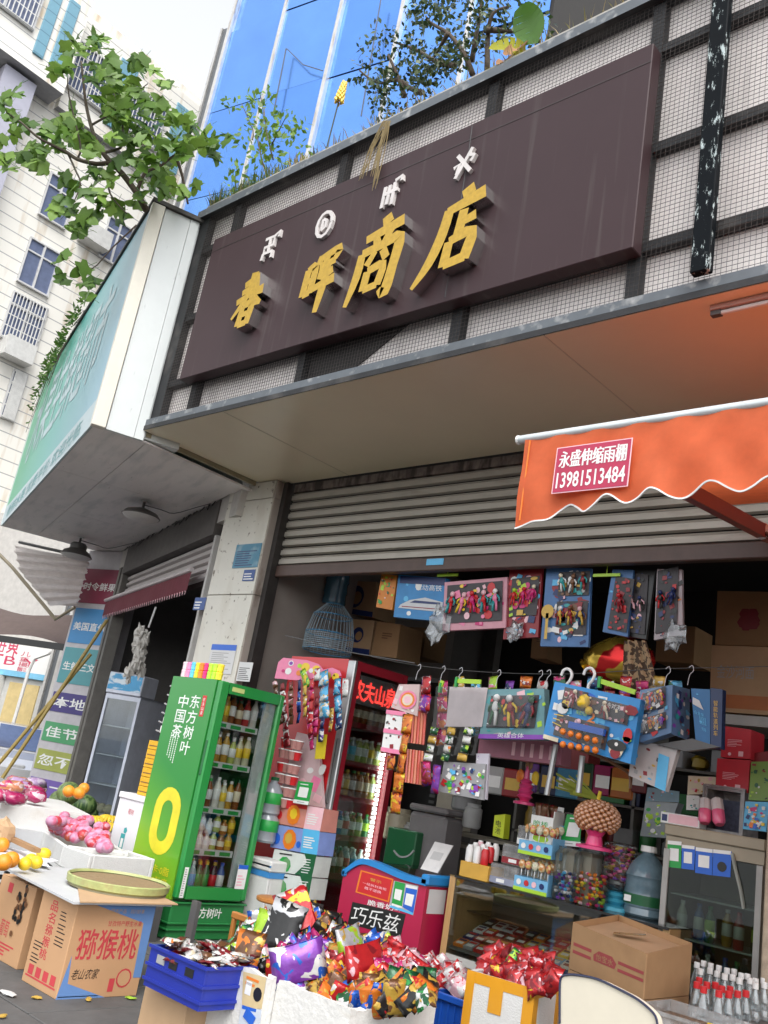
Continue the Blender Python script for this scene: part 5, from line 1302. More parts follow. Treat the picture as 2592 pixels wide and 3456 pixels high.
for x, y, lab in ((940, 200, 'small orange gourd on top of the melon pile'), (885, 255, 'small orange gourd just below the topmost one on the melons'), (770, 235, 'pinkish orange gourd tucked behind the melons')):
 p = onZ(vM(x, y), .98); tag(obj('gourd', om, None, p), lab, 'fruit', 'small gourds on the melon pile')
m_bn = mat('banana skin', (.66, .46, .03), .5, var=.15, scale=10)
def bananas(pp, z, n, lab, rz):
 g = onZ(pp, z); t = thing('banana_bunch', lab, 'bananas', g, rz)
 for k in range(n):
  a = (k - n / 2) * .28
  pts = [(.0, 0, .05), (.05 * math.cos(a) , .05 * math.sin(a), .06), (.11 * math.cos(a), .11 * math.sin(a), .045), (.155 * math.cos(a), .155 * math.sin(a), .0)]
  obj('banana', B().tube(sm(pts), [.006, .012, .017, .02, .021, .021, .019, .015, .01, .006], 7, m_bn), t, smooth=True)
bananas(vM(1010, 590), .66, 6, 'bunch of yellow bananas right behind the netted apples', .4); bananas(vM(1240, 590), .68, 7, 'bunch of bananas next to the white carton', -.9)
bananas(vM(1270, 680), .64, 5, 'bunch of bananas lowest beside the white carton', -1.2); bananas(vM(440, 590), .6, 6, 'small greenish bananas in the left foam box', .2)
# packs and punnets further back on the left
m_pk = [stain(mat('wrapped fruit ' + str(i), c, .2, var=.2, scale=14, coat=.4), (.6, .55, .6), (5, 5, 5), .56, .6, .7) for i, c in enumerate(((.42, .04, .12), (.5, .2, .1), (.45, .3, .5), (.35, .02, .1)))]
pm = [B().ell((0, 0, 0), (.13, .1, .06), m, 10, 6, .5, k).mesh('fruit_pack', True) for k, m in enumerate(m_pk)]
CL4 = ('dark pink', 'orange red', 'lilac', 'deep red')
for k in range(14):
 x, y = r.uniform(-60, 430), r.uniform(110, 330); kk = k % 4
 tag(obj('fruit_pack', pm[kk], None, onZ(vM(x, y + .2 * x * .3), .86), r.uniform(0, 6)), '%s fruit in clear wrap in the heap below the bamboo poles' % CL4[kk], 'fruit pack', 'wrapped fruit heaped at the far left')
solo('fruit_stand', 'white topped stand below the wrapped fruit at the far left', 'table', B().box(-1.0, .35, -.3, .5, 0, .78, m_foam), tuple(onZ(vM(330, 370), .78).xy) + (0,), R_(-18))
for k in range(8):
 x, y = (30 + 130 * (k % 3) + 20 * (k // 3), 430 + 60 * (k // 3))
 p = onZ(vM(x, y), .6)
 t = thing('punnet', 'white foam punnet of dark berries %s of the stall' % ('in the back row' if k < 3 else 'in the middle row' if k < 6 else 'in the front row'), 'punnet', p, R_(-18), 'berry punnets on the stall')
 obj('tray', B().box(-.1, .1, -.06, .06, 0, .03, m_foam, bev=.01), t); obj('berries', B().box(-.085, .085, -.045, .045, .031, .042, mat('dark berries', (.03, .035, .06), .3, var=.5, scale=60)), t)
solo('stall_table', 'low white board table carrying the berry punnets', 'table', B().box(-1.0, .6, -.5, .5, 0, .59, mat('white board', (.66, .67, .68), .5)), tuple(onZ(vM(160, 560), .6).xy) + (0,), R_(-18))
solo('wooden_bar', 'rough wooden bar lying across the stall behind the oranges', 'bar', bar(B(), onZ(vM(-30, 690), .66), onZ(vM(420, 900), .66), .05, .03, m_kraft))
p = onZ(vM(40, 690), .70); solo('paper_bag', 'crumpled tan paper bag at the left frame edge behind the oranges', 'bag', B().ell((0, 0, 0), (.1, .08, .1), m_kraft2, 9, 6, .6, 3), p)
solo('paper_sheet', 'crumpled white paper sheet under the oranges and lemons', 'paper', B().ell((0, 0, 0), (.38, .2, .015), mat('white tissue', (.7, .68, .72), .8), 14, 5, .5, 8), onZ(vM(240, 960), .575), R_(-10))
# scraps on the pavement
for k, (x, y, c, lab) in enumerate(((45, 2020, 'white', 'crumpled white plastic scrap on the pavement'), (230, 2047, 'gold', 'yellow fallen leaf on the pavement near the carton'), (550, 2055, 'gold', 'yellow fallen leaf in front of the kiwi carton'), (810, 2050, 'lime', 'pale green peel on the pavement by the blue crate'), (20, 2160, 'gold', 'small yellow leaf at the lower left corner'))):
 g = onZ(vE(x, y), .012); s = .05 if c == 'white' else .025
 b = B().ell((0, 0, 0), (s * 1.3, s * .7, .008), mat('scrap ' + c, tuple(v * .7 for v in _P[c]), .7), 8, 5, .6, k)
 solo('scrap', lab, 'litter', b, g, k * 1.3)
# white carton and yellow stack beside the fridge
cx0_ = -7.76; wc, hx, hy, hh = carton_box('white_carton', 'tall white carton with small teal bottle picture left of the green fridge', 'carton', cx0_, -7.36, 5.05, 5.4, 0, .985, mat('white carton', (.68, .68, .70), .5, var=.04))
b = WB(wc); Y = 5.049
lettering(b, '椰树', (-7.57, Y, .86), (.09, 0, 0), (0, 0, .05), m_rp); b.face([(-7.60, Y, .5), (-7.53, Y, .5), (-7.53, Y, .69), (-7.60, Y, .69)], P('teal')); b.disc((-7.545, Y - .0005, .72), (1, 0, 0), (0, 0, 1), .03, P('teal'), 5)
b.face([(-7.585, Y - .0005, .57), (-7.545, Y - .0005, .57), (-7.545, Y - .0005, .65), (-7.585, Y - .0005, .65)], P('white')); lines(b, (-7.65, Y, .38), (.22, 0, 0), (0, 0, .07), 3, P('grey')); obj('print', b, wc)
obj('lid', WB(wc).box(cx0_ - .01, -7.352, 5.04, 5.41, .987, 1.04, mat('white carton', (.68, .68, .70), .5), bev=.006), wc)
z0_ = 1.041
for k in range(6):
 t = thing('yellow_box', '%s small yellow orange box in the stack on the white carton' % ('topmost', 'second', 'third', 'fourth', 'fifth', 'lowest')[k], 'box', (-7.48, 5.2, z0_ + (5 - k) * .083), 0, 'yellow boxes stacked on the white carton')
 obj('box', B().box(-.1, .1, -.1, .1, 0, .08, mat('amber card', (.68, .38, .01), .5), bev=.004), t); obj('slot', B().box(-.08, .05, -.102, -.1005, .03, .038, P('brown')), t)
for k in range(6):
 t = thing('hook_holder', 'white plastic hook holder hanging in a column left of the fridge, %s from the top' % ('first', 'second', 'third', 'fourth', 'fifth', 'sixth')[k], 'holder', (-7.46 - .012 * k, 5.2, 2.04 - k * .085), 0, 'white hook holders beside the fridge')
 obj('plate', B().box(-.05, .07, -.02, .0, 0, .07, P('white'), bev=.006), t); obj('peg', B().tube([(-.04, -.02, .01), (-.09, -.03, .02)], .008, 5, P('grey')), t)
solo('hook_rail', 'thin dark rail carrying the column of white hook holders', 'rail', B().box(-7.47, -7.455, 5.201, 5.215, 1.54, 2.2, P('dgrey')))
solo('snack_bag', 'red and blue snack bag clipped at the upper left edge of the green fridge', 'bag', B().box(-7.44, -7.35, 5.16, 5.19, 2.02, 2.13, P('dred'), bev=.01).box(-7.44, -7.35, 5.155, 5.185, 1.95, 2.02, P('sky'), bev=.01))
# fruit shop fridge
q0 = CAM + ray(vE(780, 480)) * 12.2
lf = thing('display_fridge', 'grey glass door display fridge with blue wave header inside the fruit shop', 'fridge', (q0.x, q0.y, 0), R_(22))
LFd = Front((q0.x, q0.y), R_(22))
a, c = LFd.at(vE(660, 190)), LFd.at(vE(875, 215)); hz1, hz0 = LFd.at(vE(790, 45)).z, LFd.at(vE(770, 175)).z
lx0, lx1 = a.x, c.x
m_gy = mat('pale grey fridge', (.60, .63, .72), .35)
obj('body', B().box(lx0, lx1, .55, .6, 0, hz0, m_gy).box(lx0, lx0 + .02, .0, .55, 0, hz0, m_gy).box(lx1 - .02, lx1, 0, .55, 0, hz0, m_gy).box(lx0, lx1, .0, .55, hz0 - .03, hz0, m_gy), lf)
m_wave = stain(mat('wave print', (.05, .3, .55), .2), (.65, .72, .75), (2, 1, 5), .5, .6, .9, 6)
obj('header', B().box(lx0, lx1, -.06, .3, hz0 + .001, hz1, m_gy, bev=.01).box(lx0 + .015, lx1 - .015, -.063, -.061, hz0 + .05, hz1 - .015, m_wave), lf)
dd = obj('door', B().box(lx0, lx0 + .04, -.03, -.001, .1, hz0 - .01, m_gy).box(lx1 - .04, lx1, -.03, -.001, .1, hz0 - .01, m_gy).box(lx0 + .041, lx1 - .041, -.03, -.001, hz0 - .07, hz0 - .01, m_gy), lf)
obj('glass', B().box(lx0 + .04, lx1 - .04, -.02, -.012, .1, hz0 - .07, glass('fridge glass grey', (.85, .9, .93), .10, .03)), dd)
for k in range(4): obj('shelf', B().box(lx0 + .03, lx1 - .03, .03, .5, .5 + k * .38, .515 + k * .38, m_strip), lf)
for k in range(3): solo('melon_half', '%s round yellow melon on a lower shelf of the fruit shop fridge' % ('left', 'middle', 'right')[k], 'melon', B().ell((0, 0, 0), (.07, .07, .065), mat('cantaloupe', (.4, .33, .14), .6), 10, 7), LFd.w(lx0 + .1 + k * .11, .2, .585), smooth=True)
# bag bunch hanging in the doorway
g = CAM + ray(vD(880, 2000)) * 11.2
hb = thing('bag_bunch', 'bunch of white plastic bags hanging on a cord in the fruit shop doorway', 'plastic bags', g)
tp = CAM + ray(vD(970, 1750)) * 11.2
obj('cord', B().tube([tp - g, Vector((.05, 0, .25))], .012, 5, m_pap), hb)
m_bag = cloth('thin white bag', (.62, .60, .56), .3, .4)
r = random.Random(31)
for k in range(9):
 obj('bag', B().ell((r.uniform(-.06, .08), r.uniform(-.06, .06), .16 - k * .06), (.065 - .003 * k, .05, .10), m_bag, 11, 9, 1.1, k * 3.1), hb)

# ================================================================== RED DRINK FRIDGE
RX, RY0, RB = -6.25, 6.3, .15
RTz = onY(vG(985, 180), RY0).z; RX0 = -7.18
RY1 = onX(vN(330, 420), RX).y
m_rs = mat('red side sheet', (.60, .02, .025), .3, var=.04, coat=.3); m_rf = mat('dark red frame', (.30, .012, .025), .35, var=.06)
m_sil = mat('brushed silver', (.52, .53, .54), .35, metal=.7)
rf = thing('drink_fridge', 'tall red drink fridge with lit glass front and silver corner strip', 'fridge', ((RX0 + RX) / 2, (RY0 + RY1) / 2, RB))
obj('side_panel', WB(rf).box(RX0, RX - .10, RY0, RY0 + .04, RB, RTz, m_rs), rf); obj('side_panel', WB(rf).box(RX0, RX - .08, RY1 - .04, RY1, RB, RTz, m_rf), rf)
obj('back_panel', WB(rf).box(RX0, RX0 + .05, RY0 + .041, RY1 - .041, RB, RTz, m_inn), rf)
obj('top_panel', WB(rf).box(RX0 + .051, RX - .08, RY0 + .041, RY1 - .041, RTz - .06, RTz - .002, m_rs), rf); obj('bottom_panel', WB(rf).box(RX0 + .051, RX - .08, RY0 + .041, RY1 - .041, RB, RB + .12, m_rf), rf)
obj('corner_strip', WB(rf).box(RX - .099, RX - .0, RY0 - .008, RY0 + .035, RB + .05, RTz - .01, m_sil, bev=.008), rf)
zt_ = onX(vG(1000, 275), RX).z
rd = obj('door', WB(rf).box(RX - .05, RX, RY0 + .036, RY0 + .09, RB + .02, RTz - .01, m_rf).box(RX - .05, RX, RY1 - .07, RY1, RB + .02, RTz - .01, m_rf)
   .box(RX - .049, RX - .001, RY0 + .091, RY1 - .071, zt_, RTz - .011, m_rf).box(RX - .049, RX - .001, RY0 + .091, RY1 - .071, RB + .021, RB + .12, m_rf), rf)
obj('glass', WB(rf).box(RX - .03, RX - .024, RY0 + .09, RY1 - .07, RB + .12, zt_, glass('fridge glass', (.93, .96, .95), .05, .02)), rd)
obj('handle', WB(rf).box(RX - .06, RX - .03, RY0 - .022, RY0 - .008, 1.25, 1.85, P('dgrey'), bev=.006), rd)
obj('header_light', WB(rf).box(RX - .085, RX - .07, RY0 + .06, RY1 - .05, zt_ - .30, zt_ - .02, mat('grey header', (.34, .33, .34), .5)), rf)
b = WB(rf); m_neon = mat('red neon', (.8, .05, .04), .4, emit=(1, .05, .04), es=1.6)
lettering(b, '农夫山泉', (RX - .066, RY0 + .10, zt_ - .27), (0, .62, 0), (0, 0, .2), m_neon, bold=.012); obj('lettering', b, rf)
b = WB(rf)
for k in range(34): obj('light_cell', WB(rf).box(RX - .075, RX - .06, RY1 - .12, RY1 - .085, RB + .2 + k * .043, RB + .228 + k * .043, m_led), rf)
rz_ = [onX(p, RX - .08).z for p in (vG(930, 680), vG(870, 985), vG(820, 1265), vG(760, 1580), vG(700, 1890))]
rz_ = [rz_[0]] + rz_[1:]
rr_ = [[3, 3, 3, 3, 3, 3, 3], [8, 10, 10, 6, 6, 7, 6], [4, 0, 15, 1, 3, 0, 6], [9, 12, 13, 8, 1, 6, 9], [0, 4, 1, 3, 8, 10, 5]]
for i, z in enumerate(rz_):
 sh_ = obj('shelf', WB(rf).box(RX0 + .05, RX - .1, RY0 + .05, RY1 - .12, z - .012, z, m_strip), rf)
 b = WB(rf).box(RX - .1, RX - .09, RY0 + .05, RY1 - .12, z - .045, z + .008, m_rf)
 for q in range(3): b.box(RX - .0895, RX - .0885, RY0 + .1 + q * .24, RY0 + .22 + q * .24, z - .036, z - .006, P('dred'))
 obj('price_strip', b, sh_)
 for j, kk in enumerate(rr_[i]):
  for d in range(2):
   put_bottle(KINDS[kk], (RX - .15 - d * .12, RY0 + .12 + j * .092 + rng.uniform(-.008, .008), z + .001), '%s shelf of red fridge' % ORD[i], 'drink bottles in the red fridge', .215 + .015 * ((j * 3 + i) % 3), .037)
# boxes and hanging snacks on its side
def face_box(name, lab, cat, tl, tr, br, bl, Y, dep, m, pal=None, n=0, group=None, seed=0, extra=None, side=None):
 """packet seen from the front: four photo corners on the plane Y, going back by dep"""
 q = [onY(p, Y) for p in (bl, br, tr, tl)]
 c = (q[0] + q[1]) / 2
 t = thing(name, lab, cat, c, 0, group)
 b = WB(t).hexa([q[0], q[1], q[1] + Vector((0, dep, 0)), q[0] + Vector((0, dep, 0)), q[3], q[2], q[2] + Vector((0, dep, 0)), q[3] + Vector((0, dep, 0))], m, side and [side, side, None, side, side, side])
 obj('box', b, t)
 if n or extra:
  b = WB(t); o, u, v = q[0] + Vector((0, -.0005, 0)), q[1] - q[0], q[3] - q[0]
  if n: busy(b, o + u * .04 + v * .04, u * .92, v * .92, n, pal, random.Random(seed), nrm=Vector((0, -1, 0)))
  if extra: extra(b, o, u, v)
  obj('print', b, t, kind='stuff' if n else None)
 return t
m_pbox = mat('salmon box', (.62, .25, .2), .5); m_bbox = mat('periwinkle box', (.22, .3, .62), .5); m_gbox = mat('pale green box', (.62, .66, .62), .5)
YS = 6.08
def ex1(b, o, u, v):
 y = Vector((0, -.002, 0)); b.face([o + y + u * .66, o + y + u, o + y + u + v, o + y + u * .66 + v], P('lpink')); b.disc(o + y * 1.5 + u * .4 + v * .5, (1, 0, 0), (0, 0, 1), .09, P('orange'), 9); b.disc(o + y * 2 + u * .4 + v * .55, (1, 0, 0), (0, 0, 1), .05, P('yellow'), 7)
 b.disc(o + y * 1.5 + u * .1 + v * .4, (1, 0, 0), (0, 0, 1), .04, P('red'), 9); b.face([o + y + v * .82, o + y + u * .65 + v * .82, o + y + u * .65 + v, o + y + v], P('red')); lines(b, o + y * 2 + u * .7 + v * .2, u * .25, v * .5, 5, P('white'))
def ex2(b, o, u, v):
 y = Vector((0, -.002, 0)); b.face([o + y + u * .66, o + y + u, o + y + u + v, o + y + u * .66 + v], P('sky')); b.disc(o + y * 1.5 + u * .4 + v * .45, (1, 0, 0), (0, 0, 1), .09, P('orange'), 9); b.disc(o + y * 2 + u * .38 + v * .5, (1, 0, 0), (0, 0, 1), .05, P('gold'), 7)
 b.disc(o + y * 1.5 + u * .12 + v * .4, (1, 0, 0), (0, 0, 1), .05, P('blue'), 9); b.disc(o + y * 1.5 + u * .6 + v * .3, (1, 0, 0), (0, 0, 1), .03, P('blue'), 9); lines(b, o + y * 2 + u * .7 + v * .2, u * .25, v * .5, 5, P('white'))
def ex3(b, o, u, v):
 y = Vector((0, -.002, 0)); b.face([o + y + u * .6, o + y + u, o + y + u + v, o + y + u * .72 + v, o + y + u * .82 + v * .6], P('dgreen')); b.disc(o + y * 1.5 + u * .32 + v * .36, (1, 0, 0), (0, 0, 1), .085, P('green'), 9, .8); b.disc(o + y * 2 + u * .36 + v * .42, (1, 0, 0), (0, 0, 1), .05, mat('leaf print', (.12, .3, .12), .5), 7)
 lines(b, o + y * 2 + u * .74 + v * .1, u * .2, v * .7, 6, P('white'), fill=.3); b.face([o + y * 2 + u * .15 + v * .8, o + y * 2 + u * .45 + v * .8, o + y * 2 + u * .45 + v * .86, o + y * 2 + u * .15 + v * .86], P('black'))
face_box('snack_carton', 'pink and salmon snack carton topmost of the stack beside the red fridge', 'carton', vG(325, 1310), vG(690, 1375), vG(665, 1555), vG(290, 1485), YS, .2, m_pbox, extra=ex1, group='cartons stacked beside the red fridge')
face_box('snack_carton', 'blue peach snack carton second in the stack beside the red fridge', 'carton', vG(290, 1495), vG(668, 1560), vG(640, 1745), vG(265, 1680), YS, .2, m_bbox, extra=ex2, group='cartons stacked beside the red fridge')
face_box('snack_carton', 'white and green vegetable carton third in the stack beside the red fridge', 'carton', vG(300, 1695), vG(632, 1755), vG(600, 1920), vG(262, 1865), YS, .2, m_gbox, extra=ex3, group='cartons stacked beside the red fridge')
face_box('snack_carton', 'white and green vegetable carton lowest in the stack beside the red fridge', 'carton', vG(262, 1875), vG(600, 1930), vG(570, 2100), vG(228, 2050), YS, .2, m_gbox, extra=ex3, group='cartons stacked beside the red fridge')
solo('crate_stand', 'dark stand under the snack cartons beside the red fridge', 'stand', B().box(onY(vG(228, 2050), YS).x, onY(vG(570, 2100), YS).x, YS, YS + .2, .15, onY(vG(400, 2078), YS).z - .005, P('dgrey')))
# cup snacks stacked above the cartons
face_box('backing_board', 'white and pink board behind the jelly cups on the red fridge side', 'board', vG(480, 760), vG(650, 800), vG(690, 1365), vG(330, 1305), 6.24, .03, mat('pale pink board', (.62, .45, .46), .5), ['lpink', 'white', 'pink'], 10, seed=4)
cupm = B().lathe([(.03, 0), (.045, .075), (.048, .077), (.048, .085)], 12, P('red'), ms=[P('red'), P('white'), P('white')]).mesh('jelly_cup', 'auto')
cupc = B().lathe([(.03, 0), (.045, .075), (.048, .077), (.048, .085)], 12, m_cup, ms=[mat('jelly', (.45, .22, .2), .2), P('white'), P('white')]).mesh('jelly_cup', 'auto')
for i, yy in enumerate((880, 1075, 1260)):
 for j in range(4):
  p = onY(vG(375 - i * 30 + j * 38 + (i == 0) * 0, yy + j * 8), YS - .01 + .03 * (j % 2))
  tag(obj('jelly_cup', cupm if j == 0 else cupc, None, p), ('red' if j == 0 else 'clear pink') + ' jelly cup with white lid in the %s row of the hanging pack' % ('top', 'middle', 'lowest')[i], 'cup', 'jelly cups beside the red fridge')
  tag(obj('jelly_cup', cupm if j == 3 else cupc, None, p + Vector((0, .0, -.1))), ('red' if j == 3 else 'clear pink') + ' jelly cup hanging under the %s row' % ('top', 'middle', 'lowest')[i], 'cup', 'jelly cups beside the red fridge')
def pay_card(name, lab, tl, tr, br, bl, Y, c, dep=.004):
 def ex(b, o, u, v):
  y = Vector((0, -.002, 0)); b.face([o + y + u * .2 + v * .3, o + y + u * .8 + v * .3, o + y + u * .8 + v * .75, o + y + u * .2 + v * .75], P('white'))
  b.face([o + y, o + y + u, o + y + u + v * .16, o + y + v * .16], P('white')); lines(b, o + y * 1.5 + u * .2 + v * .84, u * .6, v * .08, 1, P('white')); lines(b, o + y * 1.5 + u * .25 + v * .05, u * .5, v * .06, 1, P('grey'))
 return face_box(name, lab, 'card', tl, tr, br, bl, Y, dep, P(c), extra=ex)
pay_card('payment_card', 'green and white payment card on the side of the red fridge', vG(490, 1150), vG(608, 1165), vG(570, 1345), vG(448, 1325), YS - .06, 'green')
# header card and strips of snacks
hc = [onY(p, YS) for p in (vG(300, 330), vG(330, 200), vG(370, 165), vG(560, 185), vG(650, 215), vG(690, 260), vG(760, 245), vG(820, 270), vG(835, 310), vG(640, 330), vG(470, 345))]
b = B(); c = hc[0]; b.prism([(p.x - c.x, p.z - c.z) for p in hc][::-1], (0, 0, 0), (1, 0, 0), (0, 0, 1), (0, .006, 0), P('pink'))
t = thing('header_card', 'pink and yellow shaped header card above the hanging snack strips', 'card', c)
obj('card', b, t); b = B(); r = random.Random(14)
hw = hc[8].x - c.x
for k, (fx, fz_, cc, rr) in enumerate(((.45, .13, 'yellow', .08), (.62, .11, 'yellow', .08), (.8, .06, 'gold', .07), (.92, .06, 'yellow', .06), (.22, .16, 'white', .05), (.2, .08, 'white', .06), (.22, .16, 'purple', .035), (.36, .14, 'lime', .04), (.37, .07, 'orange', .05), (.55, .1, 'white', .04), (.75, .08, 'white', .035), (.9, .07, 'black', .015), (.12, .08, 'magenta', .03), (.5, .04, 'red', .03))):
 b.disc((hw * fx, -.001 - .0004 * k, fz_), (1, 0, 0), (0, 0, 1), rr * .8, P(cc), 10, .7)
obj('print', b, t, kind='stuff')
def packet_mesh(w, h, c1, c2, c3, seed, nx=4, ny=6, puff=.16):
 """sealed snack packet: puffed middle, flat crimped ends, two printed zones"""
 b = B(); W_ = .5 * w; wm_ = wrapper(c1, c2, c3)
 def pt(i, j, sgn):
  s, t = i / nx * 2 - 1, j / ny
  end = min(t, 1 - t); k = min(1, end / .16) if end > .001 else 0
  pf = puff * w * (1 - s * s) ** .7 * (k ** .6) * sgn
  wob = noise.noise(Vector((s * 2 + seed, t * 3, sgn * .3 * k))) * .10 * w
  x = s * W_ * (1 - .05 * k + .04 * math.sin(seed + t * 5))
  return (x, -pf - wob, (t - .5) * h + .03 * h * noise.noise(Vector((s * 3, t * 2, seed))))
 for sgn in (1, -1):
  for i in range(nx):
   for j in range(ny):
    q = [pt(i, j, sgn), pt(i + 1, j, sgn), pt(i + 1, j + 1, sgn), pt(i, j + 1, sgn)]
    b.face(q if sgn > 0 else q[::-1], wm_)
 return b.mesh('packet', True)
def strip_of(name, lab, top, bot, n, w, c1, c2, c3, Y, group=None, seed=0):
 a, c = onY(top, Y), onY(bot, Y); d = (c - a) / n; t = thing(name, lab, 'snack strip', a, 0, group)
 me = packet_mesh(w, d.length * 1.02, c1, c2, c3, seed)
 for k in range(n):
  obj('packet', me, t, d * (k + .5), rot=(rng.uniform(-.1, .1), math.atan2(d.x, -d.z) * -1 + rng.uniform(-.08, .08), rng.uniform(-.25, .25)))
 return t
GS = 'snack strips hanging on the red fridge side'
for k, (tp, bt, n, w, cs, lab) in enumerate((
 (vG(300, 350), vG(350, 700), 6, .07, ('brown', 'lpink', 'white'), 'brown and cream snack strip at the left end under the pink header'), (vG(360, 370), vG(400, 880), 8, .075, ('dred', 'white', 'brown'), 'dark red and white snack strip second from the left under the header'),
 (vG(430, 360), vG(430, 700), 5, .07, ('brown', 'dred', 'lpink'), 'brown and dark red snack strip third under the header'), (vG(500, 340), vG(490, 690), 4, .055, ('navy', 'blue', 'white'), 'narrow navy blue snack strip under the header'),
 (vG(540, 300), vG(545, 640), 4, .06, ('gold', 'yellow', 'white'), 'gold and yellow snack strip in the middle under the header'), (vG(600, 330), vG(580, 780), 5, .07, ('red', 'magenta', 'white'), 'red and magenta snack strip in the middle of the rack'),
 (vG(560, 520), vG(600, 900), 5, .06, ('magenta', 'dred', 'white'), 'long magenta snack strip hanging lowest in the middle'), (vG(640, 480), vG(620, 800), 4, .06, ('dred', 'magenta', 'pink'), 'dark red strip right of the magenta strip'),
 (vG(690, 270), vG(700, 650), 3, .13, ('sky', 'white', 'gold'), 'light blue strip of larger snack packs at the right of the rack'), (vG(800, 330), vG(815, 740), 3, .10, ('sky', 'navy', 'white'), 'blue strip with dark tops at the far right of the rack'),
 (vG(760, 560), vG(745, 760), 2, .06, ('gold', 'brown', 'white'), 'short gold strip below the light blue packs'), (vG(690, 620), vG(665, 840), 2, .06, ('navy', 'purple', 'white'), 'short navy purple strip above the yellow tag'),
 (vG(870, 330), vG(860, 480), 1, .07, ('white', 'red', 'white'), 'single white and red packet by the silver strip'), (vG(530, 260), vG(560, 400), 1, .07, ('lime', 'green', 'white'), 'lime green packet just below the yellow header'), (vG(640, 250), vG(640, 350), 1, .08, ('white', 'red', 'silver'), 'white packet under the right of the header'))):
 strip_of('snack_strip', lab, tp, bt, n, w, *cs, YS - .03 - .015 * (k % 3), GS, k)
solo('yellow_tag', 'plain yellow card hanging below the snack strips on the red fridge', 'tag', B().box(0, .13, 0, .003, 0, .22, mat('yellow card', (.6, .46, .02), .5)), onY(vG(620, 975), YS - .01), rot=(0, R_(-6), 0))
# water jugs, foam box and blue basket between the two fridges
for k, (x, y, lab) in enumerate(((250, 1420, 'clear water jug with green label above the blue basket'), (215, 1640, 'second clear water jug standing right above the blue basket'))):
 p = onY(vG(x, y), 6.0); t = thing('water_jug', lab, 'jug', p)
 obj('jug', B().lathe([(.09, 0), (.105, .02), (.1, .09), (.106, .1), (.106, .2), (.06, .27), (.035, .29), (.035, .31)], 14, mat('jug water', (.28, .31, .34), .1, coat=.5), ms=[mat('jug water', (.3, .33, .36), .1)] * 3 + [P('green')] + [mat('jug water', (.3, .33, .36), .1)] * 3), t, smooth='auto')
 obj('cap', B().lathe([(.04, .311), (.04, .34)], 10, P('dgreen')), t)
g = onY(vG(190, 1860), 5.95)
fbx = foam_tray('foam_box', 'grey white foam box with ribbed lid between the green and red fridges', (g.x - .12, 5.9), 0, .30, .2, .15, g.z, .03)
obj('lid', B().box(-.015, .315, -.015, .215, g.z - .145, g.z - .05, m_foam, bev=.012), fbx)
t = thing('blue_basket', 'light blue plastic basket on the grey foam box', 'basket', (g.x + .03, 6.0, g.z - .045))
m_bsk = mat('basket blue', (.05, .24, .55), .4)
for s in (-1, 1): obj('side', B().box(-.15, .15, s * .1 - .004, s * .1 + .004, 0, .1, m_bsk), t)
for s in (-1, 1): obj('side', B().box(s * .15 - .004, s * .15 + .004, -.095, .095, 0, .1, m_bsk), t)
obj('base', B().box(-.145, .145, -.095, .095, 0, .006, m_bsk), t); obj('rim', B().box(-.165, .165, -.115, -.106, .09, .105, m_bsk), t)

# ================================================================== INSIDE: UPPER LEFT
ct = thing('wire_cage', 'pale wire bird cage with blue rims hanging above the red fridge', 'cage', onY(vF(1110, 1290), 6.9))
co = Vector(ct.location); m_cw = mat('pale blue wire', (.32, .42, .48), .4); m_cb = mat('cage blue', (.06, .24, .42), .4)
h1 = onY(vF(1120, 1000), 6.9).z - co.z
for fz_, rr in ((0, .27), (.36, .27), (.75, .22), (1.0, .1)): obj('hoop', B().tube([(rr * math.cos(a * .5236), rr * math.sin(a * .5236), h1 * fz_) for a in range(13)], .007, 4, m_cb, caps=False), ct)
b = B()
for k in range(36):
 a = k * 2 * math.pi / 36; cs, sn = math.cos(a), math.sin(a)
 b.tube([(.27 * cs, .27 * sn, 0), (.27 * cs, .27 * sn, h1 * .36), (.22 * cs, .22 * sn, h1 * .75), (.1 * cs, .1 * sn, h1)], .0035, 3, m_cw, caps=False)
for k in range(9): b.tube([(.272 * math.cos(a * .35), .272 * math.sin(a * .35), h1 * .04 * k) for a in range(19)], .0025, 3, m_cw, caps=False)
obj('bars', b, ct, kind='stuff')
p = onY(vF(1150, 1000), 7.1); t = thing('water_barrel', 'blue tinted water barrel above the wire cage', 'barrel', p)
obj('barrel', B().lathe([(.13, 0), (.14, .03), (.13, .12), (.14, .14), (.13, .25), (.14, .27), (.13, .4), (.1, .47)], 16, mat('barrel blue', (.06, .16, .24), .2, coat=.4)), t, smooth='auto'); obj('neck', B().lathe([(.05, .47), (.05, .55)], 12, P('blue')), t)
solo('loft_shelf', 'dark board shelf carrying the cartons inside above the red fridge', 'shelf', B().box(-7.6, -6.0, 7.3, 8.4, 2.58, 2.62, m_dark))
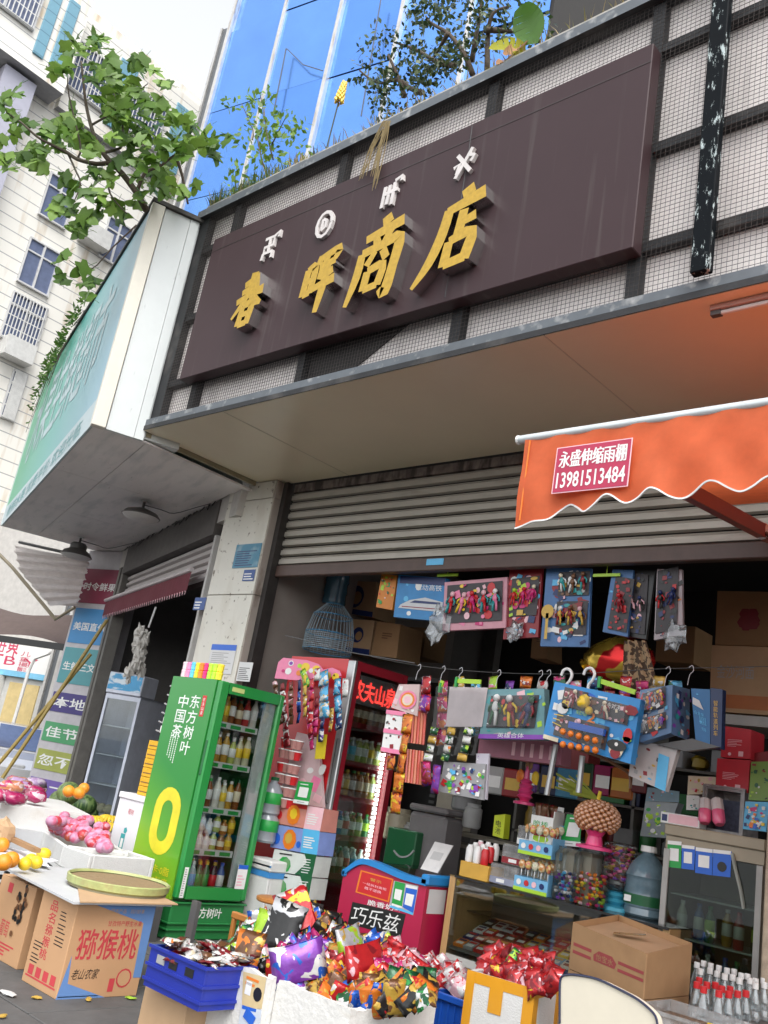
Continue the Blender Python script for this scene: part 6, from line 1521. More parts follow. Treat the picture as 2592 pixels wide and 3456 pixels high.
def kb(lab, tl, tr, br, bl, Y, dep, m, mark=None, group='cartons stacked inside the shop'):
 def ex(b, o, u, v):
  y = Vector((0, -.002, 0))
  if mark == 'face': b.disc(o + y + u * .5 + v * .55, (1, 0, 0), (0, 0, 1), u.length * .22, P('navy'), 14); b.disc(o + y * 1.5 + u * .54 + v * .52, (1, 0, 0), (0, 0, 1), u.length * .13, m_kraft, 12); b.face([o + y, o + y + u, o + y + u + v * .16, o + y + v * .16], P('navy'))
  elif mark == 'text': lettering(b, '金沙河面', o + y + u * .1 + v * .5, u * .6, v * .2, P('grey')); b.face([o + y + v * .06, o + y + u + v * .06, o + y + u + v * .26, o + y + v * .26], mat('orange band', (.42, .13, .03), .6))
  elif mark == 'leaf':
   for k in range(9): b.disc(o + y * (1 + k * .2) + u * (.6 + .1 * math.cos(k)) + v * (.45 + .12 * math.sin(k * 2)), (1, 0, 0), (0, 0, 1), .05, P('dred'), 6)
  else: lines(b, o + y + u * .3 + v * .5, u * .4, v * .2, 3, P('brown'))
 return face_box('carton', lab, 'carton', tl, tr, br, bl, Y, dep, m, extra=ex, group=group)
kb('brown carton with navy round face mark, upper one behind the wire cage', vF(1190, 845), vF(1420, 855), vF(1395, 1075), vF(1170, 1040), 7.5, .4, m_kraft2, 'face')
kb('brown carton with navy round face mark, lower one on the loft shelf', vF(1235, 1085), vF(1410, 1095), vF(1375, 1310), vF(1215, 1290), 7.5, .4, m_kraft2, 'face')
kb('plain brown carton right of the marked cartons on the loft shelf', vF(1425, 1100), vF(1570, 1120), vF(1545, 1330), vF(1385, 1310), 7.5, .4, m_kraft, '')
kb('dim brown carton in the middle of the dark loft', vH(40, 340), vH(180, 345), vH(160, 470), vH(10, 460), 8.2, .4, m_kraft, '')
kb('dim brown carton behind the doll key set', vH(640, 340), vH(700, 345), vH(700, 480), vH(630, 475), 8.0, .3, m_kraft, '')
kb('big brown carton with faint red leaf print, topmost at the right', vH(1440, 185), vH(1680, 190), vH(1670, 425), vH(1430, 418), 7.4, .5, m_kraft, 'leaf')
kb('long carton with orange band and grey lettering under the leaf print carton', vH(1415, 420), vH(1690, 430), vH(1680, 725), vH(1405, 705), 7.3, .5, m_kraft2, 'text')
kb('brown carton behind the balloon inside the shop', vH(1180, 330), vH(1345, 340), vH(1335, 500), vH(1170, 490), 8.4, .4, m_kraft, '')
solo('carton_shelf', 'pale metal shelf edge under the orange banded carton', 'shelf', B().box(onY(vH(1400, 712), 7.25).x, 1.0, 7.25, 8.0, onY(vH(1500, 730), 7.25).z - .06, onY(vH(1500, 720), 7.25).z, mat('pale shelf', (.4, .4, .38), .5)))
solo('shelf_post', 'pale upright post below the orange banded carton', 'post', B().box(-.04, .04, -.03, .03, 0, 1.9, mat('pale shelf', (.4, .4, .38), .5)), (onY(vH(1560, 760), 7.25).x, 7.3, .15))
# ================================================================== INSIDE: SHELVING WITH GOODS BEHIND THE COUNTER
shv = thing('goods_shelf', 'dim shelving unit full of jars and boxes along the back of the shop', 'shelves', (-5.6, 8.6, .15))
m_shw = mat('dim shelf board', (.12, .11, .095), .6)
for z in (.35, .75, 1.15, 1.55, 1.95): obj('board', B().box(0, 5.2, -.3, .3, z - .025, z, m_shw), shv)
for x in (0, 1.3, 2.6, 3.9, 5.17): obj('upright', B().box(x, x + .03, -.3, .3, 0, 2.35, mat('shelf upright', (.15, .145, .13), .5)), shv)
r = random.Random(77); SC = ['brown', 'white', 'yellow', 'dred', 'green', 'silver', 'gold', 'navy', 'orange', 'pink', 'cream', 'grey']
LV = ['lowest', 'second', 'third', 'fourth', 'top']
for i, z in enumerate((.35, .75, 1.15, 1.55, 1.95)):
 x = -5.5
 while x < -.7:
  w = r.uniform(.1, .3); c = r.choice(SC); h = r.uniform(.12, .3); kk = r.random()
  nm = {'dred': 'dark red', 'navy': 'dark blue'}.get(c, c)
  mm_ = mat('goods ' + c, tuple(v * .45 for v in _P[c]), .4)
  bay = ('left', 'second', 'third', 'right')[min(3, int((x + 5.5) / 1.25))]
  if kk < .45: bq = B().box(-w / 2, w / 2, -.12, .12, 0, h, mm_, bev=.006); nn = 'box'
  elif kk < .8: w = min(w, .16); bq = B().lathe([(w * .42, 0), (w * .48, .02), (w * .48, h * .75), (w * .35, h * .85), (w * .36, h)], 12, mm_); nn = 'jar'
  else: w = min(w, .2); bq = B().ell((0, 0, h / 2), (w / 2, .08, h / 2), mm_, 9, 6, .4, r.random() * 9); nn = 'bag'
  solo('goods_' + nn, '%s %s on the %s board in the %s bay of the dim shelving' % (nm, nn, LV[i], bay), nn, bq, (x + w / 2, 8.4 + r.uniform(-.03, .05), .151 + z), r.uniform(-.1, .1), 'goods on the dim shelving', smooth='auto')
  x += w + r.uniform(.01, .08)
# microwave, bins and pots left of the counter
p = onY(vN(700, 430), 7.7); mw = thing('microwave', 'dim microwave oven with dark window and cream frame behind the freezer', 'microwave', p)
m_crm = mat('cream enamel', (.40, .37, .30), .4)
obj('case', B().box(-.5, .42, 0, .35, .0, .52, m_crm, bev=.01), mw); obj('window', B().box(-.46, .2, -.004, .0, .05, .48, P('black')), mw)
for k in range(6): obj('button', B().box(.1, .17, -.007, -.0045, .1 + k * .06, .13 + k * .06, P('dgrey')), mw)
solo('microwave_shelf', 'cream shelf board carrying the microwave', 'shelf', B().box(-.9, 1.5, -.05, .4, -.03, -.003, m_crm), p)
p2 = onY(vN(780, 570), 7.5); solo('side_shelf', 'narrow cream board below the microwave shelf', 'shelf', B().box(-.6, .9, -.05, .4, -.03, 0, m_crm), p2)
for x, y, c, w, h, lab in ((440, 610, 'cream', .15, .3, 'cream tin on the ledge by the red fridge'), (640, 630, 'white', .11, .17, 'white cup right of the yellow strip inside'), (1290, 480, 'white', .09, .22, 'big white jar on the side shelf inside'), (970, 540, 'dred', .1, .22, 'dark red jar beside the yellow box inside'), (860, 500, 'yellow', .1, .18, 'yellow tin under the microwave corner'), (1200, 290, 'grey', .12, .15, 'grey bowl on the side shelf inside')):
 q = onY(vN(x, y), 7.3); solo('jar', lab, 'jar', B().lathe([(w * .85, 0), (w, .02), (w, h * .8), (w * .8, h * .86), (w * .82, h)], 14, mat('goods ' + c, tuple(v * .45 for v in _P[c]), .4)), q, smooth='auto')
q = onY(vN(480, 900), 6.9); gb_ = thing('green_box', 'dark green box with pale smile mark behind the freezer', 'box', q)
obj('box', B().box(-.2, .16, 0, .3, -.3, .32, P('dgreen'), bev=.01), gb_); obj('mark', B().tube(sm([(-.08, -.003, .12), (0, -.003, .08), (.1, -.003, .1), (.16, -.003, .16)]), .01, 4, P('grey')), gb_)
q = onY(vN(700, 880), 7.0); solo('grey_bin', 'grey bin with lid right of the dark green box', 'bin', B().box(-.2, .25, 0, .3, -.4, .45, mat('bin grey', (.16, .15, .15), .5), bev=.03).box(-.21, .26, -.01, .31, .46, .52, mat('bin grey', (.16, .15, .15), .5), bev=.02), q)

# ================================================================== ICE CREAM FREEZER
FYf = 6.06
fl_, fr_, fpk = onY(vJ(1052, 195), FYf), onY(vJ(1440, 252), FYf), onY(vJ(1200, 150), FYf)
frz = thing('ice_cream_freezer', 'magenta ice cream freezer with arched bright blue lid and taped payment signs', 'freezer', ((fl_.x + fr_.x) / 2, FYf, .15))
m_mag = mat('magenta sheet', (.42, .012, .06), .35, var=.06, coat=.2); m_bl2 = mat('bright blue lid', (.02, .22, .55), .35, var=.1)
xa, xb, za, zbb, zk, xk = fl_.x, fr_.x, fl_.z - .04, fr_.z - .02, fpk.z - .045, fpk.x
D_ = .7
arc = sm([(xa, za), ((xa + xk) / 2, zk - .012), (xk, zk), ((xk * .45 + xb * .55), zk - .035), (xb, zbb)], 4)
b = WB(frz); poly = [(xa, .15), (xb, .15)] + arc[::-1]
b.prism(poly, (0, FYf, 0), (1, 0, 0), (0, 0, 1), (0, D_, 0), m_mag); obj('body', b, frz)
b = WB(frz)
for (x1, z1), (x2, z2) in zip(arc, arc[1:]):
 b.hexa([(x1, FYf - .02, z1 + .002), (x2, FYf - .02, z2 + .002), (x2, FYf + .06, z2 + .002), (x1, FYf + .06, z1 + .002), (x1, FYf - .02, z1 + .048), (x2, FYf - .02, z2 + .048), (x2, FYf + .06, z2 + .048), (x1, FYf + .06, z1 + .048)], m_bl2)
obj('lid_rim', b, frz, smooth='auto')
obj('lid_rail', WB(frz).box(xb - .06, xb + .02, FYf - .02, FYf + D_, zbb + .001, zbb + .085, m_bl2, bev=.015), frz); obj('lid_rail', WB(frz).box(xa - .02, xa + .04, FYf - .02, FYf + D_, za + .001, za + .06, m_bl2, bev=.015), frz)
b = WB(frz)
for (x1, z1), (x2, z2) in zip(arc, arc[1:]): b.face([(x1, FYf + .061, z1 + .03), (x2, FYf + .061, z2 + .03), (x2, FYf + D_, z2 + .03), (x1, FYf + D_, z1 + .03)], glass('lid glass', (.6, .68, .72), .2, .05))
obj('sliding_glass', b, frz)
def fq(pts, m, d=0., b=None): return b.face([onY(p, FYf - .002 - d) for p in pts][::-1], m)
b = WB(frz); fq([vJ(1130, 188), vJ(1283, 230), vJ(1262, 340), vJ(1105, 292)], P('orange'), 0, b); fq([vJ(1136, 196), vJ(1276, 235), vJ(1256, 331), vJ(1113, 288)], P('red'), .0006, b)
o, u, v = onY(vJ(1125, 285), FYf - .0032), onY(vJ(1255, 325), FYf - .0032) - onY(vJ(1125, 285), FYf - .0032), onY(vJ(1140, 200), FYf - .0032) - onY(vJ(1125, 285), FYf - .0032)
lettering(b, '警示', o + u * .3 + v * .68, u * .4, v * .16, P('gold')); lettering(b, '一经拆封离柜', o + u * .06 + v * .4, u * .85, v * .14, P('lpink')); lettering(b, '概不退换', o + u * .15 + v * .16, u * .6, v * .16, P('lpink'))
obj('warning_sign', b, frz)
b = WB(frz); fq([vJ(1285, 238), vJ(1400, 262), vJ(1375, 400), vJ(1262, 360)], mat('pale backing', (.42, .4, .42), .5), 0, b)
fq([vJ(1290, 240), vJ(1338, 252), vJ(1322, 358), vJ(1274, 345)], P('green'), .0006, b); fq([vJ(1292, 275), vJ(1324, 283), vJ(1314, 332), vJ(1284, 322)], P('white'), .0012, b); fq([vJ(1276, 343), vJ(1322, 358), vJ(1320, 366), vJ(1274, 352)], P('white'), .0012, b)
fq([vJ(1343, 258), vJ(1396, 268), vJ(1375, 390), vJ(1326, 362)], P('blue'), .0006, b); fq([vJ(1342, 255), vJ(1396, 266), vJ(1393, 280), vJ(1340, 270)], P('white'), .0012, b); fq([vJ(1343, 296), vJ(1380, 305), vJ(1368, 360), vJ(1334, 348)], P('white'), .0012, b); fq([vJ(1270, 352), vJ(1375, 388), vJ(1372, 398), vJ(1264, 362)], P('sky'), .0018, b)
obj('payment_sign', b, frz)
b = WB(frz)
o, u, v = onY(vJ(1075, 430), FYf - .002), onY(vJ(1310, 490), FYf - .002) - onY(vJ(1075, 430), FYf - .002), onY(vJ(1090, 345), FYf - .002) - onY(vJ(1075, 430), FYf - .002)
b.face([o - u * .02 - v * .1, o + u * 1.03 - v * .15, o + u * 1.06 + v * 1.1, o - u * .0 + v * 1.1], P('black'))
lettering(b, '巧乐兹', o + u * .03 + v * .02 + Vector((0, -.001, 0)), u * .95, v * .95, P('white'), shear=.1)
lettering(b, '脆香奶巧', o + u * .3 + v * 1.12 + Vector((0, -.0005, 0)), u * .7, v * .3, P('white'), bold=.01)
obj('lettering', b, frz)
obj('paper_label', WB(frz).box(xb + .0005, xb + .002, FYf + .04, FYf + .26, zbb - .2, zbb - .02, m_pap), frz)
g = onY(vN(820, 960), FYf + .16); cs = thing('card_stand', 'leaning white payment card stand with blank square on the blue freezer lid', 'card stand', (g.x, FYf + .16, g.z - .0))
hh_ = onY(vN(930, 650), FYf + .16).z - g.z
b = B().hexa([(-.09, 0, 0), (.09, 0, 0), (.09, .012, 0), (-.09, .012, 0), (-.06, .1, hh_), (.13, .1, hh_), (.13, .112, hh_), (-.06, .112, hh_)], mat('white acrylic card', (.62, .60, .58), .4)); obj('card', b, cs)
def cpt(s, t): return (-.09 + .18 * s + .035 * t, .1 * t - .0015, hh_ * t)
obj('square', B().face([cpt(.2, .4), cpt(.8, .4), cpt(.8, .68), cpt(.2, .68)], mat('pale grey square', (.45, .44, .43), .6)), cs)

# ================================================================== GLASS COUNTER
CY, CZ = 6.23, .92
cl_ = onY(vI(195, 637), CY).x; crr = onY(vI(1165, 870), CY).x; CD = .55
cnt = thing('glass_counter', 'glass fronted wooden display counter with cigarette packs inside', 'counter', (cl_, CY, .15))
m_wood = stain(mat('pale wood', (.48, .29, .12), .5, var=.1, scale=3), (.34, .19, .07), (9, 9, .7), .5, .75, .6)
obj('side_panel', WB(cnt).box(cl_ - .06, cl_ - .003, CY - .005, CY + CD, .15, CZ - .004, m_wood, bev=.004), cnt)
obj('side_panel', WB(cnt).box(crr, crr + .05, CY, CY + CD, .15, CZ - .004, m_wood, bev=.004), cnt)
obj('base', WB(cnt).box(cl_, crr - .002, CY + .01, CY + CD, .15, .34, m_wood), cnt)
obj('front_rail', WB(cnt).box(cl_, crr - .002, CY - .004, CY + .008, .3, .355, mat('white rail', (.5, .5, .47), .5)), cnt)
obj('back_board', WB(cnt).box(cl_, crr - .002, CY + CD - .01, CY + CD, .345, CZ - .01, mat('counter back', (.12, .085, .06), .6)), cnt)
m_cg = glass('counter glass', (.84, .88, .86), .08, .02)
obj('glass_front', WB(cnt).box(cl_, crr, CY, CY + .006, .36, CZ - .014, m_cg), cnt)
obj('glass_top', WB(cnt).box(cl_ - .06, crr + .05, CY - .012, CY + CD, CZ - .008, CZ, glass('counter top glass', (.7, .76, .75), .15, .02)), cnt)
obj('top_edge', WB(cnt).box(cl_ - .002, crr + .05, CY - .02, CY - .0125, CZ - .014, CZ + .002, P('black')), cnt)
obj('inner_shelf', WB(cnt).box(cl_, crr - .002, CY + .2, CY + CD - .012, .66, .668, glass('inner shelf glass', (.8, .85, .83), .1, .02)), cnt)
sl0, sl1 = .40, .60
b = WB(cnt).hexa([(cl_, CY + .02, sl0 - .012), (crr - .003, CY + .02, sl0 - .012), (crr - .003, CY + CD - .02, sl1 - .012), (cl_, CY + CD - .02, sl1 - .012), (cl_, CY + .02, sl0), (crr - .003, CY + .02, sl0), (crr - .003, CY + CD - .02, sl1), (cl_, CY + CD - .02, sl1)], m_shw); obj('sloping_rack', b, cnt)
r = random.Random(41); PCN = ['white', 'dred', 'orange', 'gold', 'navy', 'grey', 'brown', 'silver', 'black', 'white', 'red', 'sky', 'yellow', 'cream', 'white']
an_ = math.atan2(sl1 - sl0, CD - .04)
pkm = {}
for c in sorted(set(PCN)):
 bq = B().box(-.045, .045, -.05, .05, 0, .022, P(c)).box(-.03, .03, -.035, .0, .0222, .0226, P('white' if c not in ('white', 'silver') else 'dred')).box(-.035, .035, .015, .04, .0222, .0226, P(r.choice(['gold', 'black', 'red', 'navy'])))
 pkm[c] = bq.mesh('cigarette_pack')
nx = int((crr - cl_ - .04) / .098)
for j in range(4):
 for i in range(nx):
  c = r.choice(PCN); t = .07 + j * .12
  z = sl0 + (sl1 - sl0) * (t / (CD - .04)) + .004
  o = obj('cigarette_pack', pkm[c], None, (cl_ + .07 + i * .098, CY + .02 + t, z), rot=(an_, 0, r.uniform(-.05, .05)))
  tag(o, '%s cigarette pack in the %s row of the sloping rack, %s' % ({'dred': 'dark red', 'navy': 'navy blue', 'sky': 'light blue'}.get(c, c), ('front', 'second', 'third', 'back')[j], 'left half' if i < nx / 2 else 'right half'), 'cigarettes', 'cigarette packs in the glass counter')
def on_top(p, z=CZ + .001): return onZ(p, z)
def mpp(P_): return (P_ - CAM).dot(FW) / FPX
# amber tray with bottles
g = onY(vI(205, 640), CY + .03); g1 = onY(vI(338, 662), CY + .03)
t = thing('amber_tray', 'amber cardboard tray at the left end of the glass counter', 'tray', (g.x, CY + .03, CZ + .001))
obj('box', B().box(0, g1.x - g.x, 0, .22, 0, .115, mat('amber paper', (.58, .33, .05), .6), bev=.003), t)
for k in range(9):
 c = ('white', 'white', 'red', 'white', 'white', 'red', 'lpink', 'white', 'white')[k]
 solo('small_bottle', '%s small bottle standing in the amber tray, %s' % ({'lpink': 'pale pink'}.get(c, c), ('front row' if k < 3 else 'middle row' if k < 6 else 'back row')), 'bottle',
   B().lathe([(.028, 0), (.032, .01), (.032, .1), (.02, .12), (.02, .13)], 10, P(c), ms=[P(c), P(c), P(c), P('white')]), (g.x + .05 + (k % 3) * .075, CY + .07 + (k // 3) * .065, CZ + .1165 + .02 * (k // 3)), 0, 'small bottles in the amber tray', smooth='auto')
# clear drawer stack
m_drw = mat('drawer front', (.25, .27, .36), .4); g = onY(vI(345, 668), CY + .06); g1 = onY(vI(470, 692), CY + .06); dw = g1.x - g.x
for k, (lab, dx) in enumerate((('clear drawer box with grey blue front, lowest of the stack', 0), ('clear drawer box with dark red front, second from below', .05), ('clear drawer box with white front, third from below', .13), ('clear drawer box with grey blue front, topmost of the stack', .2))):
 t = thing('drawer_box', lab, 'drawer', (g.x + dx, CY + .06 + .06 * k, CZ + .001 + k * .155), 0, 'clear drawer boxes stacked on the counter')
 obj('shell', B().box(0, dw, 0, .25, 0, .15, m_cup, bev=.006), t); obj('front', B().box(.01, dw - .01, -.008, -.001, .01, .055, (m_drw, P('dred'), P('white'), m_drw)[k]), t); obj('label', B().box(dw * .3, dw * .6, -.0095, -.0085, .02, .045, P('white')), t)
 obj('contents', B().box(.02, dw - .02, .03, .22, .01, .05, mat('mixed contents', (.35, .3, .25), .6, var=.6, scale=50)), t)
# lollipop display boxes
m_dsp = mat('sky blue card', (.16, .42, .66), .5)
pops = [B().tube([(0, 0, 0), (0, 0, .05)], .004, 4, P('white')).ell((0, 0, .085), (.03, .016, .035), m, 9, 6).mesh('lollipop', True) for m in (stain(mat('lolly a', (.55, .25, .08), .2, coat=.6), (.7, .6, .35), (12, 12, 12), .5, .55, .8), stain(mat('lolly b', (.6, .4, .12), .2, coat=.6), (.5, .06, .06), (12, 12, 12), .5, .55, .8), stain(mat('lolly c', (.6, .55, .4), .2, coat=.6), (.12, .3, .1), (12, 12, 12), .55, .6, .8))]
for k, (pa, pb, zz, lab) in enumerate(((vI(462, 690), vI(618, 728), CZ + .001, 'lower'), (vI(480, 560), vI(635, 590), None, 'upper'))):
 Yd = CY + .05
 a, c = onY(pa, Yd), onY(pb, Yd); z = CZ + .001 if k == 0 else CZ + .262
 t = thing('lollipop_box', '%s sky blue display box of wrapped lollipops with green stripe on the counter' % lab, 'display box', (a.x, Yd, z)); w = c.x - a.x
 obj('tray', B().box(0, w, 0, .2, 0, .10, m_dsp), t); obj('stripe', B().box(0, w, -.003, -.0005, 0, .025, P('lime')), t); obj('end', B().box(w + .001, w + .004, .0, .2, 0, .15, m_dsp), t); obj('rear', B().box(0, w, .2005, .205, 0, .25, m_dsp), t)
 b = B();
 for q in range(4): b.disc((w * (.15 + .23 * q), -.0045, .06), (1, 0, 0), (0, 0, 1), .022, P(('white', 'red', 'lpink', 'navy')[q]), 8)
 obj('print', b, t, kind='stuff')
 for q in range(15):
  i, j = q % 5, q // 5
  tag(obj('lollipop', pops[q % 3], None, (a.x + .03 + i * (w - .06) / 4, Yd + .04 + j * .055, z + .101 + .012 * j), rng.uniform(-.8, .8)), '%s wrapped lollipop in the %s row of the %s sky blue box' % (('brown', 'orange and red', 'cream and green')[q % 3], ('front', 'middle', 'back')[j], lab), 'lollipop', 'lollipops in the blue display boxes')
# white carton with chocolate sticks
Yd = CY + .14; a, c = onY(vI(535, 470), Yd), onY(vI(640, 480), Yd)
t = thing('stick_carton', 'white open carton of chocolate sticks with green lettering and red strawberries', 'carton', (a.x, Yd, a.z)); w = c.x - a.x; hh_ = onY(vI(545, 345), Yd).z - a.z
b = B().box(0, w, 0, .008, 0, hh_, P('white')).box(0, .008, .0085, .15, 0, hh_, P('white')).box(w - .008, w, .0085, .15, 0, hh_ * 1.25, P('white')).box(.009, w - .009, .142, .15, 0, hh_ * 1.45, P('white')).box(.009, w - .009, .009, .141, 0, .01, P('white')); obj('carton', b, t)
b = B(); lettering(b, '脆棒', (w * .1, -.001, hh_ * .6), (w * .7, 0, 0), (0, 0, hh_ * .22), P('green')); b.face([(w * .2, -.001, hh_ * .25), (w * .8, -.001, hh_ * .25), (w * .8, -.001, hh_ * .45), (w * .2, -.001, hh_ * .45)], P('red')); b.disc((w * .5, -.0006, hh_ * .16), (1, 0, 0), (0, 0, 1), w * .38, P('lime'), 12, .35); b.disc((w + .001, .07, hh_ * .4), (0, 1, 0), (0, 0, 1), .035, P('red'), 9, 1.3); obj('print', b, t, kind='stuff')
chm = packet_mesh(.05, .2, 'brown', 'dred', 'brown', 3)
for k in range(7): tag(obj('chocolate_stick', chm, None, (a.x + .03 + (k % 4) * (w - .05) / 3.4, Yd + .04 + .05 * (k // 4), a.z + hh_ * .98), rot=(rng.uniform(-.2, .2), rng.uniform(-.35, .35), rng.uniform(-.6, .6))), 'brown foil chocolate stick in the %s row of the white open carton' % ('front' if k < 4 else 'back'), 'snack', 'chocolate sticks in the white carton')
solo('small_card', 'low stack of card boxes supporting the white stick carton and the payment card', 'box', B().box(-.02, .52, .0, .16, 0, max(.02, a.z - CZ - .003), mat('goods cream', (.5, .44, .34), .5)), (a.x, Yd + .06, CZ + .001))
pay_card('payment_card', 'green payment card with blank white square standing behind the candy jars', vI(715, 345), vI(785, 352), vI(775, 500), vI(680, 490), CY + .22, 'green')
def vb(lab, tl, tr, br, bl, Y, dep, c, name='small_box', txt=None):
 def ex(b, o, u, v):
  if txt: lettering(b, txt, o + Vector((0, -.002, 0)) + u * .2 + v * .15, u * .5, v * .7, P('black'), vertical=True)
 face_box(name, lab, 'box', tl, tr, br, bl, Y, dep, P(c) if isinstance(c, str) else c, extra=ex if txt else None)
vb('fluorescent yellow box with black lettering behind the clear drawers', vI(375, 350), vI(425, 345), vI(415, 460), vI(365, 445), CY + .4, .08, mat('fluor yellow', (.62, .72, .03), .5), txt='电池')
# pink spiral lollipop stand
def lat(name, lab, cat, pbase, ptop, prof, m, ms=None, Y=None, z=None, n=18, parts=None, group=None):
 g = onZ(pbase, z) if z is not None else onY(pbase, Y); h = onY(ptop, g.y).z - g.z
 t = thing(name, lab, cat, g, 0, group); u = mpp(g)
 obj('body', B().lathe([(r_ * u, z_ * h) for r_, z_ in prof], n, m, ms=ms), t, smooth='auto'); return t, h, u
m_hp = mat('hot pink plastic', (.75, .06, .22), .3, coat=.3); m_tq = mat('turquoise plastic', (.06, .36, .50), .3, coat=.3)
t, h, u = lat('candy_stand', 'hot pink spiral candy stand holding printed sweets behind the drawers', 'stand', vI(512, 300), vI(545, 120), [(36, 0), (36, .06), (14, .1), (20, .16), (28, .2), (20, .26), (27, .34), (19, .4), (25, .48), (17, .54), (22, .6), (10, .66), (6, 1.)], m_hp, Y=CY + .35)
for k, (dx, c) in enumerate(((-.07, 'orange'), (.08, 'yellow'), (.01, 'tan'))):
 obj('sweet', B().ell((dx, 0, h * (.72 if k < 2 else 1.05)), (.035, .015, .055), P(c), 8, 5, .4, k), t)
# candy jars
m_cnd1 = stain(stain(mat('mixed sweets blue', (.30, .36, .55), .4, var=.4, scale=60), (.6, .3, .35), (14, 14, 14), .48, .54, .9), (.65, .65, .62), (11, 11, 11), .55, .6, .8)
def jar(lab, pb, pt, rr, fill, cm, cols, name='candy_jar'):
 g = on_top(pb); h = onY(pt, g.y).z - g.z; u = mpp(g); R1 = rr * u
 t = thing(name, lab, 'jar', g)
 obj('glass', B().lathe([(R1 * .9, .0), (R1, .02), (R1, h * .86), (R1 * .8, h * .93), (R1 * .8, h)], 20, m_clear), t, smooth='auto')
 b = B(); q = random.Random(len(lab)); n = int(fill * h / .022)
 for k in range(n * 9):
  a = q.uniform(0, 6.28); rad = R1 * .8 * (q.random() ** .35); z = .015 + (k // 9) * .022
  b.ell((rad * math.cos(a), rad * math.sin(a), z), (.016, .014, .012), P(q.choice(cols)), 5, 4)
 obj('sweets', b, t, kind='stuff')
 return t, h, R1
jar('clear jar half full of blue and lilac sweets, left of the two jars', vI(705, 750), vI(725, 500), 48, .55, None, ['sky', 'lpink', 'white', 'navy', 'purple', 'grey'])
jar('clear jar of red, orange and green sweets under the lollipop bouquet', vI(815, 775), vI(835, 510), 62, .6, None, ['red', 'orange', 'yellow', 'lime', 'magenta', 'lpink', 'orange'])
# lollipop bouquet
g = on_top(vI(815, 775)); zt0 = onY(vI(838, 512), g.y).z; u = mpp(g)
bq = thing('lollipop_bouquet', 'ball shaped bouquet of caramel lollipops on a pink holder above the candy jar', 'lollipops', (g.x, g.y, zt0 + .004))
obj('holder', B().lathe([(62 * u, 0), (62 * u, .02), (30 * u, .03), (24 * u, .09), (36 * u, .13)], 16, m_hp), bq, smooth='auto')
cz = onY(vI(858, 365), g.y).z - zt0; cx_o = onY(vI(858, 365), g.y).x - g.x; R1 = 66 * u
lol = B().ell((0, 0, 0), (.021, .021, .019), stain(mat('caramel sweet', (.48, .2, .07), .15, coat=.7), (.7, .42, .3), (14, 14, 14), .5, .55, .8), 8, 6).mesh('lollipop', True)
for k in range(190):
 z_ = 1 - 2 * (k + .5) / 190
 if z_ < -.75: continue
 a = k * 2.39996; s = math.sqrt(1 - z_ * z_); d = Vector((s * math.cos(a), s * math.sin(a), z_))
 obj('lollipop', lol, bq, Vector((cx_o, 0, cz)) + Vector((d.x * R1 * 1.1, d.y * R1 * 1.1, d.z * R1 * .82)))
b = B()
for k in range(26):
 a = k * .8; b.tube([(0, 0, .1), (cx_o + R1 * .7 * math.cos(a), R1 * .7 * math.sin(a), cz - R1 * .45)], .003, 3, P('pink' if k % 2 else 'cream'), caps=False)
obj('sticks', b, bq, kind='stuff')
m_rib = cloth('lime ribbon', (.45, .5, .08), .5); b = B(); r = random.Random(3)
kp = Vector((onY(vI(862, 278), g.y).x - g.x, 0, onY(vI(862, 278), g.y).z - zt0))
for k in range(16):
 e = kp + Vector((r.uniform(-.42, -.15), r.uniform(-.08, .08), r.uniform(.0, .16))); w = Vector((0, .0, .008))
 b.face([kp - w, kp + w, e + w, e - w], m_rib)
b.tube([kp, kp + Vector((.01, 0, .06))], .014, 6, P('yellow')); obj('ribbon', b, bq)
# jar of purple sticks on turquoise foot, water jug
t, h, u = lat('candy_tube', 'clear tube of purple and red wrapped sweets on a turquoise foot', 'jar', vI(940, 795), vI(970, 480), [(60, 0), (60, .05), (26, .08), (40, .13), (26, .17), (36, .22), (24, .26), (30, .28)], m_tq, z=CZ + .001)
obj('tube', B().lathe([(30 * u, h * .285), (52 * u, h * .36), (56 * u, h * .97), (44 * u, h)], 18, m_clear), t, smooth='auto')
b = B(); r = random.Random(6)
for k in range(150):
 a = r.uniform(0, 6.28); z = h * r.uniform(.42, .93); rad = 46 * u * r.uniform(.7, 1)
 b.ell((rad * math.cos(a), rad * math.sin(a), z), (.022, .022, .012), P(r.choice(['dred', 'purple', 'magenta', 'brown', 'pink', 'gold'])), 6, 4)
obj('sweets', b, t, kind='stuff')
m_wat = mat('water blue grey', (.12, .19, .23), .08, var=.3, scale=10, coat=.6)
t, h, u = lat('water_jug', 'large ribbed clear water jug with dark green label at the right end of the counter', 'jug', vI(1075, 825), vI(1090, 500), [(66, 0), (72, .03), (68, .12), (72, .15), (72, .16), (73, .30), (73, .31), (70, .42), (73, .46), (69, .52), (73, .57), (60, .72), (34, .86), (22, .9), (22, .95)], m_wat,
   ms=[m_wat] * 4 + [P('dgreen')] * 2 + [m_wat] * 9, z=CZ + .001)
obj('cap', B().lathe([(26 * u, h * .93), (28 * u, h * .94), (26 * u, h * 1.02)], 14, P('white')), t); b = B(); b.box(-71 * u * .55, -71 * u * .2, -74 * u, -73.2 * u, h * .19, h * .28, P('white')); obj('label_square', b, t)

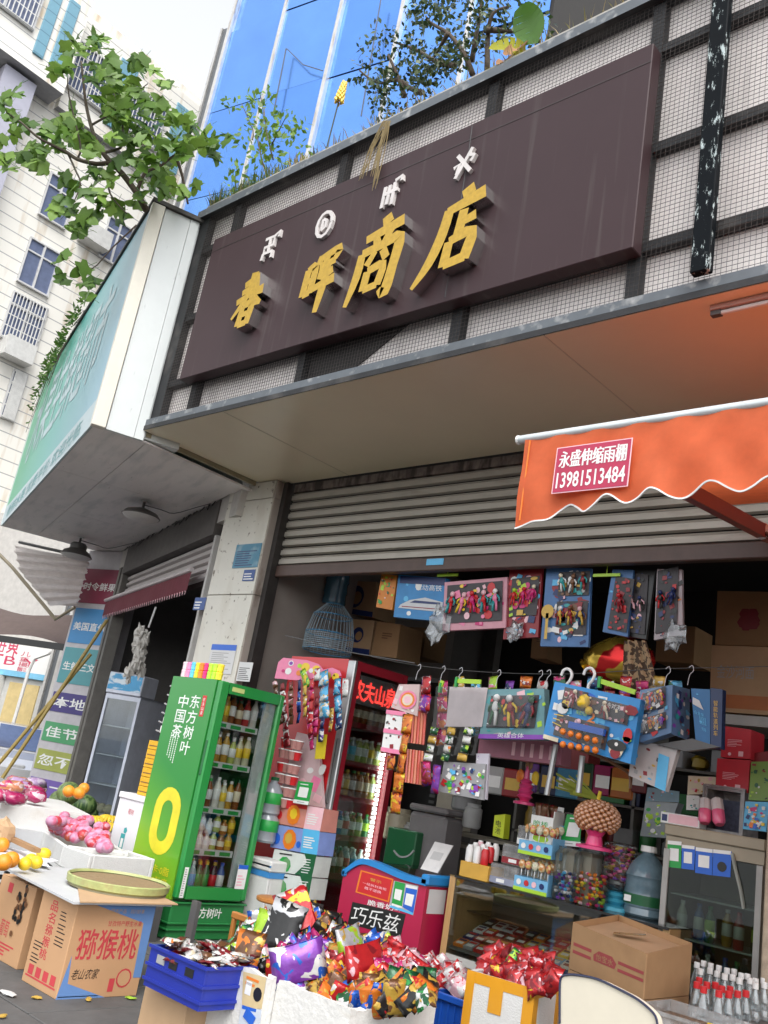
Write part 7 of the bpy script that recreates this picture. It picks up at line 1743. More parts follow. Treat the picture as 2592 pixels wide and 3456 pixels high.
# ================================================================== RIGHT HAND COOLER
KY = 6.4
kx0, kx1 = onY(vI(1170, 600), KY).x, onY(vI(1640, 600), KY).x; kz = onY(vI(1175, 440), KY).z
m_kb = mat('beige cooler sheet', (.33, .28, .20), .4, var=.08); m_ks = mat('grey cooler frame', (.36, .35, .33), .35)
kl = thing('glass_door_cooler', 'beige topped glass door cooler with payment stickers at the right of the counter', 'fridge', ((kx0 + kx1) / 2, KY, .15))
obj('case', WB(kl).box(kx0, kx1, KY + .55, KY + .6, .15, kz, m_kb).box(kx0, kx0 + .03, KY + .04, KY + .549, .15, kz, m_kb).box(kx1 - .03, kx1, KY + .04, KY + .549, .15, kz, m_kb), kl)
obj('top', WB(kl).box(kx0 - .01, kx1 + .01, KY - .02, KY + .6, kz + .001, kz + .075, m_kb, bev=.008), kl)
obj('header', WB(kl).box(kx0, kx1, KY, KY + .04, kz - .085, kz - .002, m_kb), kl)
dr = obj('door', WB(kl).box(kx0, kx0 + .04, KY - .02, KY + .03, .2, kz - .09, m_ks).box(kx1 - .04, kx1, KY - .02, KY + .03, .2, kz - .09, m_ks).box(kx0 + .041, kx1 - .041, KY - .02, KY + .03, .2, .26, m_ks), kl)
obj('glass', WB(kl).box(kx0 + .04, kx1 - .04, KY - .005, KY + .002, .26, kz - .09, glass('cooler glass', (.62, .68, .64), .10, .02)), dr)
for z in (.55, .85, 1.12): obj('shelf', WB(kl).box(kx0 + .035, kx1 - .035, KY + .06, KY + .5, z, z + .012, m_strip), kl)
for i, z in enumerate((.27, .562, .862)):
 for j in range(6): put_bottle(KINDS[(9, 12, 6, 0, 5, 13, 9, 2, 4)[(j + i * 2) % 9]], (kx0 + .1 + j * .098, KY + .12 + .05 * (j % 2), z + .001), '%s shelf of beige cooler' % ('lowest', 'middle', 'upper')[i], 'drink bottles in the beige cooler', .23, .035)
def sticker(lab, tl, tr, br, bl, c, sq=True):
 Y = KY - .008; b = WB(kl); q = [onY(p, Y) for p in (bl, br, tr, tl)]; b.face(q, P(c)); u, v = q[1] - q[0], q[3] - q[0]; y = Vector((0, -.001, 0))
 if sq: b.face([q[0] + y + u * .18 + v * .25, q[0] + y + u * .82 + v * .25, q[0] + y + u * .82 + v * .72, q[0] + y + u * .18 + v * .72], P('white' if c != 'white' else 'grey'))
 b.face([q[0] + y + v * .86, q[0] + y + u + v * .86, q[0] + y + u + v, q[0] + y + v], P('white')); obj('sticker', b, kl, label=lab)
sticker('green payment sticker', vI(1188, 468), vI(1252, 476), vI(1250, 600), vI(1184, 592), 'green'); sticker('white and navy payment sticker', vI(1255, 488), vI(1318, 498), vI(1312, 608), vI(1252, 600), 'blue')
sticker('blue payment sticker', vI(1320, 500), vI(1400, 510), vI(1396, 632), vI(1316, 620), 'blue'); sticker('blue round mark sticker', vI(1402, 510), vI(1488, 520), vI(1482, 642), vI(1398, 632), 'blue', False)
b = WB(kl); b.disc(onY(vI(1442, 592), KY - .0105), (1, 0, 0), (0, 0, 1), .032, P('black'), 14); obj('round_mark', b, kl)
b = WB(kl).tube(sm([tuple(onY(p, KY - .015)) for p in (vI(1490, 530), vI(1510, 620), vI(1530, 700), vI(1545, 790))]), .012, 5, cloth('clear tape', (.55, .57, .52), .5)); obj('torn_tape', b, kl)
KT = kz + .077
def onK(p): return onZ(p, KT)
# things on the cooler
def K(name, lab, cat, x0, x1, y0, h, m, d=.15, **kw):
 a, c = onY(x0, KY + y0), onY(x1, KY + y0); return face_box(name, lab, cat, (0, 0), (0, 0), (0, 0), (0, 0), KY, d, m) if False else (a, c)
a, c = onY(vP(640, 1320), KY + .05), onY(vP(1010, 1350), KY + .05)
t = thing('pink_box', 'long flat pink and white box lying on the cooler top', 'box', (a.x, KY + .05, KT)); w = c.x - a.x
obj('box', B().box(0, w, 0, .12, 0, .075, P('white'), bev=.003), t); obj('print', B().face([(.06, -.001, .008), (w - .01, -.001, .008), (w - .01, -.001, .068), (.06, -.001, .068)], P('lpink')).face([(.01, -.001, .015), (.05, -.001, .015), (.05, -.001, .06), (.01, -.001, .06)], P('navy')), t)
a, c = onY(vP(1040, 1380), KY + .16), onY(vP(1410, 1390), KY + .16); h = onY(vP(1200, 1000), KY + .16).z - KT
t = thing('storage_tub', 'clear storage tub standing on its side on the cooler, open end showing', 'tub', (a.x, KY + .16, KT)); w = c.x - a.x
m_fr = glass('frosted tub', (.72, .68, .7), .1, .3, .3, (.5, .46, .46))
obj('shell', B().box(0, .02, 0, .3, 0, h, m_fr).box(w - .02, w, 0, .3, 0, h, m_fr).box(.021, w - .021, 0, .3, h - .02, h, m_fr).box(.021, w - .021, 0, .3, 0, .015, m_fr).box(.021, w - .021, .29, .3, .016, h - .021, m_fr), t)
obj('rim', B().box(-.012, .0, -.01, .02, 0, h + .01, m_fr).box(w, w + .012, -.01, .02, 0, h + .01, m_fr).box(.001, w - .001, -.01, .02, h + .001, h + .012, m_fr), t)
obj('contents', B().box(.05, w - .05, .1, .28, .016, h * .75, mat('tub contents', (.06, .07, .12), .5, var=.6, scale=30)), t)
for k, (pb, pt, lab) in enumerate(((vP(1060, 1340), vP(1030, 1085), 'left pink and white packet leaning in front of the clear tub'), (vP(1200, 1355), vP(1140, 1085), 'right pink and white packet leaning in front of the clear tub'))):
 p, q = onY(pb, KY + .04), onY(pt, KY + .04); t = thing('pink_packet', lab, 'packet', p, 0, 'pink packets on the cooler'); d = q - p; d.y = .06
 obj('lower', B().tube([(0, 0, .0), d * .12, d * .5], [.03, .044, .042], 9, mat('pink pack', (.75, .12, .25), .3, coat=.4)), t, smooth='auto'); obj('upper', B().tube([d * .5, d * .9, d], [.042, .04, .012], 9, mat('white pack', (.66, .6, .6), .3, coat=.4)), t, smooth='auto')
def fb(name, lab, tl, tr, br, bl, Y, d, c, pal=None, n=0, seed=0, cat='box', group=None, extra=None): return face_box(name, lab, cat, tl, tr, br, bl, Y, d, P(c) if isinstance(c, str) else c, pal, n, group, seed, extra)
def exr(b, o, u, v):
 y = Vector((0, -.002, 0)); lines(b, o + y + u * .2 + v * .35, u * .5, v * .25, 5, P('lpink'), fill=.3); b.face([o + y + u * .6 + v * .06, o + y + u * .76 + v * .06, o + y + u * .76 + v * .22, o + y + u * .6 + v * .22], P('lpink')); b.disc(o + y + u * .3 + v * .12, (1, 0, 0), (0, 0, 1), .012, P('lpink'), 8)
fb('gift_box', 'bright red box on top of another at the right of the hanging toys', vP(1235, 420), vP(1500, 455), vP(1490, 735), vP(1210, 715), 6.62, .25, mat('gift red', (.52, .015, .03), .4), extra=exr, group='red boxes above the cooler')
fb('gift_box', 'bright red box beneath another, just above the clear tub', vP(1180, 725), vP(1488, 745), vP(1470, 1055), vP(1160, 1020), 6.6, .25, mat('gift red', (.52, .015, .03), .4), extra=exr, group='red boxes above the cooler')
fb('sweet_box', 'beige and pink sweet box behind the long flat box on the cooler', vP(905, 890), vP(1170, 905), vP(1150, 1060), vP(895, 1070), 6.68, .08, 'cream', ['orange', 'lpink', 'red', 'gold'], 14, 3)
fb('sweet_box', 'white and teal small box standing behind the pink packets', vP(890, 1075), vP(1010, 1080), vP(1000, 1215), vP(885, 1215), 6.66, .06, 'white', ['teal', 'green', 'grey'], 5, 4)
fb('toy_box', 'green toy box with white pictures at the right edge of the cooler', vP(1500, 760), vP(1680, 755), vP(1665, 1130), vP(1475, 1120), 6.55, .1, mat('grass green', (.2, .34, .06), .4), ['white', 'dgreen', 'dred', 'lime', 'black'], 16, 5)
fb('comic_box', 'blue and white comic patterned box at the right end of the cooler', vP(1445, 1135), vP(1670, 1140), vP(1640, 1420), vP(1420, 1395), 6.5, .1, 'sky', ['white', 'blue', 'yellow', 'navy', 'magenta', 'white', 'orange'], 40, 6)
fb('red_box', 'dark pink box lid behind the green toy box', vP(1500, 680), vP(1690, 655), vP(1690, 755), vP(1500, 765), 6.7, .2, 'dred')
fb('sweet_display', 'display case of pale green wrapped sweets left of the cooler', vP(500, 1130), vP(810, 1150), vP(690, 1480), vP(450, 1460), 6.75, .1, mat('clear grey', (.3, .34, .36), .3), ['lime', 'lime', 'green', 'white', 'lime'], 26, 7)
fb('sweet_header', 'pale blue header card above the green wrapped sweets', vP(520, 1000), vP(820, 1040), vP(815, 1145), vP(500, 1130), 6.74, .006, mat('dusty blue', (.2, .3, .36), .5), ['lpink', 'dred', 'sky'], 8, 8, cat='card')

# ================================================================== HANGING TOYS
m_blis = glass('blister plastic', (.93, .94, .95), .02, .06)
def figure(b, c, s, c1, c2, c3, tilt=0):
 """little toy doll made of one lump of rounded limbs"""
 c = Vector(c); M = Matrix.Rotation(tilt, 3, 'Y'); q = lambda x, z, y=0.: c + M @ Vector((x * s, y * s, z * s))
 b.ell(q(0, .42), (.13 * s, .1 * s, .13 * s), c3, 7, 5); b.ell(q(0, .12), (.13 * s, .09 * s, .2 * s), c1, 7, 5)
 for k in (-1, 1):
  b.tube([q(.1 * k, .24), q(.24 * k, .08), q(.22 * k, -.08)], [.05 * s, .045 * s, .04 * s], 5, c2); b.tube([q(.06 * k, -.02), q(.09 * k, -.25), q(.1 * k, -.48)], [.065 * s, .055 * s, .05 * s], 5, c1 if k > 0 else c2)
def toy_pack(name, lab, tl, tr, br, bl, Y, dep, base, pal, n, win=(), toys=0, seed=0, cat='toy', tpal=None, group='toys hanging in the shop front', extra=None, clear=True):
 q = [onY(p, Y) for p in (bl, br, tr, tl)]; t = thing(name, lab, cat, (q[2] + q[3]) / 2, 0, group); r = random.Random(seed); dv = Vector((0, dep, 0)); base = P(base) if isinstance(base, str) else base
 obj('card', WB(t).hexa([q[0], q[1], q[1] + dv, q[0] + dv, q[3], q[2], q[2] + dv, q[3] + dv], base), t)
 o, u, v = q[0] + Vector((0, -.0005, 0)), q[1] - q[0], q[3] - q[0]
 b = busy(WB(t), o + u * .03 + v * .03, u * .94, v * .94, n, pal, r, .0002, nrm=Vector((0, -1, 0)))
 if extra: extra(b, o, u, v)
 obj('print', b, t, kind='stuff')
 for w in win:
  x0, x1, y0, y1 = w; y_ = Vector((0, -.009, 0)); A = lambda s, tt, d=0.: o + y_ + u * s + v * tt + Vector((0, -d, 0))
  obj('window', WB(t).face([A(x0, y0), A(x1, y0), A(x1, y1), A(x0, y1)], mat('dark inlay', (.05, .045, .05), .5)), t)
  sz = min(u.length * (x1 - x0), v.length * (y1 - y0)); tp = tpal or pal; area = max(1, round(u.length * (x1 - x0) / (v.length * (y1 - y0) + 1e-6)))
  for k in range(toys):
   s = x0 + (x1 - x0) * (k + .5) / toys; bb = WB(t); figure(bb, A(s, (y0 + y1) / 2 + r.uniform(-.02, .02), .025), min(sz * .95, u.length * (x1 - x0) / toys * 1.6), P(r.choice(tp)), P(r.choice(tp)), P(r.choice(['lpink', 'cream', 'white'] + tp)), r.uniform(-.3, .3)); obj('toy', bb, t, smooth=True)
  bb = WB(t); busy(bb, A(x0, y0), u * (x1 - x0), v * (y1 - y0), 26, tp, r, .0004, (.08, .26), Vector((0, -1, 0))); obj('small_parts', bb, t, kind='stuff')
  if clear and toys > 0 and Y < 6.1: obj('blister', WB(t).face([A(x0, y0, .06), A(x1, y0, .06), A(x1, y1, .06), A(x0, y1, .06)], m_blis), t)
 return t
def train(b, o, u, v):
 y = Vector((0, -.004, 0)); pts = [(.08, .22), (.95, .2), (.95, .42), (.6, .5), (.3, .42), (.12, .3)]; b.face([o + y + u * s + v * t for s, t in pts], P('silver')); b.face([o + y * 1.2 + u * s + v * t for s, t in ((.3, .36), (.9, .36), (.9, .41), (.4, .42))], P('navy')); b.face([o + y * 1.2 + u * .15 + v * .25 + u * s * .8 + v * t for s, t in ((0, 0), (1, 0), (1, .02), (0, .02))], P('dred'))
 lettering(b, '电动高铁', o + y + u * .4 + v * .66, u * .5, v * .14, P('white')); b.face([o + y + u * s + v * t for s, t in ((.05, .8), (.95, .8), (.95, .97), (.05, .97))], P('navy'))
R1Y = 6.34
toy_pack('plant_toy_card', 'orange edged toy card with green plants at the left end of the upper hanging row', vH(-15, 112), vH(52, 118), vH(30, 268), vH(-40, 255), R1Y + .02, .03, mat('toy orange', (.6, .2, .02), .4), ['dgreen', 'green', 'white', 'dgreen', 'orange', 'red', 'lime'], 26, seed=1)
toy_pack('train_toy_box', 'blue toy train box in the upper hanging row', vH(58, 115), vH(265, 130), vH(255, 318), vH(36, 298), R1Y, .06, mat('train blue', (.03, .22, .50), .4), ['sky', 'white'], 4, seed=2, extra=train)
toy_pack('pink_vanity_set', 'pink toy vanity set with mirror and brushes in the upper hanging row', vH(258, 148), vH(530, 125), vH(522, 345), vH(248, 358), R1Y - .03, .04, mat('toy pink', (.62, .30, .36), .4), ['lpink', 'white', 'pink', 'magenta'], 18, [(.06, .95, .14, .92)], 5, 3, tpal=['pink', 'lpink', 'red', 'magenta', 'teal', 'yellow'])
toy_pack('red_blister_pack', 'red and blue blister pack with yellow and green toys in the upper hanging row', vH(540, 92), vH(680, 85), vH(662, 385), vH(510, 395), R1Y - .01, .03, 'dred', ['red', 'sky', 'white', 'navy', 'lpink'], 34, [(.12, .92, .3, .85)], 3, 4, tpal=['red', 'yellow', 'lime', 'magenta', 'gold'])
toy_pack('doll_key_set', 'blue red blister card with small dolls and yellow key in the upper row', vH(700, 82), vH(892, 88), vH(880, 428), vH(672, 425), R1Y - .03, .03, mat('toy blue', (.06, .16, .36), .4), ['red', 'dred', 'sky', 'white', 'navy', 'lpink'], 46, [(.3, .95, .62, .92), (.3, .95, .14, .55)], 3, 5, tpal=['dred', 'navy', 'brown', 'teal', 'white', 'gold'],
   extra=lambda b, o, u, v: (b.disc(o + u * .14 + v * .42 + Vector((0, -.03, 0)), (1, 0, 0), (0, 0, 1), .06, P('gold'), 12), b.face([o + u * s + v * t + Vector((0, -.03, 0)) for s, t in ((.11, .08), (.17, .08), (.17, .4), (.11, .4))], P('gold'))))
toy_pack('robot_toy_pack', 'clear pack with red robot figure on blue card in the upper hanging row', vH(985, 92), vH(1075, 95), vH(1050, 385), vH(942, 362), R1Y - .02, .03, mat('toy blue', (.06, .16, .36), .4), ['sky', 'white', 'navy', 'dred'], 16, [(.2, .95, .06, .9)], 1, 6, tpal=['red', 'dred'])
toy_pack('robot_toy_pack', 'clear pack with dark robot figures right of the red robot pack', vH(1060, 92), vH(1170, 95), vH(1130, 395), vH(1040, 380), R1Y + .03, .03, 'black', ['navy', 'dgrey', 'purple', 'brown'], 20, [(.1, .95, .06, .95)], 2, 7, tpal=['black', 'navy', 'lpink', 'gold'])
toy_pack('robot_toy_pack', 'tall pale edged pack with red and black figures at the right of the upper row', vH(1178, 90), vH(1285, 92), vH(1290, 375), vH(1165, 398), R1Y - .02, .03, mat('pale toy card', (.42, .36, .38), .4), ['dred', 'navy', 'black', 'white', 'orange'], 26, [(.05, .8, .08, .96)], 2, 8, tpal=['black', 'dred', 'navy', 'red'])
m_film = glass('crumpled clear film', (.8, .82, .84), .1, .1, .15, (.4, .42, .43))
for k, (x, y, w, h, lab) in enumerate(((230, 330, .13, .16, 'crumpled clear film bag hanging below the blue train box'), (1255, 385, .09, .1, 'crumpled clear film hanging under the pale edged pack'), (560, 360, .08, .08, 'crumpled clear film at the foot of the red blister pack'))):
 solo('film_bag', lab, 'bag', B().ell((0, 0, 0), (w, .03, h), m_film, 12, 8, .9, k * 5), onY(vH(x, y), R1Y - .04))
for k, (x, lab) in enumerate(((270, 'lime green hanger bar above the pink vanity set'), (960, 'lime green hanger bar above the red robot pack'))):
 p = onY(vH(x, 117), R1Y - .04); t = thing('toy_hanger', lab, 'hanger', p); obj('bar', B().box(-.12, .12, -.006, .006, -.012, .012, P('lime')), t); obj('hook', B().tube([(0, 0, .01), (0, 0, .12)], .004, 4, P('lime')), t)
# balloon and leopard cloth
m_goldf = stain(mat('gold foil', (.62, .42, .06), .18, metal=.7, var=.15, scale=6), (.55, .02, .02), (1.6, 1.6, 1.6), .52, .54, 1, 1)
g = onY(vH(1010, 485), 6.6); sc_ = mpp(g) / 1.284
t = thing('foil_balloon', 'large gold and red foil balloon floating inside the shop behind the leopard cloth', 'balloon', g)
b = B().ell((0, 0, 0), (150 * sc_ * 1.1, 60 * sc_, 100 * sc_), m_goldf, 22, 14, .12, 3); obj('body', b, t, smooth=True)
b = B(); e0 = onY(vH(880, 500), 6.6) - g; b.tube([e0 + Vector((.03, 0, .02)), e0, e0 + Vector((-.03, 0, -.02))], [.05, .02, .07], 10, m_goldf); obj('neck', b, t)
m_leo = stain(mat('leopard cloth', (.40, .28, .16), .8), (.05, .03, .02), (9, 9, 9), .48, .52, .95, 2)
b = B(); a = onY(vH(1035, 400), 6.3); h = a.z - onY(vH(1060, 615), 6.3).z
for i in range(12):
 for j in range(10):
  f = lambda i, j: (a.x + .30 * (i / 12) * (.6 + .4 * j / 10) + .02 * j / 10, 6.3 + .03 * math.sin(i * 1.6) , a.z - h * j / 10)
  b.face([f(i, j), f(i + 1, j), f(i + 1, j + 1), f(i, j + 1)], m_leo)
solo('leopard_scarf', 'leopard print scarf hanging in folds in front of the gold balloon', 'scarf', b, smooth=True)
# wire across the shop front
R2Y = 5.95
wp = [onY(p, R2Y + .05) for p in (vH(-60, 470), vH(150, 510), vH(450, 538), vH(800, 545), vH(1150, 525), vH(1420, 518), vH(1700, 512))]
solo('hanging_wire', 'taut wire strung across the shop front carrying the lower row of toys', 'wire', B().tube(sm([tuple(p) for p in wp]), .003, 5, P('dgrey')))
solo('fridge_cord', 'thin dark cord from the red fridge top to the jamb', 'cord', B().tube(sm([tuple(onY(p, 6.2)) for p in (vF(855, 1190), vF(950, 1210), vF(1250, 1290), vF(1420, 1320), vF(1660, 1360))]), .005, 4, P('dgrey')))
for k, (x, y) in enumerate(((140, 520), (245, 528), (320, 535), (485, 545), (665, 548), (700, 546), (1215, 535), (1315, 530))):
 p = onY(vH(x, y), R2Y + .04); solo('wire_hook', 'grey wire hook on the hanging wire, %s from the left' % ('first', 'second', 'third', 'fourth', 'fifth', 'sixth', 'seventh', 'eighth')[k], 'hook', B().tube(sm([(0, 0, .02), (.025, 0, .035), (.035, 0, 0), (.01, 0, -.03), (0, 0, -.10)]), .003, 4, P('silver')), p, 0, 'wire hooks on the hanging wire')
for k, (x, y, lab) in enumerate(((787, 565, 'thick white hanger hook above the left of the big pirate box'), (885, 562, 'thick white hanger hook above the middle of the big pirate box'))):
 p = onY(vH(x, y), R2Y - .05); solo('hanger_hook', lab, 'hook', B().tube(sm([(-.05, 0, .02), (-.035, 0, .06), (.01, 0, .07), (.04, 0, .03), (.025, 0, -.02), (0, 0, -.05), (0, 0, -.1)]), .011, 7, P('white')), p, 0, 'white hanger hooks', smooth='auto')
for k, (pa, pb, lab) in enumerate(((vH(310, 575), vH(415, 580), 'lime green hanger clip over the clear bag of printed packets'), (vH(930, 575), vH(1085, 625), 'lime green hanger bar behind the big pirate box'), (vH(240, 600), vH(250, 575), 'small lime green clip at the left of the clear bag'))):
 a, c = onY(pa, R2Y - .03), onY(pb, R2Y - .03); t = thing('hanger_clip', lab, 'hanger', a); d = c - a
 obj('bar', bar(B(), (0, 0, 0), d, .012, .035, P('lime')), t); obj('clip', B().box(-.01, .012, -.014, .014, -.05, .03, P('green')), t)
HG = 'goods hanging on the wire'
toy_pack('rainbow_bag', 'pale pink rainbow shaped bag hanging left of the red pen pack', vH(60, 590), vH(150, 590), vH(140, 728), vH(25, 690), R2Y - .02, .02, mat('pale rainbow', (.60, .45, .44), .5), ['lpink', 'cream', 'orange', 'sky', 'white', 'pink'], 16, seed=11, group=HG,
   extra=lambda b, o, u, v: [b.disc(o + u * .5 + v * .5 + Vector((0, -.007 - .001 * k, 0)), (1, 0, 0), (0, 0, 1), .10 - .02 * k, P(('pink', 'orange', 'cream', 'lpink')[k]), 12, .8) for k in range(4)])
toy_pack('pink_pack', 'white and hot pink pack of snacks below the rainbow bag', vH(8, 700), vH(88, 712), vH(66, 895), vH(-18, 880), R2Y - .03, .03, 'white', ['lpink', 'dgrey', 'dred'], 14, seed=12, group=HG, cat='packet', extra=lambda b, o, u, v: [b.face([o + u * s + v * (t0 + tt) + Vector((0, -.008, 0)) for s, tt in ((0, 0), (1, 0), (1, .1), (0, .1))], P('pink')) for t0 in (.9, .45, .0)])
for k, (tp, bt, n, w, cs, lab) in enumerate(((vH(100, 720), vH(40, 1150), 5, .10, ('orange', 'yellow', 'dred'), 'long orange and yellow snack strip hanging beside the red fridge light'), (vH(30, 900), vH(20, 960), 1, .12, ('orange', 'dred', 'gold'), 'single orange packet below the white and pink pack'),
  (vH(180, 555), vH(175, 710), 2, .10, ('red', 'dred', 'white'), 'red packets hanging from the wire beside the rainbow bag'), (vH(185, 640), vH(160, 710), 1, .10, ('purple', 'magenta', 'lpink'), 'purple packet below the red packets on the wire'), (vH(180, 925), vH(175, 1030), 1, .09, ('dred', 'magenta', 'purple'), 'dark red packet left of the bright purple packet'), (vH(225, 940), vH(215, 1062), 1, .085, ('purple', 'magenta', 'purple'), 'bright purple packet under the clear bag'))):
 strip_of('snack_strip', lab, tp, bt, n, w, *cs, R2Y - .04 - .01 * k, HG, 60 + k)
t = thing('pen_pack', 'tall translucent pack of red and orange sticks hanging by the clear bag', 'pack', onY(vH(150, 690), R2Y), 0, HG); o_, e_ = onY(vH(140, 690), R2Y), onY(vH(115, 1030), R2Y)
for i in range(6):
 for j in range(2):
  p = o_.lerp(e_, .05 + .5 * j) + Vector((-.07 + i * .032, 0, 0)); q = o_.lerp(e_, .47 + .5 * j) + Vector((-.07 + i * .032, 0, 0)); obj('stick', B().tube([p - t.location, q - t.location], .013, 6, mat('red stick', (.6, .08, .05), .3, coat=.4) if (i + j) % 2 else mat('orange stick', (.65, .2, .1), .3, coat=.4)), t)
bq = [onY(p, R2Y - .03) for p in (vH(205, 900), vH(400, 900), vH(445, 605), vH(240, 600))]
t = thing('packet_bag', 'big clear bag with pale paper above rows of small green printed packets', 'bag', (bq[2] + bq[3]) / 2, 0, HG)
def BQ(s, tt, d=0.): a = bq[0].lerp(bq[1], s); c = bq[3].lerp(bq[2], s); return a.lerp(c, tt) + Vector((0, -d, 0))
obj('paper', WB(t).face([BQ(.22, .42), BQ(1, .42), BQ(1, 1), BQ(.2, 1)], mat('pale paper', (.58, .5, .5), .5)), t)
b = WB(t); N = 8
for i in range(N):
 for j in range(N):
  f = lambda i, j: BQ(i / N * 1.05 - .05, j / N, .025 + .014 * noise.noise(Vector((i * .9, j * .9, 3))))
  b.face([f(i, j), f(i + 1, j), f(i + 1, j + 1), f(i, j + 1)], m_blis)
obj('film', b, t, smooth=True)
pms = [packet_mesh(.085, .06, a, c, d, 80 + k, 4, 4, .12) for k, (a, c, d) in enumerate((('dgreen', 'lime', 'white'), ('gold', 'yellow', 'white'), ('white', 'dgreen', 'lime'), ('white', 'orange', 'lime')))]
for j in range(4):
 for i in range(3): obj('packet', pms[(i + j) % 4], t, BQ(.05 + .38 * i - .02 * j, .34 - j * .125, .045) - t.location, rot=(0, R_(4), rng.uniform(-.2, .2)))
toy_pack('figure_bags', 'clear bags of small toy figures hanging under the printed packets', vH(255, 925), vH(435, 935), vH(425, 1092), vH(232, 1055), R2Y - .02, .02, mat('pale bag card', (.30, .30, .31), .5), ['red', 'white', 'lime', 'navy', 'sky', 'dred', 'white', 'green', 'purple'], 60, seed=14, group=HG)
toy_pack('figure_bags', 'narrow white edged toy bags right of the printed packets', vH(395, 890), vH(450, 890), vH(438, 1090), vH(388, 1075), R2Y + .0, .02, mat('lilac card', (.48, .46, .52), .5), ['red', 'purple', 'navy', 'white', 'dred'], 16, seed=15, group=HG)
def bend(b, o, u, v): b.face([o + u * s + v * t + Vector((0, -.007, 0)) for s, t in ((0, 0), (1, 0), (1, .09), (0, .09))], P('purple')); lettering(b, '英雄合体', o + u * .3 + v * .02 + Vector((0, -.009, 0)), u * .4, v * .1, P('white'))
toy_pack('hero_toy_box', 'teal and grey toy box with three small figures behind its window', vH(440, 612), vH(690, 608), vH(690, 830), vH(405, 825), R2Y - .02, .07, mat('teal toy box', (.14, .30, .33), .4), ['teal', 'sky', 'grey', 'lpink', 'lime'], 26, [(.1, .84, .22, .86)], 3, 16, tpal=['red', 'dgreen', 'navy', 'yellow', 'white', 'dred'], extra=bend)
def pirate(b, o, u, v):
 y = Vector((0, -.018, 0)); A = lambda s, t, d=1.: o + y * d + u * s + v * t; X, Z = u.normalized(), v.normalized()
 lettering(b, '2', A(.47, .47), u * .09, v * .17, P('orange'), bold=.02); lettering(b, '海盗大战', A(.33, .55), u * .13, v * .07, P('lime')); lettering(b, '射击对决', A(.6, .78), u * .2, v * .09, P('white'))
 for k in range(3): b.face([A(.09 + .0 * k, .30 + .07 * k), A(.2, .27 + .09 * k), A(.2, .285 + .09 * k), A(.09, .315 + .07 * k)], P('yellow'))
 b.disc(A(.84, .16), X, Z, .055, P('cream'), 12); b.disc(A(.84, .225, 1.2), X, Z, .075, P('black'), 12, .5); b.disc(A(.84, .1, 1.1), X, Z, .04, P('dred'), 8); b.disc(A(.82, .17, 1.4), X, Z, .008, P('black'), 6); b.disc(A(.86, .17, 1.4), X, Z, .008, P('black'), 6); b.disc(A(.84, .24, 1.5), X, Z, .014, P('white'), 7)
 b.disc(A(.93, .42), X, Z, .035, P('red'), 9, 1.5); b.disc(A(.93, .36), X, Z, .035, P('lime'), 9, .5); b.disc(A(.91, .83), X, Z, .06, P('dred'), 7, .6); b.disc(A(.2, .66), X, Z, .035, P('yellow'), 8); b.face([A(.02, .0), A(.2, .0), A(.2, .07), A(.02, .07)], P('cream'))
 b.disc(A(.17, .58), X, Z, .05, P('white'), 9, .8); b.face([A(.06, .52), A(.11, .52), A(.11, .64), A(.06, .64)], P('white'))
pt = toy_pack('pirate_shooting_game', 'big tilted bright blue boxed shooting game with orange balls and pirate picture', vH(735, 578), vH(1108, 655), vH(1062, 935), vH(682, 822), R2Y - .16, .07, mat('bright toy blue', (.03, .26, .62), .35), ['sky', 'blue', 'white', 'sky', 'navy', 'sky'], 24, [(.14, .42, .62, .95), (.42, .9, .58, .9), (.12, .72, .1, .48)], 1, 17, tpal=['lpink', 'dred', 'brown', 'cream'], extra=pirate)
q = [onY(p, R2Y - .18) for p in (vH(785, 800), vH(925, 838), vH(785, 855), vH(925, 880))]
for j in range(2):
 for i in range(5):
  p = q[2 * j].lerp(q[2 * j + 1], i / 4); obj('orange_ball', B().ell(p - pt.location + Vector((0, -.045, 0)), (.024, .024, .024), P('orange'), 8, 6), pt, smooth=True)
p, e = onY(vH(860, 665), R2Y - .2) - pt.location, 0; obj('yellow_toy', B().ell(p, (.05, .04, .05), P('yellow'), 9, 7, .3, 1).ell(p + Vector((.05, 0, -.06)), (.03, .03, .03), P('yellow'), 7, 5), pt, smooth=True)
a, c = onY(vH(800, 765), R2Y - .2) - pt.location, onY(vH(950, 800), R2Y - .2) - pt.location; obj('toy_gun', bar(B(), a, c, .04, .045, P('blue')), pt)
toy_pack('robot_toy_box', 'blue box of small orange robot toys right of the big tilted game', vH(1105, 615), vH(1245, 592), vH(1240, 800), vH(1105, 842), R2Y - .06, .10, mat('slate toy blue', (.10, .2, .36), .4), ['sky', 'grey', 'navy', 'red', 'white'], 30, [(.1, .85, .52, .9), (.1, .85, .12, .42)], 4, 18, tpal=['orange', 'white', 'yellow', 'purple', 'grey', 'red'])
a = [onY(p, y) for p, y in ((vH(1245, 592), R2Y - .06), (vH(1320, 612), R2Y + .2), (vH(1318, 835), R2Y + .2), (vH(1240, 805), R2Y - .06))]
t = thing('robot_toy_box', 'patterned blue side box next to the orange robot toys', 'toy', (a[0] + a[1]) / 2, 0, 'toys hanging in the shop front'); obj('card', WB(t).face([a[3], a[2], a[1], a[0]], mat('slate toy blue', (.10, .2, .36), .4)), t); b = WB(t); busy(b, a[3], a[2] - a[3], a[0] - a[3], 30, ['red', 'sky', 'white', 'purple', 'navy', 'teal'], random.Random(5)); obj('print', b, t, kind='stuff')
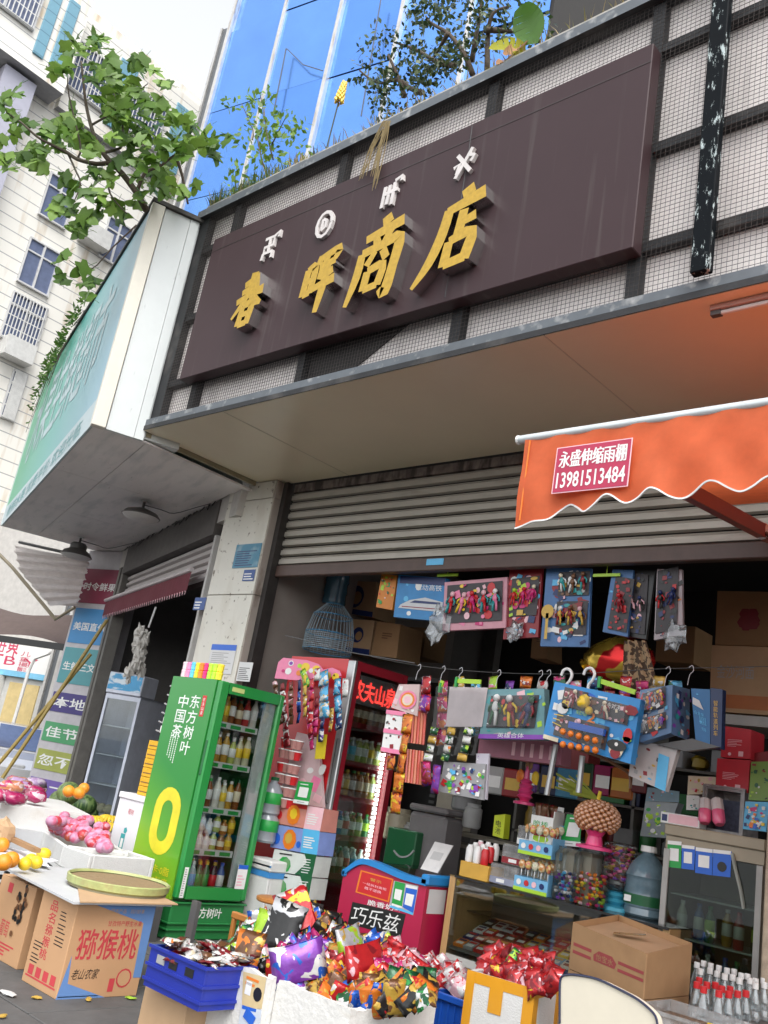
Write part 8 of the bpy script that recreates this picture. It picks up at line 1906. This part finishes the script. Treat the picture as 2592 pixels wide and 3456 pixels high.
def nav(b, o, u, v):
 y = Vector((0, -.006, 0)); b.face([o + y + u * s + v * t for s, t in ((.05, .7), (.8, .66), (.55, .82), (.1, .84))], P('silver')); lettering(b, '智能轨道', o + y + u * .45 + v * .36, u * .45, v * .16, P('sky')); lettering(b, '合金车', o + y + u * .1 + v * .52, u * .7, v * .07, P('sky')); lettering(b, '列车', o + y + u * .55 + v * .24, u * .3, v * .07, P('sky')); b.face([o + y + u * s + v * t for s, t in ((.78, 0), (1, 0), (1, 1), (.78, 1))], P('navy')) if 0 else None
toy_pack('train_toy_box', 'navy blue toy train box with side lettering at the right of the hanging row', vH(1325, 608), vH(1408, 612), vH(1408, 858), vH(1345, 832), R2Y + .05, .05, mat('deep train blue', (.02, .14, .34), .4), ['sky'], 2, seed=19, extra=nav)
face_box('train_box_end', 'dark navy end of the toy train box with olive lettering', 'toy', vH(1410, 605), vH(1462, 612), vH(1456, 870), vH(1410, 866), R2Y + .045, .06, mat('dark navy card', (.012, .03, .10), .4), extra=lambda b, o, u, v: lettering(b, '智能轨道列车', o + Vector((0, -.003, 0)) + u * .3 + v * .2, u * .4, v * .6, P('gold'), vertical=True))
toy_pack('white_robot_box', 'tilted white toy box with grey robot picture hanging below the blue boxes', vH(1075, 835), vH(1270, 862), vH(1215, 1055), vH(1055, 985), R2Y + .05, .05, mat('white toy card', (.50, .47, .46), .5), ['dgrey', 'grey', 'dred', 'sky', 'brown', 'gold'], 14, seed=20, extra=lambda b, o, u, v: b.face([o + u * s + v * t + Vector((0, -.006, 0)) for s, t in ((.72, 0), (1, 0), (1, .95), (.72, .95))], P('sky')))
face_box('dark_flap', 'dark flap of a box jutting under the navy train box', 'flap', vH(1175, 850), vH(1330, 825), vH(1450, 862), vH(1300, 880), R2Y + .02, .05, P('dgrey'))
def pk_(b, o, u, v):
 for k in range(5): b.face([o + u * (.42 + .11 * k) + v * .2 + Vector((0, -.003, 0)), o + u * (.46 + .11 * k) + v * .2 + Vector((0, -.003, 0)), o + u * (.46 + .11 * k) + v * .95 + Vector((0, -.003, 0)), o + u * (.42 + .11 * k) + v * .95 + Vector((0, -.003, 0))], P('lpink'))
face_box('pink_blind_box', 'dusty pink box behind and below the teal toy box', 'box', vH(410, 820), vH(765, 830), vH(760, 940), vH(400, 895), 6.3, .15, mat('dusty pink', (.42, .16, .22), .5), extra=pk_)
for k, (pa, pb, lab) in enumerate(((vH(740, 850), vH(700, 1070), 'grey metal tube hanging left below the big tilted game'), (vH(855, 900), vH(838, 1060), 'grey metal tube hanging right below the big tilted game'))):
 solo('metal_tube', lab, 'tube', B().tube([onY(pa, 6.25), onY(pb, 6.25)], .022, 8, m_sil), group='metal tubes above the counter', smooth='auto')
solo('hemp_rope', 'brown rope slanting down behind the big tilted game', 'rope', B().tube(sm([tuple(onY(p, 6.1)) for p in (vH(800, 860), vH(920, 900), vH(1000, 940), vH(1058, 980), vH(1062, 1040))]), .012, 6, P('brown')))
solo('red_box', 'dark red carton dimly seen between the two metal tubes', 'box', B().box(-.12, .2, 0, .2, -.2, .12, mat('dim red card', (.2, .02, .02), .5)), onY(vH(790, 930), 7.2))

ORDP = 'first second third fourth fifth sixth seventh eighth ninth tenth'.split()
CL7 = ['red', 'magenta', 'gold', 'sky', 'lime', 'purple', 'orange', 'white', 'dgreen', 'pink', 'navy', 'dred']; q7 = random.Random(55)
for k in range(16):
 x = 180 + k * 72; c = CL7[k % 12]; y = 555 + (20 if k % 2 else 0)
 strip_of('snack_strip', '%s strip of small packets behind the lower toy row, %s from the left' % (c.replace('dgreen', 'dark green').replace('dred', 'dark red'), ('1st', '2nd', '3rd', '4th', '5th', '6th', '7th', '8th', '9th', '10th', '11th', '12th', '13th', '14th', '15th', '16th')[k]), vH(x, y), vH(x - 12, y + 60 + q7.uniform(40, 230)), 3 + k % 3, .10, c, CL7[(k + 5) % 12], 'white', 6.16, HG, 400 + k)
for k in range(10):
 x = 400 + k * 78; c = CL7[(k * 5 + 2) % 12]; p = onY(vH(x, 985 + 12 * (k % 3)), 7.0); w = .07 + .02 * (k % 3)
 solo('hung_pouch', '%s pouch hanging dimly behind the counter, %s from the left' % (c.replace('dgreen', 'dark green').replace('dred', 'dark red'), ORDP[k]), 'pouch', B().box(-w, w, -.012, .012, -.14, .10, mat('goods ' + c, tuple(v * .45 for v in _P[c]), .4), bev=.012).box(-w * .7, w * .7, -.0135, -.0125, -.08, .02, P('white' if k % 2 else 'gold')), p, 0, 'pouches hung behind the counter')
# ================================================================== FOREGROUND
wc_ = thing('wooden_chair', 'small orange brown wooden chair behind the snack heap', 'chair', (-5.18, 4.6, 0)); m_ch = mat('orange brown wood', (.42, .17, .04), .4, var=.15)
ztop = onY(vS(1200, 1085), 4.6).z
for y in (0, .36):
 for x in (-.16, .14): obj('leg', B().box(x, x + .03, y, y + .03, 0, ztop - .045 if y == 0 else .3, m_ch, bev=.004), wc_)
obj('top_rail', B().box(-.17, .18, -.003, .033, ztop - .044, ztop, m_ch, bev=.006), wc_); obj('seat', B().box(-.165, .175, .034, .4, .301, .325, m_ch, bev=.006), wc_)
for k in range(3): obj('spindle', B().tube([(-.07 + k * .07, .015, .22), (-.07 + k * .07, .015, ztop - .045)], .012, 7, mat('dark brown wood', (.2, .07, .03), .4)), wc_)
solo('wooden_stool', 'round orange topped stool half hidden beside the vegetable cartons', 'stool', B().lathe([(.15, .0), (.16, .01), (.16, .03), (.14, .035)], 20, m_ch), onY(vS(1470, 960), 5.3), smooth='auto')
# blue crate of chocolate on a carton
carton_box('small_carton', 'small plain tan carton under the dark blue crate', 'carton', -4.44, -4.06, 3.32, 3.66, 0, .3, m_kraft2, tape=mat('tan tape', (.36, .22, .1), .3))
bc = thing('plastic_crate', 'dark blue plastic crate of chocolate wafers standing on a tan carton', 'crate', (-4.1, 3.4, .302)); m_bc = mat('crate blue', (.015, .03, .30), .35, var=.08)
for y0_, y1_ in ((-.17, -.155), (.145, .16)): obj('wall', B().box(-.24, .24, y0_, y1_, 0, .198, m_bc), bc)
for x0_, x1_ in ((-.24, -.225), (.225, .24)): obj('wall', B().box(x0_, x1_, -.154, .144, 0, .198, m_bc), bc)
for z in (.03, .10, .185): obj('rib', B().box(-.25, .25, -.18, -.171, z, z + .014, m_bc), bc); obj('rib', B().box(.241, .25, -.17, .16, z, z + .014, m_bc), bc)
for k, x in enumerate((-.17, -.06, .08)): obj('slot', B().box(x, x + .07, -.173, -.1705, .125, .165, P('black' if k else 'grey')), bc)
obj('floor', B().box(-.224, .224, -.153, .143, 0, .01, m_bc), bc)
r = random.Random(91)
cm_ = [packet_mesh(.055, .12, a, c, d, 100 + k, 4, 4, .2) for k, (a, c, d) in enumerate((('dred', 'white', 'brown'), ('white', 'dred', 'lpink'), ('brown', 'white', 'dred'), ('white', 'cream', 'orange')))]
CC = ('dark red and white', 'white and red', 'brown and white', 'white and orange')
for k in range(64):
 x, y = r.uniform(-.2, .21), r.uniform(-.14, .13); kk = k % 4
 tag(obj('chocolate_wafer', cm_[kk], None, (-4.1 + x, 3.4 + y, .47 + .06 * r.random() + .05 * (y + .15)), rot=(r.uniform(1.0, 2.1), r.uniform(-.3, .3), r.uniform(0, 6.28))), '%s wrapped chocolate wafer in the dark blue crate, %s' % (CC[kk], ('near side' if y < 0 else 'far side')), 'snack', 'chocolate wafers in the dark blue crate')
solo('dark_prop', 'dark brown post tops sticking up behind the blue crate', 'post', B().box(-.03, .03, 0, .03, 0, .62, P('dgrey')), (onY(vS(640, 1300), 3.9).x, 3.9, 0))
# foam boxes
def rough_foam(name, lab, x0, x1, y0, y1, h, seed):
 t = thing(name, lab, 'foam box', (x0, y0, 0)); L, D, th = x1 - x0, y1 - y0, .04
 def wall(ax, a, c, o):
  b = B(); N = 14
  for i in range(N):
   for side in (0, 1):
    pass
  for i in range(N):
   s0, s1 = a + (c - a) * i / N, a + (c - a) * (i + 1) / N; z0 = h + .022 * noise.noise(Vector((s0 * 9 + seed, o * 5, 0))); z1_ = h + .022 * noise.noise(Vector((s1 * 9 + seed, o * 5, 0)))
   p = lambda s, w, z: (s, o + w, z) if ax == 0 else (o + w, s, z)
   q = [p(s0, 0, 0), p(s1, 0, 0), p(s1, th, 0), p(s0, th, 0), p(s0, 0, z0), p(s1, 0, z1_), p(s1, th, z1_ - .004), p(s0, th, z0 - .004)]
   b.hexa(q, m_foam2)
  obj('wall', b, t)
 wall(0, 0, L, 0); wall(0, 0, L, D - th); wall(1, th + .001, D - th - .001, 0); wall(1, th + .001, D - th - .001, L - th); obj('floor', B().box(th, L - th, th, D - th, 0, .04, m_foam), t); return t
m_foam2 = stain(mat('worn white foam', (.64, .63, .60), .75, var=.10, scale=9, bump=.6, fine=30), (.42, .36, .26), (.9, .9, 4), .6, .75, .6, 7)
f1 = rough_foam('foam_box', 'worn white foam box with taped notice at the left of the snack heap', -4.08, -3.662, 3.46, 4.0, .5, 1)
f2 = rough_foam('foam_box', 'large worn white foam box in front heaped with bright snack packets', -3.655, -3.14, 3.53, 4.17, .49, 5)
b = WB(f1); Y = 3.457
q = [onY(p, Y) for p in (vJ(575, 836), vJ(668, 836), vJ(690, 690), vJ(582, 662))]; b.face(q, mat('cream notice', (.60, .47, .25), .6)); b.disc(onY(vJ(648, 770), Y - .001), (1, 0, 0), (0, 0, 1), .032, P('black'), 14); lines(b, onY(vJ(583, 782), Y - .001), (.06, 0, 0), (0, 0, .07), 1, P('white'), fill=.9); lines(b, onY(vJ(590, 725), Y - .001), (.1, 0, 0), (0, 0, .05), 2, P('orange'))
q = [onY(p, Y) for p in (vJ(552, 960), vJ(655, 960), vJ(668, 842), vJ(572, 815))]; b.face(q, mat('pale notice', (.55, .6, .66), .6)); b.face([onY(p, Y - .001) for p in (vJ(575, 835), vJ(640, 852), vJ(643, 838), vJ(578, 818))], P('blue')); bar(b, onY(vJ(590, 850), Y - .003), onY(vJ(630, 900), Y - .003), .002, .05, P('blue')); obj('notice', b, f1)
solo('black_tape', 'strip of black tape on the rim of the large front foam box', 'tape', B().box(-.002, .002, -.02, .02, -.09, .02, P('black')), onZ(vJ(1360, 800), .49))
# heap of snack bags
import bisect
def inpoly(x, y, pg):
 c = False; n = len(pg)
 for i in range(n):
  (x1, y1), (x2, y2) = pg[i], pg[i - 1]
  if (y1 > y) != (y2 > y) and x < (x2 - x1) * (y - y1) / (y2 - y1) + x1: c = not c
 return c
pg = [(505, 580), (520, 500), (560, 470), (640, 410), (690, 400), (800, 350), (860, 370), (950, 415), (1020, 445), (1130, 500), (1270, 545), (1350, 590), (1430, 660), (1450, 715), (1430, 765), (1340, 775), (1220, 785), (1090, 792), (960, 740), (860, 690), (740, 660), (640, 630), (560, 600)]
SCH = [('red', 'yellow', 'white'), ('black', 'gold', 'red'), ('dgreen', 'white', 'green'), ('brown', 'orange', 'gold'), ('blue', 'white', 'orange'), ('purple', 'white', 'blue'), ('gold', 'brown', 'orange'), ('silver', 'lime', 'gold'), ('magenta', 'lpink', 'white'), ('lime', 'white', 'yellow'), ('orange', 'red', 'gold'), ('red', 'dred', 'lpink'), ('lpink', 'silver', 'red'), ('black', 'silver', 'white')]
SNM = ['red and yellow', 'black and gold', 'dark green and white', 'brown and orange', 'blue and white', 'purple and white', 'gold and brown', 'silvery grey and lime', 'magenta and pink', 'lime and white', 'orange and red', 'plain red', 'clear pink', 'black and silver']
smm = [[packet_mesh(w, w * 1.45, a, c, d, 200 + k * 3 + j, 6, 7, .15) for j, w in enumerate((.085, .115))] for k, (a, c, d) in enumerate(SCH)]
r = random.Random(17); pts_ = []
def ext_y(x):
 ys = []
 for i in range(len(pg)):
  (x1, y1), (x2, y2) = pg[i], pg[i - 1]
  if (x1 > x) != (x2 > x): ys.append(y1 + (y2 - y1) * (x - x1) / (x2 - x1))
 return min(ys), max(ys)
def pick(x, y):
 if x < 640: c = [2, 3, 4, 1, 9, 2, 3]
 elif x < 760: c = [9, 1, 0, 13, 2, 11] if y < 540 else [3, 0, 1, 13, 8]
 elif x < 960: c = [1, 4, 0, 13, 10] if y < 520 else [5, 4, 5, 8, 1] if y < 690 else [8, 6, 10, 2]
 elif x < 1230: c = [7, 3, 1, 4] if y < 560 else [0, 11, 11, 6, 10] if y < 680 else [6, 2, 3, 10, 4, 0]
 else: c = [7, 12, 7] if y < 560 else [12, 12, 11, 8] if y < 690 else [6, 1, 2, 10]
 return r.choice(c)
n_ = 0; tries = 0
while n_ < 290 and tries < 12000:
 tries += 1; x, y = r.uniform(495, 1460), r.uniform(350, 825)
 if not inpoly(x, y, pg) or any((x - a) ** 2 + (y - c) ** 2 < 19 ** 2 for a, c in pts_): continue
 pts_.append((x, y)); n_ += 1; lo, hi = ext_y(x); t = (hi - y) / max(hi - lo, 1)
 P_ = onY(vJ(x, y), 3.65 + .55 * t); kk = pick(x, y)
 o = obj('snack_bag', smm[kk][1 if r.random() < .55 else 0], None, P_ + Vector((0, .02, -.02)), rot=(r.uniform(-1.2, .35), r.uniform(-1.1, 1.1), r.uniform(-.9, .9) + .6))
 tag(o, '%s snack bag in the heap, %s %s' % (SNM[kk], 'upper' if t > .6 else 'middle' if t > .3 else 'lower', 'left end' if x < 700 else 'left of centre' if x < 930 else 'right of centre' if x < 1190 else 'right end'), 'snack bag', 'snack bags heaped in the foam boxes')
b = B().ell((-3.56, 3.88, .42), (.36, .24, .13), P('brown'), 14, 8, .2, 2); solo('heap_core', 'mass of snack bags buried inside the heap of the foam boxes', 'snack heap', b)
for k, (x, y, kk, sx_s, lab, rot) in enumerate(((830, 410, 0, 1.9, 'tall red and yellow packet standing topmost in the snack heap', (-.2, -.5, .7)), (760, 470, 13, 1.9, 'tall black packet with white lettering standing in the snack heap', (-.25, .15, .5)), (1150, 620, 11, 1.7, 'large plain red packet lying on the snack heap', (-.9, 1.3, .7)), (840, 620, 5, 1.7, 'large blue and white packet at the front of the heap', (-.4, 1.2, .6)), (690, 490, 9, 1.5, 'large pale yellow packet near the top left of the heap', (-.2, .1, .6)), (600, 580, 3, 1.4, 'large amber brown packet at the left of the heap', (-.3, 0, .5)), (1080, 530, 7, 1.5, 'large silvery packet lying on the far side of the heap', (-1.2, 1.2, .6)))):
 lo, hi = ext_y(x); t = (hi - y) / max(hi - lo, 1)
 o = obj('snack_bag', smm[kk][1], None, onY(vJ(x, y), 3.5 + .6 * t), rot=rot); o.scale = (sx_s, sx_s, sx_s); tag(o, lab, 'snack bag', 'snack bags heaped in the foam boxes')
# blue bin with pink packets, orange taped box with red packets
g = onZ(vJ(1462, 745), .46); g1 = onZ(vJ(1600, 755), .46)
bb_ = thing('blue_bin', 'bright blue plastic bin of clear pink packets right of the foam boxes', 'bin', (g.x, g.y, 0)); m_bb2 = mat('bright bin blue', (.015, .10, .50), .35); w = max(.25, (g1 - g).length)
obj('wall', B().hexa([(0.02, 0.02, 0), (w - .02, 0.02, 0), (w - .02, .05, 0), (.02, .05, 0), (0, 0, .46), (w, 0, .46), (w, .02, .46), (0, .02, .46)], m_bb2), bb_)
for x in (0, w - .015): obj('wall', B().box(x, x + .015, .021, .33, 0, .46, m_bb2), bb_)
obj('wall', B().box(.016, w - .016, .315, .33, 0, .46, m_bb2), bb_); obj('rim', B().box(-.015, w + .015, -.02, -.001, .43, .465, m_bb2, bev=.004), bb_)
for k in range(5): obj('rib', B().box(.03 + k * (w - .06) / 4, .04 + k * (w - .06) / 4, -.008, -.001, .05, .42, m_bb2), bb_)
pgp = [(1330, 600), (1440, 620), (1560, 640), (1600, 690), (1600, 745), (1470, 740), (1400, 690)]
m_clp = packet_mesh(.11, .14, 'lpink', 'white', 'red', 301); m_clp2 = packet_mesh(.11, .14, 'red', 'white', 'lpink', 302); n_ = 0; tries = 0
while n_ < 26 and tries < 900:
 tries += 1; x, y = r.uniform(1330, 1600), r.uniform(590, 750)
 if inpoly(x, y, pgp):
  n_ += 1; tag(obj('snack_bag', (m_clp, m_clp2)[n_ % 2], None, onY(vJ(x, y), g.y + .08 + .3 * (750 - y) / 160), rot=(r.uniform(-1, .3), r.uniform(-1, 1), r.uniform(0, 1.4))), ('pale pink and white' if n_ % 2 == 0 else 'red and white') + ' packet in the blue bin, ' + ('back' if y < 660 else 'front'), 'snack bag', 'packets in the blue bin')
ox0, ox1, oy0, oy1, oh = -3.12, -2.74, 4.38, 4.74, .65
ob = thing('taped_foam_box', 'white foam box edged with orange tape and filled with red packets', 'foam box', (ox0, oy0, 0), R_(10)); m_ot = mat('orange tape', (.66, .30, .015), .3, var=.05, coat=.4); L, D = ox1 - ox0, oy1 - oy0
for s in ((0, L, 0, .03), (0, L, D - .03, D), (0, .03, .031, D - .031), (L - .03, L, .031, D - .031)): obj('wall', B().box(*s, 0, oh - .004, m_foam), ob)
obj('floor', B().box(.03, L - .03, .03, D - .03, .2, .23, m_foam), ob)
for s in ((-.003, .045, -.003, -.0005, 0, oh), (L - .055, L + .003, -.003, -.0005, 0, oh), (.046, L - .056, -.003, -.0005, oh - .055, oh), (L * .36, L * .56, -.0045, -.0032, oh - .17, oh + .001), (L + .0005, L + .003, 0, D, oh - .05, oh), (L + .0005, L + .003, 0, .06, 0, oh - .051)): obj('tape', B().box(*s, m_ot), ob)
obj('tape', B().box(L + .0005, L + .0028, D - .05, D, 0, oh - .051, m_ot), ob)
pgr = [(280, 1090), (300, 1060), (400, 985), (480, 1000), (560, 1010), (640, 1040), (690, 1140), (620, 1160), (530, 1158), (400, 1120)]; rm = [packet_mesh(.10, .13, 'red', 'dred', 'lpink' if k else 'yellow', 310 + k, 6, 7, .24) for k in range(3)]; n_ = 0; tries = 0; used_ = []
while n_ < 42 and tries < 1500:
 tries += 1; x, y = r.uniform(280, 690), r.uniform(985, 1160)
 if inpoly(x, y, pgr) and not any((x - a) ** 2 + (y - c) ** 2 < 18 ** 2 for a, c in used_):
  used_.append((x, y)); n_ += 1; tag(obj('candy_packet', rm[n_ % 3], None, onY(vI(x, y), oy0 + .05 + .3 * (1160 - y) / 175), rot=(r.uniform(-.9, .4), r.uniform(-1, 1), r.uniform(-.6, 1))), '%s candy packet in the orange taped box, %s' % (('red and yellow', 'red and pink', 'glossy red')[n_ % 3], ('upper' if y < 1060 else 'lower') + (' left' if x < 460 else ' right')), 'candy', 'red candy packets in the orange taped box')
tag(obj('candy_packet', packet_mesh(.07, .09, 'green', 'lime', 'dgreen', 320), None, onY(vI(470, 1020), oy0 + .2), rot=(-.5, .5, .5)), 'single bright green candy packet on top of the red ones', 'candy', 'red candy packets in the orange taped box')
# brown cartons on the right
A_, B_, C_ = Vector((-2.95, 5.11, .93)), Vector((-2.36, 4.86, .9)), Vector((-2.36, 5.4, .95)); D_4 = A_ + C_ - B_
def low(p, z): return Vector((p.x, p.y, z))
zc = onY(vI(1085, 1220), 4.86).z
t1 = thing('brown_carton', 'open topped brown carton with dark red stripes and faded stamp, top of its stack', 'carton', (A_ + C_) / 2 - Vector((0, 0, .3)))
b = WB(t1)
for p, q in ((A_, B_), (B_, C_), (C_, D_4), (D_4, A_)):
 n_v = Vector(((q - p).y, -(q - p).x, 0)).normalized() * -.006
 obj('side', WB(t1).hexa([low(p, zc), low(q, zc), low(q, zc) + n_v, low(p, zc) + n_v, p, q, q + n_v, p + n_v], m_kraft), t1)
dz_ = Vector((0, 0, -.035)); cen = (A_ + C_) / 2
obj('inner_flap', WB(t1).hexa([x.lerp(cen, .03) + dz_ - Vector((0, 0, .006)) for x in (A_, B_, C_, D_4)] + [x.lerp(cen, .03) + dz_ for x in (A_, B_, C_, D_4)], m_kraft2), t1)
b = WB(t1); N_ = (B_ - A_).cross(Vector((0, 0, 1))).normalized() * .0015; f = lambda s, t: low(A_, zc).lerp(low(B_, zc), s).lerp(A_.lerp(B_, s), t) + N_
m_st_ = mat('stamp red', (.30, .05, .05), .7)
for s0, s1 in ((.04, .3), (.66, .98)):
 for t0 in (.36, .52): b.face([f(s0, t0), f(s1, t0), f(s1, t0 + .07), f(s0, t0 + .07)], m_st_)
b.face([f(.34, .38), f(.62, .38), f(.64, .5), f(.58, .62), f(.4, .62), f(.33, .5)], m_st_); lettering(b, '怡宝水', f(.37, .42) + N_, f(.6, .42) - f(.37, .42), f(.37, .56) - f(.37, .42), m_kraft); obj('print', b, t1)
b = WB(t1); bar(b, A_.lerp(C_, .35) + Vector((0, 0, -.02)), A_.lerp(C_, .62) + Vector((0, 0, .0)), .08, .004, glass('loose tape', (.8, .7, .5), .15, .1, .3, (.5, .38, .2))); obj('loose_tape', b, t1)
lo_ = [low(p, 0) for p in (A_, B_, C_, D_4)]; hi_ = [low(p, zc - .004) for p in (A_, B_, C_, D_4)]
t2 = thing('brown_carton', 'closed brown carton with small red print under the open carton', 'carton', (lo_[0] + lo_[2]) / 2)
mid_z = [low(p, zc - .30) for p in lo_]; obj('body', WB(t2).hexa(mid_z + hi_, m_kraft), t2)
b = WB(t2); N2 = Vector((.0015, 0, 0)); lines(b, low(B_, zc - .2).lerp(low(C_, zc - .2), .1) + N2, (C_ - B_) * .5, (0, 0, .12), 5, m_st_, fill=.4); obj('print', b, t2)
solo('carton_stand', 'dark low stand under the two brown cartons', 'stand', poly_plate([(p.x, p.y) for p in lo_], 0, zc - .305, P('dgrey')))
# cream chair
cc_ = [onY(vI(x, y), 3.8) for x, y in ((682, 1331), (682, 1180), (688, 1118), (715, 1104), (770, 1106), (860, 1125), (960, 1172), (1040, 1215), (1100, 1262), (1132, 1300), (1142, 1345))]
base_z = .50; c0 = cc_[0]; ch = thing('cream_chair', 'cream backed chair with dark blue piping seen from behind, lower right', 'chair', (c0.x, 3.8, 0), 0)
out = [(p.x - c0.x, p.z) for p in sm([tuple(p) for p in cc_], 3) for p in [Vector(p)]]; out += [(out[-1][0], base_z), (0, base_z)]
m_cv = stain(mat('cream vinyl', (.62, .57, .46), .45, var=.06), (.28, .24, .18), (1.6, 1.6, 1.6), .6, .8, .5, 6)
obj('backrest', B().prism(out, (0, 0, 0), (1, 0, 0), (0, 0, 1), (0, .045, 0), m_cv), ch)
obj('piping', B().tube([(x, -.003, z + .004) for x, z in out[:-2]], .005, 6, mat('navy piping', (.02, .025, .06), .4)), ch, smooth='auto')
wd_ = out[-3][0]; obj('seat', B().box(.02, wd_ - .02, .05, .45, .42, .48, m_cv, bev=.02), ch)
for x in (.03, wd_ - .05):
 for y in (.02, .40): obj('leg', B().tube([(x, y, 0), (x, y, .42 if y > .1 else .52)], .014, 8, m_sil), ch)
# table with water bottles
solo('bottle_table', 'low dark table carrying the small water bottles', 'table', B().box(-2.42, -1.2, 5.45, 6.28, 0, .6, mat('table top', (.14, .13, .12), .5)))
m_wb = glass('bottle water', (.84, .88, .89), .12, .05, .16, (.62, .66, .68)); wm = {}
for c in ('red', 'white'):
 prof = [(.025, 0), (.033, .008), (.033, .05), (.030, .055), (.033, .06), (.033, .10), (.014, .16), (.014, .165), (.0175, .166), (.0175, .195), (.015, .198)]
 wm[c] = B().lathe(prof, 12, m_wb, ms=[m_wb] * 7 + [P('white'), P(c), P(c)]).mesh('water_bottle', 'auto')
ORDN = 'first second third fourth fifth sixth seventh eighth ninth tenth eleventh twelfth thirteenth fourteenth fifteenth sixteenth seventeenth eighteenth nineteenth'.split()
caps = [('red', x, y) for x, y in ((1275, 665), (1262, 690), (1318, 690), (1300, 715), (1365, 692), (1402, 712), (1385, 738), (1448, 715), (1440, 742), (1490, 740), (1536, 738))] + [('white', x, y) for x, y in ((1262, 580), (1300, 572), (1340, 585), (1335, 612), (1385, 598), (1280, 615), (1430, 612), (1470, 618), (1375, 630), (1418, 645), (1462, 650), (1500, 668), (1510, 640), (1545, 645), (1560, 668), (1590, 670), (1590, 695), (1635, 668), (1640, 692))]
for k, (c, x, y) in enumerate(caps):
 p = onZ(vL(x, y), .795); p.z = .601
 tag(obj('water_bottle', wm[c], None, p), 'small clear water bottle, %s cap, %s from the left among those with %s caps' % (c, ORDN[sorted(q for d, q, _ in caps if d == c).index(x)], c), 'bottle', 'small water bottles on the low table')
g = onZ(vL(1290, 880), .74); t = thing('seed_tub', 'clear plastic tub of brown seeds with yellow tag at the lower right corner', 'tub', g)
solo('tub_table', 'plain table under the clear seed tub', 'table', B().box(-.35, .9, -.25, .35, -.62, -.12, mat('table top', (.14, .13, .12), .5)), g)
for s in ((-.25, .55, -.2, -.194), (-.25, .55, .2, .206), (-.25, -.244, -.193, .199), (.544, .55, -.193, .199)): obj('wall', B().box(*s, -.115, .0, m_cup), t)
obj('rim', B().box(-.26, .56, -.212, -.201, -.012, .004, m_cup), t); obj('seeds', B().box(-.24, .54, -.19, .19, -.114, -.05, stain(mat('brown seeds', (.16, .09, .05), .6, var=.6, scale=60, bump=1), (.4, .3, .2), (30, 30, 30), .5, .6, .8)), t)
obj('yellow_tag', B().box(.12, .34, -.225, -.214, -.07, .02, P('yellow')), t)
